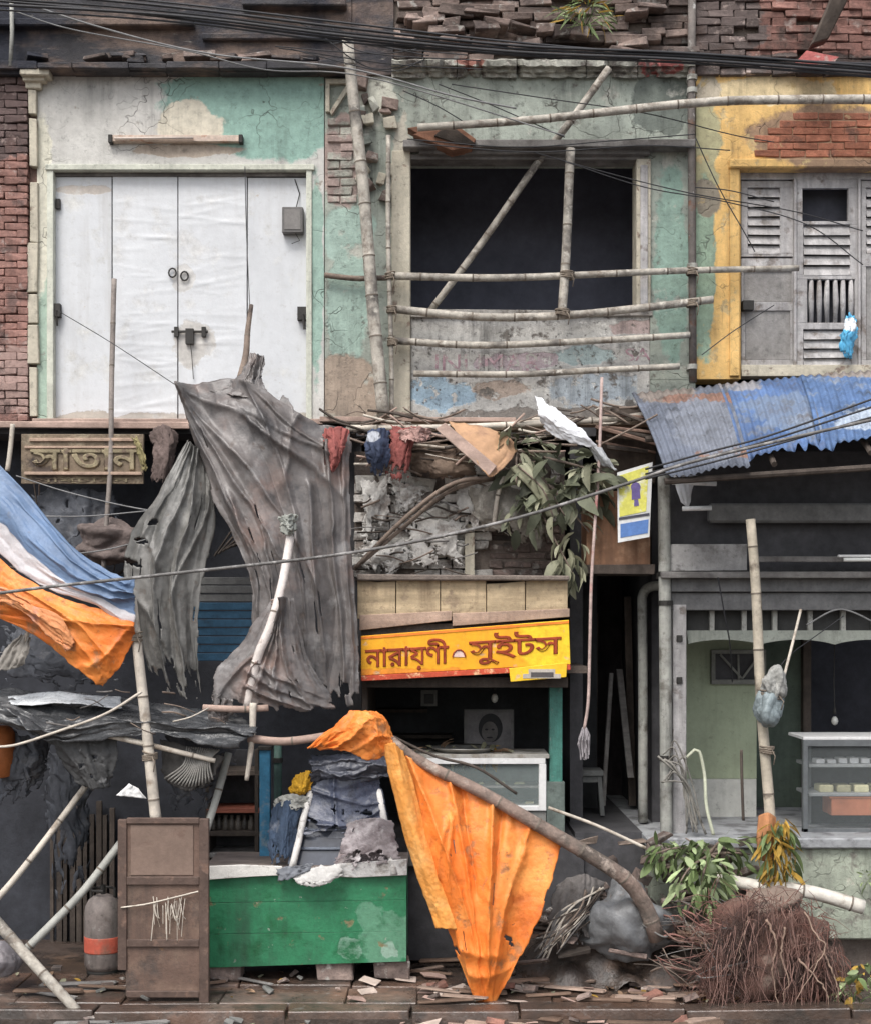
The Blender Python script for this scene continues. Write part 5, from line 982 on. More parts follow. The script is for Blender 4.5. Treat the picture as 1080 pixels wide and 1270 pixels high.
clutter('hanging_rag', 'yellowish torn strip hanging beside the old signboard', 'rag', M('yellowish_strip', (.30,.26,.13), .9, .35, 5, bump=.6), [[(164,540,-.48),(172,545,-.5)],[(170,560,-.48),(180,566,-.54)],[(176,584,-.48),(186,588,-.5)]], 78)
sk = MB(); 
def lump(name, label, cat, mat, px, py, y, rx, rz, ry, seed, amp=.18, sub=5, parent=None, sag=.0):
    bm = bmesh.new(); bmesh.ops.create_icosphere(bm, subdivisions=sub, radius=1); rs = np.random.RandomState(seed); ws = [(rs.randn(3)*2.4, rs.uniform(0,6), 1/(1+k*.35)) for k in range(12)]
    for v in bm.verts:
        n = v.co.normalized(); d = sum(math.sin(w.dot(n) if hasattr(w,'dot') and False else float(np.dot(w, n))*1.2 + p)*a for w, p, a in ws)*amp*.3
        cr = sum((abs(math.sin(float(np.dot(w, n))*1.1+p*1.7))**.6-.6)*a for w, p, a in ws[:7])*amp*.34 + sum((1-abs(math.sin(float(np.dot(w, n))*2.6+p*.7)))**3*a for w, p, a in ws[5:])*amp*.20
        v.co = n*(1 + d + cr)
        if sag and v.co.z < -.3: v.co.x *= 1 + sag*.3; v.co.z = max(v.co.z, -.8)
    c = P(px, py, y); me = bpy.data.meshes.new(name)
    for v in bm.verts: v.co = Vector((v.co.x*rx*S(y), v.co.y*ry, v.co.z*rz*S(y)))
    bm.to_mesh(me); bm.free(); me.polygons.foreach_set('use_smooth', [True]*len(me.polygons)); me.materials.append(mat)
    o = bpy.data.objects.new(name, me); COL.objects.link(o); o.location = c; return tag(o, label, cat) if label else o
lump('cloth_bundle', 'brown cloth bundle stored behind the stick under the old signboard', 'bundle', M('dull_bundle', (.15,.12,.11), .9, .35, 6, bump=.7), 134, 672, -.35, 34, 26, .2, 5, .5)
lump('sack', 'lumpy grey plastic sack under the end of the fallen branch', 'sack', M('grey_plastic_sack', (.165,.17,.175), .42, .25, 4, patches=[((.12,.12,.12), 3, .60, .08), ((.22,.16,.12), 3, .64, .06)], bump=.5, spec=.5), 778, 1146, -1.35, 42, 54, .28, 9, .42, sag=.5)
# tied bundle on the upright pole
lump('bottle_bundle', 'grey cloth bundle tied high on the upright pole', 'bundle', M('pale_grey_cloth', (.32,.32,.30), .85, .3, 6, bump=.6), 958, 848, -1.42, 13, 17, .09, 12, .6)
lump('plastic_bag', 'bluish grey plastic bag tied under the cloth bundle on the pole', 'bag', M('bluish_bag', (.22,.26,.27), .4, .3, 6, bump=.4), 951, 880, -1.43, 15, 19, .10, 13, .55)
bgp = cloth('plastic_bag', M('blue_white_bag', (.12,.45,.72), .4, .2, 4, blobs=[((.75,.80,.84), 1052,404,9,10,.6)], bump=.4), [[(1051,391,-.01),(1054,390,-.03),(1057,391,-.01)],[(1046,402,-.02),(1055,404,-.09),(1061,400,-.02)],[(1040,416,-.02),(1052,418,-.12),(1064,414,-.02)],[(1043,434,-.02),(1054,436,-.09),(1059,430,-.02)],[(1051,447,-.02),(1055,444,-.04),(1058,439,-.02)]], 44, 40, seed=81, noise=.05, fray=.012, crump=.03, freq=2, rag=(.2,.05)); tag(bgp, 'blue and white plastic bag hanging on the louvred door', 'bag')

# ================================================================ COUNTER AND STALL THINGS
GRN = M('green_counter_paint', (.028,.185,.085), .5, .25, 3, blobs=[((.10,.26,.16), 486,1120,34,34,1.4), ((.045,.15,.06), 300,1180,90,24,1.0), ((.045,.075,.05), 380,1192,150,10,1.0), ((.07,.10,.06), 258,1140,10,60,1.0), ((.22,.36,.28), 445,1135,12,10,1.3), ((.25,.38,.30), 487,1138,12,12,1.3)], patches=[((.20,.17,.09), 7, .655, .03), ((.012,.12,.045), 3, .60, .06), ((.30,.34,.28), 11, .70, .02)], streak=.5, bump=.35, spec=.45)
ct = thing('counter', 'green painted wooden stall counter with white edged top', 'counter', P(380,1216,-1.3)); yb = -1.34
for a, b in ((1084,1119.4),(1119.6,1158.4),(1158.6,1196)): MB().prism([(253,a+(4 if a==1084 else 1)),(504,a-(6 if a == 1084 else 3)),(504,b-3),(253,b+(5 if b==1196 else .6))], yb+R.uniform(-.002,.002), yb+.03).build('board', GRN, ct, bevel=.0015)
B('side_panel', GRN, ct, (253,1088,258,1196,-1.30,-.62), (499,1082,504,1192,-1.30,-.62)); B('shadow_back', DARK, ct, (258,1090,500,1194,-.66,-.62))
B('top', M('worn_counter_top', (.24,.20,.18), .7, .3, 3, grain=(.1,1,1), bump=.4), ct, (252,1076,505,1081,-1.38,-.6), bevel=.004)
MB().prism([(252,1075),(300,1073),(350,1075),(352,1086),(310,1088),(254,1092)], -1.40, -1.375).build('edge_strip', M('chipped_white_strip', (.68,.66,.62), .6, .12, 5, patches=[((.35,.31,.27), 7, .62, .04)], bump=.5), ct, bevel=.004)
MB().prism([(418,1072),(505,1066),(505,1086),(440,1089),(420,1088)], -1.40, -1.375).build('edge_strip', M('greyish_strip', (.48,.47,.46), .6, .2, 5, patches=[((.28,.26,.24), 6, .58, .05)], bump=.5), ct, bevel=.004)
for a, b, c, d, lab in ((394,1194,440,1216,'grey brick block under the middle of the green counter'),(464,1192,508,1216,'grey brick block under the right end of the green counter'),(262,1198,300,1217,'grey brick block under the left end of the green counter')):
    me = chunk('brick_block', (c-a)*.00675, .25, (d-b)*.00675, .012, STONE, .01); o = place('brick_block', me, None, (P(a,0,-1.2).x+(c-a)*.00337, -1.18, P(0,(b+d)/2,-1.3).z)); tag(o, lab, 'brick')
# vendor case
vc = thing('vendor_case', 'glass vendor case with white frame and dark plastic hood on the green counter', 'vendor case', P(430,1080,-1.1)); yv = -1.28
GLD = M('dark_glass', (.055,.062,.08), .12, .3, 3, bump=.05, spec=.7)
def sl(q): return P(*q)
fl, frr, tr, tl2 = P(362,1082,-1.30), P(494,1082,-1.30), P(470,978,-1.05), P(388,978,-1.05); dy = .5
MB().hexa([tuple(p) for p in (fl, frr, tr, tl2)] + [(fl.x+.03,-.72,fl.z),(frr.x,-.72,frr.z),(tr.x,-.72,tr.z),(tl2.x,-.72,tl2.z)]).build('body', GLD, vc)
def bar(a, b, r=.022, nm='frame_bar', m=None): MB().tube([a, a.lerp(b,.33)+Vector((R.uniform(-.006,.006),0,R.uniform(-.006,.006))), a.lerp(b,.66)+Vector((R.uniform(-.008,.008),0,R.uniform(-.006,.006))), b], r, 8).build(nm, m or M('dirty_white_tape', (.70,.68,.65), .6, .2, 9, patches=[((.35,.33,.30), 9, .60, .05)], bump=.5), vc, smooth=True)
n_ = Vector((0,-.02,0)); nf = Vector((0,-.10,0)); bar(fl+nf, tl2+nf, .030); bar(frr+nf+Vector((-.03,0,0)), tr+nf, .030); bar(tl2+nf+Vector((.01,0,-.03)), tr+nf+Vector((-.01,0,-.04)), .034)
for f, w in ((.28,.014),(.50,.012),(.72,.012)): bar(fl.lerp(tl2,f)+n_, frr.lerp(tr,f)+n_, w, 'shelf_edge', M('blue_grey_edge', (.16,.18,.22), .5, .3, 5))
for k in range(0): MB().prism([(400+k*13,1060),(411+k*13,1058),(410+k*13,1066),(399+k*13,1067)], -1.33, -1.30).build('label_print', R.choice((M('pinkish_label', (.30,.22,.22), .6, .3, 8), M('grey_label', (.28,.28,.29), .6, .3, 8))), vc)
cloth('hood', M('dark_plastic_hood', (.06,.065,.085), .35, .35, 3, patches=[((.22,.22,.24), 5, .62, .06)], bump=.5, spec=.6), [[(386,938,-.7),(440,936,-.75),(488,940,-.7)],[(384,944,-1.15),(440,942,-1.2),(490,946,-1.15)],[(384,956,-1.22),(436,960,-1.26),(490,956,-1.20)],[(386,968,-1.18),(430,970,-1.22),(484,966,-1.16)]], 50, 60, parent=vc, slack=(1.10,1.10), seed=91, noise=.06, fray=.012, freq=1.4, pdir=(.4,1.2), folds=[(0,.3,1,.5,.03,.05),(0,.6,.8,.9,.03,.05)])
lo = [fl.lerp(tl2,f).lerp(frr.lerp(tr,f), g)+Vector((0,-.006,0)) for f, g in ((.03,.40),(.03,.93),(.30,.93),(.34,.66),(.24,.44))]
MB().add([tuple(p) for p in lo] + [(p.x, p.y+.005, p.z) for p in lo], [(0,1,2,3,4),(9,8,7,6,5)] + [(a, a+5, (a+1)%5+5, (a+1)%5) for a in range(5)]).build('stained_sheet', M('pinkish_wet_sheet', (.25,.20,.20), .45, .35, 5, patches=[((.40,.37,.36), 5, .56, .06), ((.09,.08,.085), 6, .58, .05)], bump=.6), vc)
lo = [fl.lerp(tl2,f).lerp(frr.lerp(tr,f), g)+Vector((0,-.005,0)) for f, g in ((.40,.30),(.40,.92),(.52,.92),(.54,.40))]
MB().add([tuple(p) for p in lo] + [(p.x, p.y+.004, p.z) for p in lo], [(0,1,2,3),(7,6,5,4)] + [(a, a+4, (a+1)%4+4, (a+1)%4) for a in range(4)]).build('pale_strip', M('pale_wet_strip', (.30,.31,.34), .4, .3, 5, patches=[((.12,.13,.15), 6, .56, .06)], bump=.5), vc)
cloth('plastic_wrap', M('dark_wet_plastic_wrap', (.055,.065,.10), .3, .4, 4, patches=[((.17,.18,.22), 5, .62, .06), ((.03,.03,.04), 4, .60, .06)], bump=.4, spec=.6), [[(392,962,-1.16),(432,966,-1.22),(474,964,-1.16)],[(384,990,-1.18),(430,996,-1.24),(478,992,-1.18)],[(380,1018,-1.25),(432,1026,-1.30),(484,1014,-1.24)],[(372,1040,-1.30),(428,1034,-1.34),(488,1042,-1.29)]], 70, 60, parent=vc, seed=161, noise=.03, fray=.005, freq=1.5, pdir=(.4,1.1), crump=.005, rag=(.45,.04), slits=6, folds=[(0,.2,1,.4,.03,.04),(.1,.7,.9,.5,.03,.04),(.3,0,.4,.8,.03,.04)])
cloth('pale_plastic', M('pale_crinkled_plastic', (.30,.265,.27), .35, .3, 5, patches=[((.16,.13,.135), 5, .54, .06), ((.46,.44,.44), 7, .64, .05)], bump=.4, spec=.6), [[(430,1022,-1.31),(462,1014,-1.35),(488,1020,-1.31)],[(420,1050,-1.34),(460,1046,-1.40),(494,1052,-1.34)],[(410,1080,-1.38),(452,1078,-1.43),(500,1072,-1.38)]], 50, 50, parent=vc, seed=163, noise=.03, fray=.005, freq=1.6, pdir=(.7,.8), crump=.006, rag=(.35,.05), slits=2)
clutter('denim_cloth', 'dark blue denim cloth heaped at the left of the vendor case', 'cloth', M('dark_denim', (.05,.075,.12), .85, .35, 6, patches=[((.16,.18,.22), 6, .62, .05)], bump=.6), [[(338,1000,-1.2),(356,994,-1.28),(376,1000,-1.22)],[(332,1036,-1.25),(352,1036,-1.38),(368,1040,-1.3)],[(334,1070,-1.3),(350,1078,-1.40),(362,1078,-1.34)]], 94)
clutter('yellow_cloth', 'mustard yellow cloth stuffed beside the dark hood', 'cloth', M('mustard_cloth', (.62,.34,.03), .8, .25, 5, bump=.5), [[(362,966,-1.15),(376,958,-1.2),(390,960,-1.16)],[(358,978,-1.15),(374,978,-1.25),(386,976,-1.18)],[(362,986,-1.15),(374,988,-1.2),(382,984,-1.16)]], 95)
clutter('grey_cloth', 'pale grey crumpled cloth beneath the mustard yellow cloth', 'cloth', M('pale_crumpled', (.36,.36,.33), .85, .3, 6, bump=.6), [[(340,992,-1.2),(356,986,-1.26),(384,988,-1.2)],[(340,1006,-1.2),(360,1006,-1.3),(380,1004,-1.24)]], 96)
pc = cloth('paper_sheet', M('creased_paper', (.52,.51,.49), .8, .2, 5, bump=.4), [[(362,1082,-1.42),(392,1076,-1.44),(424,1070,-1.44)],[(368,1092,-1.46),(396,1092,-1.48),(426,1080,-1.46)],[(372,1100,-1.46),(398,1097,-1.48),(424,1086,-1.46)]], 14, 22, slack=(1.04,1.04), seed=97, noise=.03, fray=.008); tag(pc, 'creased pale paper hanging over the edge of the green counter', 'paper')
pc = cloth('dark_strip', M('dark_wet_strip', (.16,.17,.19), .5, .3, 5), [[(344,1078,-1.42),(366,1074,-1.44),(390,1070,-1.43)],[(346,1092,-1.45),(362,1088,-1.46),(386,1078,-1.44)]], 10, 18, slack=(1.05,1.05), seed=98, noise=.04, fray=.006); tag(pc, 'dark wet strip lying at the counter edge left of the paper', 'strip')
BLP = M('blue_post_paint', (.05,.20,.34), .55, .3, 5, streak=.5, patches=[((.20,.27,.32), 8, .62, .05)], bump=.3)
p_ = thing('blue_post', 'bright blue painted post behind the green counter', 'post', P(328,1076,-.8)); B('post', BLP, p_, (322,930,335,1078,-.82,-.74)); B('cap', IRON, p_, (320,926,337,931,-.84,-.72))
p_ = thing('green_pipe', 'dark green pipe upright just right of the blue post', 'pipe', P(345,1076,-.6)); MB().tube([P(345,925,-.6), P(345,1078,-.6)], .035, 10).build('pipe', M('dark_green_pipe', (.055,.10,.085), .6, .3, 5), p_, smooth=True); MB().tube([P(345,940,-.6), P(345,946,-.6)], .045, 10).build('collar', IRON, p_)
sf = thing('stall_shelf', 'dark wooden stall shelves with a reddish plank behind the counter', 'shelf', P(285,1076,-.5))
for py, m in ((956,DARKWOOD),(1003,M('reddish_plank', (.26,.085,.055), .7, .3, 5, grain=(.1,1,1))),(1032,DARKWOOD),(1058,GREYWOOD_H)): B('plank', m, sf, (256,py,322,py+6,-.6,-.2), j=.004)
B('upright', DARKWOOD, sf, (255,930,260,1076,-.6,-.2), (316,930,321,1076,-.6,-.2)); B('back', DARK, sf, (256,930,322,1076,-.19,-.16))
for k in range(7): px = 264+k*8; me = MB().lathe(P(px,1032,-.45), [(.03,0),(.034,.02),(.034,.09),(.018,.12),(.018,.15),(.002,.15)], 10); tag(me.build('jar', M('dim_jar', (.10,.085,.07), .3, .4, 6, rnd=.5), smooth=True), 'small dim jar in the row on the dark stall shelf', 'jar', 'jars on the stall shelf')
# brown metal door
RD = M('rusty_brown_metal', (.145,.092,.07), .6, .25, 2.5, patches=[((.20,.135,.10), 2, .56, .08), ((.075,.058,.05), 3, .60, .06), ((.24,.14,.08), 12, .70, .03)], streak=.5, bump=.4, spec=.4); RDF = M('dark_brown_frame', (.10,.068,.055), .6, .3, 4, patches=[((.19,.12,.09), 6, .6, .05)], bump=.4)
md = thing('metal_door', 'rusty brown metal door panel standing upright on the slabs', 'door panel', P(202,1240,-1.85)); ym = -1.86
B('sheet', RD, md, (156,1019,250,1236,ym,ym+.015), bevel=.002); B('stile', RDF, md, (146,1017,157,1204,ym-.02,ym+.03), (247,1016,259,1246,ym-.02,ym+.03), bevel=.004)
for a, b in ((1015,1022),(1088,1098),(1166,1175),(1230,1238)): B('rail', RDF, md, (157,a,247,b,ym-.025,ym+.02), bevel=.004)
B('inset_panel', M('lighter_brown_panel', (.205,.145,.115), .6, .2, 3, patches=[((.14,.09,.07), 4, .6, .06)], bump=.3), md, (162,1024,240,1086,ym-.008,ym), bevel=.003)
tw = MB()
for k in range(22):
    a, b = R.uniform(190,232), R.uniform(-10,10); tw.tube(curve([P(a,1116+R.uniform(-5,8),ym-.03), P(a+b*.5,1134+R.uniform(-8,8),ym-.035-R.uniform(0,.02)), P(a+b,1150+R.uniform(-14,18),ym-.03)], 8), R.uniform(.002,.0045), 4)
tw.tube(curve([P(150,1126,ym-.03), P(180,1122,ym-.04), P(206,1116,ym-.04), P(246,1106,ym-.03)], 12), .007, 5); tag(tw.build('dry_straw', TAN), 'tuft of dry straw caught on the rail of the brown metal door', 'straw')
# gas cylinder
gy = thing('gas_cylinder', 'grey gas cylinder with orange red band beside the metal door', 'cylinder', P(128,1206,-.95)); gb_ = P(128,1204,-.95); k_ = S(-.95)
MB().lathe(gb_, [(.145,.02),(.158,.06),(.158,.50),(.150,.56),(.125,.61),(.085,.645),(.04,.66)], 28).build('body', M('scuffed_grey_enamel', (.21,.18,.165), .55, .3, 4, streak=.8, patches=[((.36,.34,.32), 8, .64, .04), ((.12,.09,.08), 5, .62, .05)], bump=.3), gy, smooth=True)
MB().lathe(gb_ + Vector((0,0,.17)), [(.1595,0),(.1605,.01),(.1605,.125),(.1595,.135)], 28).build('band', M('orange_red_enamel', (.50,.11,.07), .5, .25, 5, patches=[((.30,.14,.10), 6, .58, .06)], bump=.2), gy, smooth=True)
MB().lathe(gb_, [(.13,-.03),(.14,-.03),(.14,.03),(.13,.03)], 28).build('foot_ring', IRON, gy, smooth=True)
MB().tube([gb_ + Vector((.10*math.cos(a*.45), .10*math.sin(a*.45), .70)) for a in range(12)], .012, 6).tube([gb_+Vector((.1,0,.60)), gb_+Vector((.1,0,.70))], .012, 6).tube([gb_+Vector((-.1,0,.60)), gb_+Vector((-.1,0,.70))], .012, 6).build('collar', IRON, gy); MB().tube([gb_+Vector((0,0,.65)), gb_+Vector((0,0,.74))], .022, 8).build('valve', IRON, gy)
lump('cloth_bundle', 'pale bundle behind the split pole at the bottom left edge', 'bundle', M('pale_mauve_cloth', (.26,.24,.25), .85, .25, 5, bump=.5), 2, 1190, -1.55, 22, 18, .18, 15, .4)

# rope lashings where canes cross, and the cloth bundles on the upright pole
for px, py, y, r, lab in ((703,341,-.20,.062,'rope lashing where short upright bamboo crosses the topmost rail'),(697,388,-.21,.066,'rope lashing at the foot of the short upright bamboo'),(484,342,-.17,.044,'rope lashing of the topmost rail on the thin upright bamboo'),(486,384,-.19,.044,'rope lashing of the sagging rail on the thin upright bamboo'),(487,424,-.19,.044,'rope lashing of the third rail on the thin upright bamboo'),
        (858,337,-.15,.052,'rope lashing of the topmost rail on the dark downpipe'),(858,376,-.16,.054,'rope lashing of the sagging rail on the dark downpipe'),(186,938,-1.77,.058,'rope lashing of pale bamboo and pole before the dark stall'),(168,790,-1.76,.054,'rope lashing under the corner of the left orange tarp'),(951,930,-1.36,.058,'rope lashing low on the upright pole'),(955,862,-1.40,.095,'rope binding the cloth bundle to the upright pole')):
    m_ = MB(); c = P(px, py, y)
    for k in range(5):
        tl_ = R.uniform(-.3,.3); m_.tube([c + Vector((r*math.cos(a*.628), r*math.sin(a*.628), (k-2)*.013 + tl_*r*math.cos(a*.628))) for a in range(11)], .0075, 5, cap=False)
    m_.tube([c+Vector((r*.5,-r,0)), c+Vector((r*.9,-r*1.1,-.05)), c+Vector((r*.7,-r,-.12))], .005, 5)
    tag(m_.build('rope_lashing', M('old_jute_rope', (.20,.165,.13), .9, .35, 8, bump=.5), None, smooth=True), lab, 'rope')
# dim clutter deep in the left stall
for pts, sd, lab in (([[(-10,905,-1.1),(30,912,-1.2),(72,914,-1.1)],[(-10,950,-1.1),(28,960,-1.25),(60,950,-1.1)],[(-8,1010,-1.05),(20,1000,-1.15),(44,980,-1.05)]],151,'dark sheeting slumped from the black plastic at the left edge'),([[(52,930,-.5),(84,936,-.6),(122,930,-.5)],[(56,1000,-.5),(88,1010,-.66),(118,1000,-.5)],[(62,1100,-.45),(90,1120,-.55),(112,1090,-.45)]],155,'long dark sheeting hanging behind the crossed bamboo props'),([[(196,905,-1.2),(240,912,-1.3),(300,915,-1.2)],[(206,950,-1.2),(246,962,-1.32),(292,950,-1.2)],[(216,1000,-1.15),(244,1014,-1.25),(268,990,-1.15)]],152,'dark torn sheeting hanging behind the ribbed flap'),([[(0,770,-.7),(70,780,-.8),(150,776,-.7)],[(0,810,-.75),(70,822,-.95),(150,815,-.75)],[(10,850,-.8),(80,856,-.9),(150,852,-.8)]],153,'dark bluish sheeting behind the left orange tarp'),([[(30,610,-.2),(90,604,-.3),(150,612,-.2)],[(36,650,-.2),(90,662,-.34),(146,650,-.2)],[(46,700,-.2),(90,690,-.3),(136,704,-.2)]],154,'dark torn sacking hanging below the old signboard')):
    o = cloth('dark_sheeting', M('dark_blue_sheeting', (.075,.080,.092), .55, .4, 4, patches=[((.16,.16,.165), 5, .62, .06)], bump=.6), pts, 50, 50, seed=sd, noise=.08, fray=.02, freq=2.4, crump=.025, rag=(.4,.15), slits=8); tag(o, lab, 'sheeting')
for k in range(10):
    px = 62+k*8.2; MB().pbox(px,1010+R.uniform(-20,10),px+R.uniform(4,7),1172,.31,.35).build('board', DARKWOOD, lw)
# ================================================================ LEAVES
LG = M('fresh_leaf', (.135,.185,.075), .5, .25, 6, rnd=.55, bump=.1, trans=.25); LD = M('dull_leaf', (.125,.135,.09), .6, .3, 6, rnd=.55, bump=.1, trans=.2); LP = M('pale_leaf_underside', (.29,.29,.20), .6, .25, 6, rnd=.4, bump=.1, trans=.2); LY = M('yellow_dry_frond', (.40,.25,.05), .7, .3, 6, rnd=.5, bump=.1, trans=.2); LB = M('brown_dry_leaf', (.17,.11,.07), .8, .3, 6, rnd=.5, bump=.1); LL = M('light_fresh_leaf', (.34,.42,.22), .5, .25, 6, rnd=.45, bump=.1, trans=.25)
def spray(root, mats, regions, n, L=(.10,.18), W=.38, down=.4, front=1.0):
    """leaves spread through a cloud of picture-space ellipses (px, py, rx, ry, y, depth)"""
    ms = [leafmesh('leaf', 1.0, W*R.uniform(.6,1.35), m, R.uniform(-.1,.75), R.uniform(.05,.6)) for m in mats for _ in range(5)]
    for _ in range(n):
        c = R.choice(regions); a = R.uniform(0, 6.28); r = math.sqrt(R.random())
        p = P(c[0]+c[2]*r*math.cos(a), c[1]+c[3]*r*math.sin(a), c[4]+R.uniform(-c[5],c[5])); s = R.uniform(L[0]*.6, L[1]) if R.random() < .7 else R.uniform(*L)
        d = Vector((math.cos(a)*.9+R.uniform(-.5,.5), -front*R.uniform(.0,.9), math.sin(a)*-.6+R.uniform(-.6,.4)-down)).normalized()
        q = d.to_track_quat('Y', 'Z').to_euler(); q.rotate_axis('Y', R.uniform(-1.0,1.0))
        place('leaf', R.choice(ms), root, p, q, (s, s, s))
def stems(root, mat, centre, ends, r=.010, name='stem'):
    for e in ends: MB().tube(curve(pts3([centre, ((centre[0]+e[0])/2+R.uniform(-6,6), (centre[1]+e[1])/2-R.uniform(0,8), (centre[2]+e[2])/2-.03), e]), 8), [r*(1-.07*k) for k in range(9)], 6).build(name, mat, root, smooth=True)
lv = thing('fallen_foliage', 'heap of dull green leaves on the ledge under the white plastic sheet', 'branch', P(700,700,-.6))
stems(lv, STICK, (640,560,-.5), [(760,590,-.8),(700,640,-.75),(712,716,-.75),(640,600,-.7),(690,560,-.8),(730,660,-.7)], .016)
spray(lv, (LD,LD,LP), [(690,590,62,34,-.62,.16),(640,560,40,26,-.5,.12),(735,590,26,24,-.7,.12),(705,620,40,24,-.66,.14)], 185, (.13,.24), .42)
spray(lv, (LP,LD), [(712,668,20,40,-.70,.08),(700,700,16,20,-.70,.06),(650,630,28,30,-.62,.1)], 75, (.13,.22), .45, down=.9)
bl = thing('banana_leaf', 'long drooping torn leaf hanging beside the dry leaves', 'leaf', P(660,640,-.7))
cloth('blade', LP, [[(632,580,-.66),(650,574,-.7),(664,584,-.66)],[(660,610,-.72),(672,606,-.78),(684,612,-.72)],[(678,640,-.74),(686,640,-.78),(692,640,-.74)]], 24, 12, parent=bl, slack=(1.1,1.03), seed=101, noise=.03); MB().tube(curve(pts3([(640,576,-.7),(672,606,-.79),(686,642,-.79)]), 10), .008, 5).build('midrib', STICK, bl)
fb_ = thing('fallen_branch', 'fresh green leafy branch fallen on the rubble before the right shop', 'branch', P(862,1135,-1.3))
stems(fb_, STICK, (880,1060,-1.2), [(810,1060,-1.2),(840,1100,-1.5),(870,1130,-1.55),(900,1040,-1.2),(930,1060,-1.3),(850,1040,-1.1),(905,1085,-1.45)], .014)
spray(fb_, (LG,LG,LL), [(860,1060,56,22,-1.25,.18),(900,1058,34,24,-1.3,.12),(830,1062,30,18,-1.2,.14)], 150, (.10,.18), .38)
spray(fb_, (LL,LL,LG), [(868,1096,34,30,-1.5,.08),(880,1090,26,24,-1.5,.08)], 90, (.11,.19), .36, down=.8)
gr = thing('dry_garland', 'bundle of yellow and orange dry fronds tied to foot of the upright pole', 'fronds', P(964,1095,-1.4))
spray(gr, (LY,LY,LG), [(968,1050,16,32,-1.45,.08),(962,1076,20,16,-1.45,.08),(972,1030,10,16,-1.42,.06),(956,1046,12,26,-1.5,.05)], 190, (.10,.19), .22, down=.9)
oc_ = cloth('cloth_wrap', M('orange_wrap', (.40,.185,.085), .8, .25, 5, bump=.5), [[(940,1012,-1.38),(952,1008,-1.46),(962,1014,-1.4)],[(938,1040,-1.4),(952,1040,-1.5),(960,1042,-1.42)],[(940,1066,-1.4),(950,1068,-1.46),(958,1066,-1.42)]], 20, 14, parent=gr, slack=(1.15,1.05), seed=103, noise=.04)
pl = thing('wild_plant', 'grassy green plant growing on the broken roof edge', 'plant', P(726,36,-.2))
stems(pl, LG, (726,32,-.15), [(695,18,-.2),(712,4,-.22),(735,6,-.2),(758,16,-.22),(748,30,-.25),(702,34,-.25)], .006)
spray(pl, (LG,LL,LY), [(726,20,32,14,-.22,.1),(728,8,22,10,-.2,.1)], 110, (.10,.19), .13, down=.3)
gp_ = thing('weed_plant', 'small green weed at the bottom right corner', 'plant', P(1060,1258,-1.9))
stems(gp_, LG, (1060,1256,-1.85), [(1040,1230,-1.9),(1070,1220,-1.9),(1080,1236,-1.9),(1050,1214,-1.85)], .006); spray(gp_, (LG,LL,LY), [(1058,1232,22,22,-1.9,.12),(1074,1210,14,16,-1.85,.1)], 60, (.07,.13), .45)
wp = thing('weed_plant', 'tiny weed sprouting from the platform edge at the right', 'plant', P(1076,1095,-.9)); stems(wp, LG, (1084,1096,-.86), [(1072,1082,-.9),(1074,1096,-.92)], .005); spray(wp, (LG,LL), [(1074,1090,7,12,-.9,.05)], 18, (.05,.09), .4)
dl = thing('leaf_litter', 'dry leaves and scraps heaped on top of the glass sweet case', 'leaves', P(560,940,-.35)); spray(dl, (LB,LP,LY), [(545,934,34,7,-.38,.14),(600,934,24,6,-.36,.1)], 70, (.08,.16), .4, down=.1)
# vine round the columns
vn = thing('dead_vine', 'grey dead vine twisted round the base of the pale columns', 'vine', P(840,1040,-.75))
for k in range(9):
    a = R.uniform(0,6); MB().tube(curve(pts3([(815+R.uniform(0,14),960+R.uniform(-30,20),-.72),(842+R.uniform(-8,8),930+R.uniform(-14,40),-.8),(850+R.uniform(-6,10),975+R.uniform(-10,20),-.76),(862+R.uniform(-14,16),1030+R.uniform(-10,10),-.8)]), 18), R.uniform(.006,.012), 5).build('tendril', M('grey_vine', (.20,.19,.17), .85, .3, 6), vn, smooth=True)
# ================================================================ ROOT CLUMP
RT = M('red_brown_roots', (.175,.088,.07), .9, .4, 5, patches=[((.07,.045,.04), 2.5, .52, .06), ((.27,.17,.14), 4, .60, .06)], bump=.3); RT2 = M('pale_root', (.30,.21,.16), .85, .3, 6, bump=.3)
rc_ = thing('root_clump', 'large clump of reddish hanging roots upturned on the ground at right', 'roots', P(965,1262,-1.9))
core = lump('soil_core', None, None, M('red_soil', (.13,.075,.06), .95, .35, 5, patches=[((.22,.17,.14), 4, .58, .06)], bump=1.0), 958, 1184, -1.60, 58, 66, .30, 21, .55); core.location = core.location - wloc(rc_); core.parent = rc_
st_ = lump('stump_top', None, None, M('sack_brown', (.21,.16,.13), .9, .3, 4, bump=.8), 955, 1122, -1.56, 34, 20, .24, 23, .4); st_.location = st_.location - wloc(rc_); st_.parent = rc_
rm = MB()
LOBES = ((944,42,1100,70,100),(1012,30,1160,50,100),(915,30,1130,70,90),(975,34,1110,90,100),(896,34,1170,50,70),(1000,46,1130,90,80))
for k in range(900):
    cx, rx, t0, tr_, mx = R.choice(LOBES); a = R.uniform(-1,1); px = cx + a*rx + R.gauss(0,4); y = -1.66 - .34*math.sqrt(max(0,1-a*a))*R.uniform(.35,1.1); py = t0 + 40*abs(a)**2 + R.uniform(0,1)**1.3*tr_; ln = R.uniform(14,mx)
    e = min(1264, py + ln); dx = R.gauss(0,10) + a*R.uniform(-8,14); q = [P(px,py,y)]; kx = R.gauss(0,8)
    for f in (.2,.4,.6,.8,1): q.append(P(px+dx*f+kx*math.sin(f*3.1)+R.gauss(0,4)*f,py+(e-py)*f,y-.03*math.sin(f*3)+R.uniform(-.07,.05)*f))
    r0 = R.choice((.0018,.0022,.003,.0045)); rm.tube(q, [r0, r0, r0*.9, r0*.75, r0*.5, r0*.25], 4, cap=False)
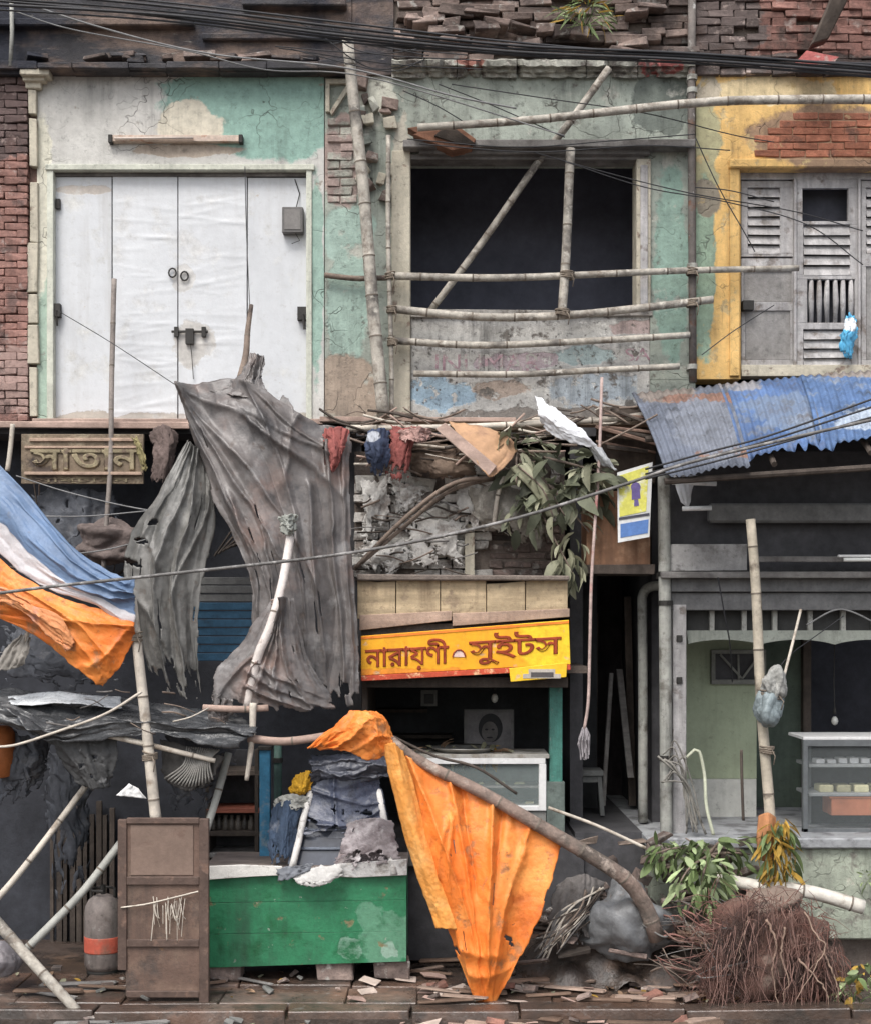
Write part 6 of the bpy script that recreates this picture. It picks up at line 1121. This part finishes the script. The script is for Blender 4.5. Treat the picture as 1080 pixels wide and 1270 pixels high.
for k in range(420):    # stray rootlets that stick out sideways
    a = R.uniform(0, 6.28); px, py = 950+R.uniform(-95,75), R.uniform(1110,1245); y = -1.85+R.uniform(-.15,.1); ln = R.uniform(8,42)
    rm.tube([P(px,py,y), P(px+math.cos(a)*ln*.5,py+math.sin(a)*ln*.5-2,y-.04), P(px+math.cos(a)*ln,py+math.sin(a)*ln+4,y-.02)], [.004,.003,.0015], 4, cap=False)
o = rm.build('fine_roots', RT, rc_, smooth=True); o['kind'] = 'stuff'
rm = MB()
for k in range(90):    # long loose roots trailing over the clump and the ground round it
    cx, rx, t0, tr_, mx = R.choice(LOBES); a = R.uniform(-1,1); px, py = cx+a*rx, t0+R.uniform(0,tr_); y = -1.9-.12*(1-a*a); q = []; dx = R.gauss(0,16)+a*14; ln = R.uniform(40,120)
    for f in (0,.2,.4,.6,.8,1): e = min(1262+R.uniform(-6,3), py+ln*f); q.append(P(px+dx*f+R.gauss(0,5)*f, e, y-.05*math.sin(f*3)+R.uniform(-.04,.04)))
    r0 = R.uniform(.0018,.004); rm.tube(q, [r0*(1-.13*i) for i in range(6)], 5, cap=False)
o = rm.build('loose_roots', M('pinkish_root', (.25,.15,.125), .9, .35, 6, bump=.3), rc_, smooth=True); o['kind'] = 'stuff'
for pts in ([(998,1130,-2.0),(1012,1160,-2.08),(1024,1176,-2.1),(1010,1200,-2.1),(992,1232,-2.1),(980,1268,-2.1)],[(1022,1178,-2.05),(1010,1196,-2.0),(984,1226,-2.02)],[(1020,1180,-2.0),(1034,1210,-2.0),(1042,1246,-2.0)],[(950,1140,-1.98),(962,1170,-2.02),(958,1210,-2.02),(966,1250,-2.0)],[(930,1130,-1.95),(922,1160,-2.0),(914,1200,-2.0)],[(975,1150,-2.0),(968,1180,-2.04),(976,1210,-2.05),(972,1246,-2.02)],[(1005,1170,-2.02),(1000,1210,-2.05),(1008,1250,-2.03)],[(990,1190,-2.05),(1022,1226,-2.05),(1030,1262,-2.05)]):
    r_ = R.uniform(.007,.012); MB().tube([p + Vector((R.gauss(0,.006), R.gauss(0,.006), R.gauss(0,.006))) for p in curve(pts3(pts), 20)][:19], [r_*(1-.035*i) for i in range(len(curve(pts3(pts), 20)[:19]))], 6).build('root', R.choice((RT2, RT2, RT)), rc_, smooth=True)
# brown twig tangle left of the roots
tt = thing('twig_tangle', 'tangle of red and brown twigs between the sack and the roots', 'twigs', P(870,1240,-1.7))
for k in range(80):
    px, py = R.uniform(812,925), R.uniform(1120,1215); y = -1.5 - (py-1120)/95*.45
    MB().tube(curve(pts3([(px-R.uniform(6,34),py-R.uniform(-14,22),y),(px,py,y-.06),(px+R.uniform(6,34),py+R.uniform(-8,26),y-.02)]), 8), R.choice((.003,.004,.005,.009)), 5).build('twig', R.choice((RT, STICK, DARKWOOD, GREYWOOD_H, M('reddish_twig', (.24,.12,.10), .8, .3, 6))), tt, smooth=True)
tg = thing('dry_brushwood', 'grey dry brushwood fanning out right of the orange tarp tip', 'brushwood', P(700,1190,-1.6))
for k in range(44):
    a = R.uniform(0,1); MB().tube(curve(pts3([(735+R.uniform(-12,14),1112+R.uniform(-12,24),-1.45),(706+R.uniform(-16,16),1140+R.uniform(-12,16),-1.6),(664+R.uniform(-8,34),1160+R.uniform(-12,34),-1.62)]), 8), R.uniform(.004,.010), 5).build('twig', R.choice((STICK, GREYWOOD_H, TAN, DARKWOOD)), tg, smooth=True)
cs = clutter('wet_cloth', 'dark wet cloth crumpled against the grey plastic sack', 'cloth', M('dark_wet_cloth', (.11,.10,.095), .6, .35, 5, bump=.6), [[(690,1096,-1.3),(720,1084,-1.34),(748,1092,-1.3)],[(680,1130,-1.4),(716,1126,-1.5),(744,1130,-1.4)],[(676,1164,-1.45),(710,1172,-1.52),(742,1168,-1.45)]], 105)
# ================================================================ RUBBLE AND LITTER
ZONES = ((120,'at the bottom left corner'),(265,'before the brown metal door'),(400,'before the left half of the green counter'),(540,'before the right half of the green counter'),(690,'round the tip of the orange tarp'),(800,'before the grey plastic sack'),(905,'left of the root clump'),(2000,'at the foot of the root clump'))
SIZES = ((.33,'short'),(.66,'medium'),(9,'long'))
def strew(name, n, label, cat, group, mat, px, py, size, th, wide=.5, rot=.25, jit=.012):
    mats = mat if isinstance(mat, tuple) else (mat,)
    ms = [(chunk(name, 1, wide, th/size[1], jit/size[1], m_, .03), m_) for m_ in mats for _ in range(3)]
    for _ in range(n):
        x, yy = R.uniform(*px), R.uniform(*py); y = ground_y(yy); f = R.random(); s = size[0]+(size[1]-size[0])*f; q = P(x, yy, y); me, m_ = R.choice(ms)
        o = place(name, me, None, (q.x, y, (0.0 if -1.95 < y else -.1) + th*.5 + R.uniform(0,.03)), (R.uniform(-rot,rot), R.uniform(-rot,rot), R.uniform(-.6,.6)), (s, s, s))
        zn = next(z for lim, z in ZONES if x < lim); sz = next(z for lim, z in SIZES if f < lim) if name == 'broken_plank' else next(z for lim, z in ((.5,'small'),(9,'larger')) if f < lim)
        tone = HUES.get(m_.name, '')
        tag(o, ' '.join(f'{sz} {tone} {label} {zn}'.split()), cat, group + ' ' + zn)
HUES = {'muddy_plank':'brown','pale_muddy_plank':'pale','grey_weathered_beam':'grey','weathered_brick':'dull brown','old_red_brick':'reddish','weathered_grey_stone':'grey','case_plinth_paint':'dark','wet_paper':'pale','pinkish_wet_paper':'pinkish'}
strew('broken_plank', 44, 'plank lying', 'plank', 'planks strewn', (M('muddy_plank', (.19,.125,.09), .75, .35, 4, grain=(.1,1,1), bump=.6, rnd=.4), M('pale_muddy_plank', (.30,.22,.175), .75, .3, 4, grain=(.1,1,1), bump=.6, rnd=.3)), (520,900), (1192,1262), (.25,.75), .03, .16, .06)
strew('broken_plank', 14, 'plank lying flat', 'plank', 'planks strewn', (GREYWOOD_H, MATS['muddy_plank']), (20,520), (1218,1262), (.25,.7), .025, .14, .05)
strew('brick_fragment', 60, 'brick fragment lying', 'brick', 'brick fragments', (BRICK_D, BRICK, STONE), (520,930), (1186,1262), (.06,.15), .05, .6, .5)
strew('brick_fragment', 22, 'brick fragment lying', 'brick', 'brick fragments', (STONE, BRICK_D, MATS['case_plinth_paint']), (20,520), (1206,1262), (.04,.11), .04, .6, .5)
strew('paper_scrap', 40, 'scrap of wet paper', 'litter', 'paper scraps', (M('wet_paper', (.44,.36,.31), .7, .25, 6, rnd=.3), M('pinkish_wet_paper', (.36,.25,.21), .7, .25, 6, rnd=.3)), (440,880), (1212,1264), (.07,.20), .012, .6, .25)
for k in range(40):     # bricks, planks of the heap behind the tarp and sack
    px, py = R.uniform(690,930), R.uniform(1040,1150); y = -1.0 - (py-1040)/110*.35; w = R.uniform(.10,.34); zz = 'behind the orange tarp' if px < 760 else 'behind the grey sack' if px < 840 else 'under the green leaves'
    nm, lb_, ct_ = ('rubble_brick','dark brick in the rubble heap before the right platform','brick') if k % 2 else ('rubble_plank','dark plank in the rubble heap before the right platform','plank')
    o = place(nm, chunk(nm, w if k % 2 == 0 else .2, .12, R.uniform(.03,.08), .015, R.choice((DARKWOOD, BRICK_D, STONE, STICK))), None, P(px,py,y), (R.uniform(-.3,.3), R.uniform(-.5,.5), R.uniform(-.6,.6))); tag(o, ('short ' if w < .2 else 'long ' if 'plank' in nm else '') + lb_.replace('before the right platform', zz), ct_, 'rubble heap bricks' if k % 2 else 'rubble heap planks')
hp = MB(); nx, ny = 40, 14
for j in range(ny+1):
    for i in range(nx+1):
        u, v = i/nx, j/ny; px = 640 + u*310; base = P(px, 1190, -1.5); h = (.62*math.sin(math.pi*min(1,max(0,u*.9+.08)))**.6)*(v**.8) + .05*math.sin(u*31+v*9) + .04*math.sin(u*17-v*13)
        hp.v.append((base.x, -1.55 + v*.72, -.02 + max(0,h)))
for j in range(ny):
    for i in range(nx): hp.f.append((j*(nx+1)+i, j*(nx+1)+i+1, (j+1)*(nx+1)+i+1, (j+1)*(nx+1)+i)); hp.mi.append(0)
tag(hp.build('rubble_mound', MUD, smooth=True), 'dark muddy mound under the fallen branch', kind='structure')
# splinters, laths and twigs caught on the ledge, hanging clutter in the left stall
for nm, lab, grp, n, bx, y, ln, rr, mt in (('splinter','splinter on the ledge by the thick pole','splinters on the ledge at the pole',16,(404,486,512,548),-.36,(10,50),(.005,.013),(STICK,PINK,DARKWOOD)),
        ('splinter','splinter on the ledge under the parapet','splinters on the ledge under the parapet',56,(440,690,512,575),-.42,(16,80),(.005,.015),(STICK,PINK,TAN,DARKWOOD)),
        ('splinter','lath on the ledge by the awning','splinters on the ledge by the awning',14,(690,800,500,536),-.4,(14,60),(.005,.014),(STICK,DARKWOOD,TAN)),
        ('splinter','stick dangling below the old signboard','sticks dangling under the signboard',22,(20,215,606,720),-.2,(14,60),(.005,.014),(STICK,DARKWOOD)),
        ('splinter','stick across the whitewashed bricks','sticks on the whitewashed bricks',30,(445,610,560,710),-.26,(14,60),(.004,.011),(STICK,DARKWOOD,GREYWOOD_H)),
        ('splinter','stick on the black plastic sheet','sticks on the black plastic sheet',12,(60,310,852,905),-1.84,(12,50),(.004,.010),(STICK,GREYWOOD_H,TAN))):
    for k in range(n):
        px, py = R.uniform(bx[0],bx[1]), R.uniform(bx[2],bx[3]); a = R.gauss(0,.35) if 'dangling' not in grp else R.uniform(0,3.1); l_ = R.uniform(*ln)/2; dy = R.uniform(-.08,.08)
        m_ = MB().tube(curve([P(px-math.cos(a)*l_,py-math.sin(a)*l_,y+dy), P(px,py+R.uniform(-3,3),y-.02), P(px+math.cos(a)*l_,py+math.sin(a)*l_,y-dy)], 6), R.uniform(*rr), 5)
        mat_ = R.choice(mt); sz = 'short' if l_ < (ln[0]+ln[1])/4 else 'long'; cx = (bx[0]+bx[1])/2; lr = 'at left' if px < bx[0]+(bx[1]-bx[0])/3 else 'at right' if px > bx[0]+(bx[1]-bx[0])*2/3 else 'in the middle'
        hz = 'sloping' if abs(a) > .3 else 'level'; tn = {'brown_stick':'brown','pinkish_timber_batten':'pinkish','dark_old_timber':'dark','pale_tan_cane':'pale','grey_weathered_beam':'grey'}.get(mat_.name,'')
        tag(m_.build(nm, mat_, None, smooth=True), f'{sz} {hz} {tn} {lab}, {lr}', 'stick', grp)
for k in range(26):
    px = R.uniform(640,930); py = R.uniform(1120,1200); y = -1.3-(py-1120)/80*.35; w = R.uniform(.2,.55)
    o = place('rubble_plank', chunk('rubble_plank', w, .10, .025, .012, R.choice((MATS['muddy_plank'], STICK, DARKWOOD, BRICK_D))), None, P(px,py,y), (R.uniform(-.4,.4), R.uniform(-.25,.25), R.uniform(-.5,.5))); tag(o, f"{'short' if w < .32 else 'medium' if w < .44 else 'long'} muddy plank on the mound {'right of the orange tarp' if px < 735 else 'under the fallen branch' if px < 830 else 'beside the root clump'}", 'plank', 'planks on the mound')
# foreground leaves on ground
fl_ = thing('leaf_litter', 'dry brown leaves scattered over the muddy slabs in front', 'leaves', (0,-1.9,.02)); ms = [leafmesh('leaf', 1, .5, m, .2, .2) for m in (LB, LY, LP)]
for k in range(190):
    x, yy = R.choice((R.uniform(10,1060), R.gauss(900,90))), R.uniform(1205,1264)
    x = min(1070, x)
    y = ground_y(yy); q = P(x,yy,y); s = R.uniform(.03,.10)
    place('leaf', R.choice(ms), fl_, (q.x, y, (.015 if y > -1.95 else -.09)+R.uniform(0,.02)), (R.uniform(-.3,.3), R.uniform(-.3,.3), R.uniform(0,6.3)), (s,s,s))

# ================================================================ CABLES
CAB = M('black_cable', (.03,.03,.033), .5, .3, 6, bump=.1); CABG = M('grey_cable', (.20,.20,.20), .6, .25, 6, bump=.1)
def cable(label, pts, r=.008, y=None, m=CAB, cat='cable', name='cable', group=None):
    o = MB().tube(curve(pts3(pts, y), 60), r, 6).build(name, m, None, smooth=True); return tag(o, label, cat, group)
cable('thick grey cable sweeping across the front from the left edge up to the awning', [(-40,741),(60,728),(200,713),(440,685),(620,648),(770,602),(850,575),(960,548),(1120,512)], .0125, -2.6, M('weathered_cable', (.13,.125,.12), .6, .4, 8, patches=[((.30,.29,.28), 9, .56, .05)]))
for k, (a, b, c, lab) in enumerate(((578,552,505,'upper of the three dark cables in front of the blue awning'),(584,558,516,'middle of the three dark cables in front of the blue awning'),(590,566,530,'lowest of three dark cables in front of the blue awning'))): cable(lab, [(800,a+4,-1.75),(880,b+8,-2.0),(960,b-14,-2.1),(1120,c-24,-2.2)], .008)
TOPS = [(-12,8,34,54,66,84,.012),(-4,14,40,58,70,88,.010),(4,18,44,62,74,92,.013),(-16,3,28,50,69,80,.009),(-2,22,48,66,78,97,.010),(10,26,52,64,72,86,.008)]
TL = ['highest cable of the thick bundle along the roofline','second cable of the thick bundle along the roofline','thickest black cable of the bundle along the roofline','thin cable above the bundle along the roofline','lowest cable of the bundle along the roofline','thin crossing cable of the bundle along the roofline']
for t, lab in zip(TOPS, TL): cable(lab, [(-30,t[0]),(120,(t[0]+t[1])/2+1),(250,t[1]+4),(430,t[2]),(640,t[3]+2),(860,t[4]),(1110,t[5])], t[6], -1.2 - t[6]*8, group='roofline cable bundle')
cable('pale cable sloping down over the black parapet at the left', [(-20,-14),(120,32),(260,66),(430,84),(560,118),(640,134)], .008, -.5, CABG)
cable('second pale cable sloping over the black parapet', [(20,14),(90,36),(230,62),(330,86),(460,96),(700,168)], .006, -.45, CABG)
for k, (pts, lab) in enumerate((([(500,112),(540,130),(584,156)],'short dark wire above the broken lintel planks'),([(544,104),(600,126),(660,152),(700,170)],'longer dark wire above the broken lintel planks'),([(560,104),(680,122),(800,140),(905,166),(960,176)],'thin wire slanting over green plaster to the yellow wall'),
    ([(660,188),(760,216),(860,240),(985,262),(1070,286)],'thin wire sagging from the window to the louvred doors'),([(700,200),(800,232),(900,250),(1000,278),(1070,328)],'lower thin wire sagging from window to the louvred doors'),([(862,170),(890,230),(924,290),(936,312)],'dark wire hanging on the yellow wall beside the louvres'),([(870,440),(910,410),(960,378)],'thin wire rising across the grey lower door panel'),
    ([(862,232),(905,236),(960,250)],'knotted wire by the small hole in the yellow plaster'),([(505,172),(640,182),(760,174),(862,166)],'slack cable along the dark lintel'),([(520,178),(660,188),(800,180),(905,186)],'second slack cable along the dark lintel'))): cable(lab, pts, .005, -.30 - .01*k)
cable('thin wire stretched from the door hinge to the grey tarp', [(70,384,-.05),(140,426,-.4),(222,480,-.95)], .004)
cable('thin wire hanging down the white door', [(304,206,-.05),(306,290,-.06),(310,380,-.4)], .004)
for k, (pts, lab) in enumerate((([(20,590),(90,612),(180,632),(240,634)],'upper loose wire crossing below the old signboard'),([(40,640),(110,640),(200,632)],'middle loose wire crossing below the old signboard'),([(60,690),(130,682),(200,664)],'lowest loose wire crossing below the old signboard'),([(-20,812),(30,806),(70,800),(100,806)],'loose wire hanging beneath the left orange tarp'))): cable(lab, pts, .006, -.6-.05*k, CABG)
cable('twisted wire slanting from the awning battens to the parapet', [(735,556,-.6),(790,528,-.8),(815,514,-.9)], .009, None, STICK)
cable('dark wire hanging under the scalloped board', [(890,716,-.8),(898,760,-.8),(905,800,-.7),(908,846,-.3)], .006)
cable('pale sagging rope under the right header', [(1000,775,-.7),(1040,756,-.75),(1080,770,-.75),(1110,790,-.75)], .008, None, CABG)
cable('thin cord looped from the pole bundle to the green wall', [(960,836,-1.38),(980,812,-1.2),(1010,790,-.9),(1046,764,-.8)], .005)
for k in range(7): cable('loose wire tangled on the black parapet near the bamboo top', [(380+R.uniform(-60,40),30+R.uniform(-20,60)),(470+R.uniform(-30,30),60+R.uniform(-10,30)),(560+R.uniform(-40,80),70+R.uniform(-10,20))], .005, -.35-.02*k, group='tangled roofline wires')
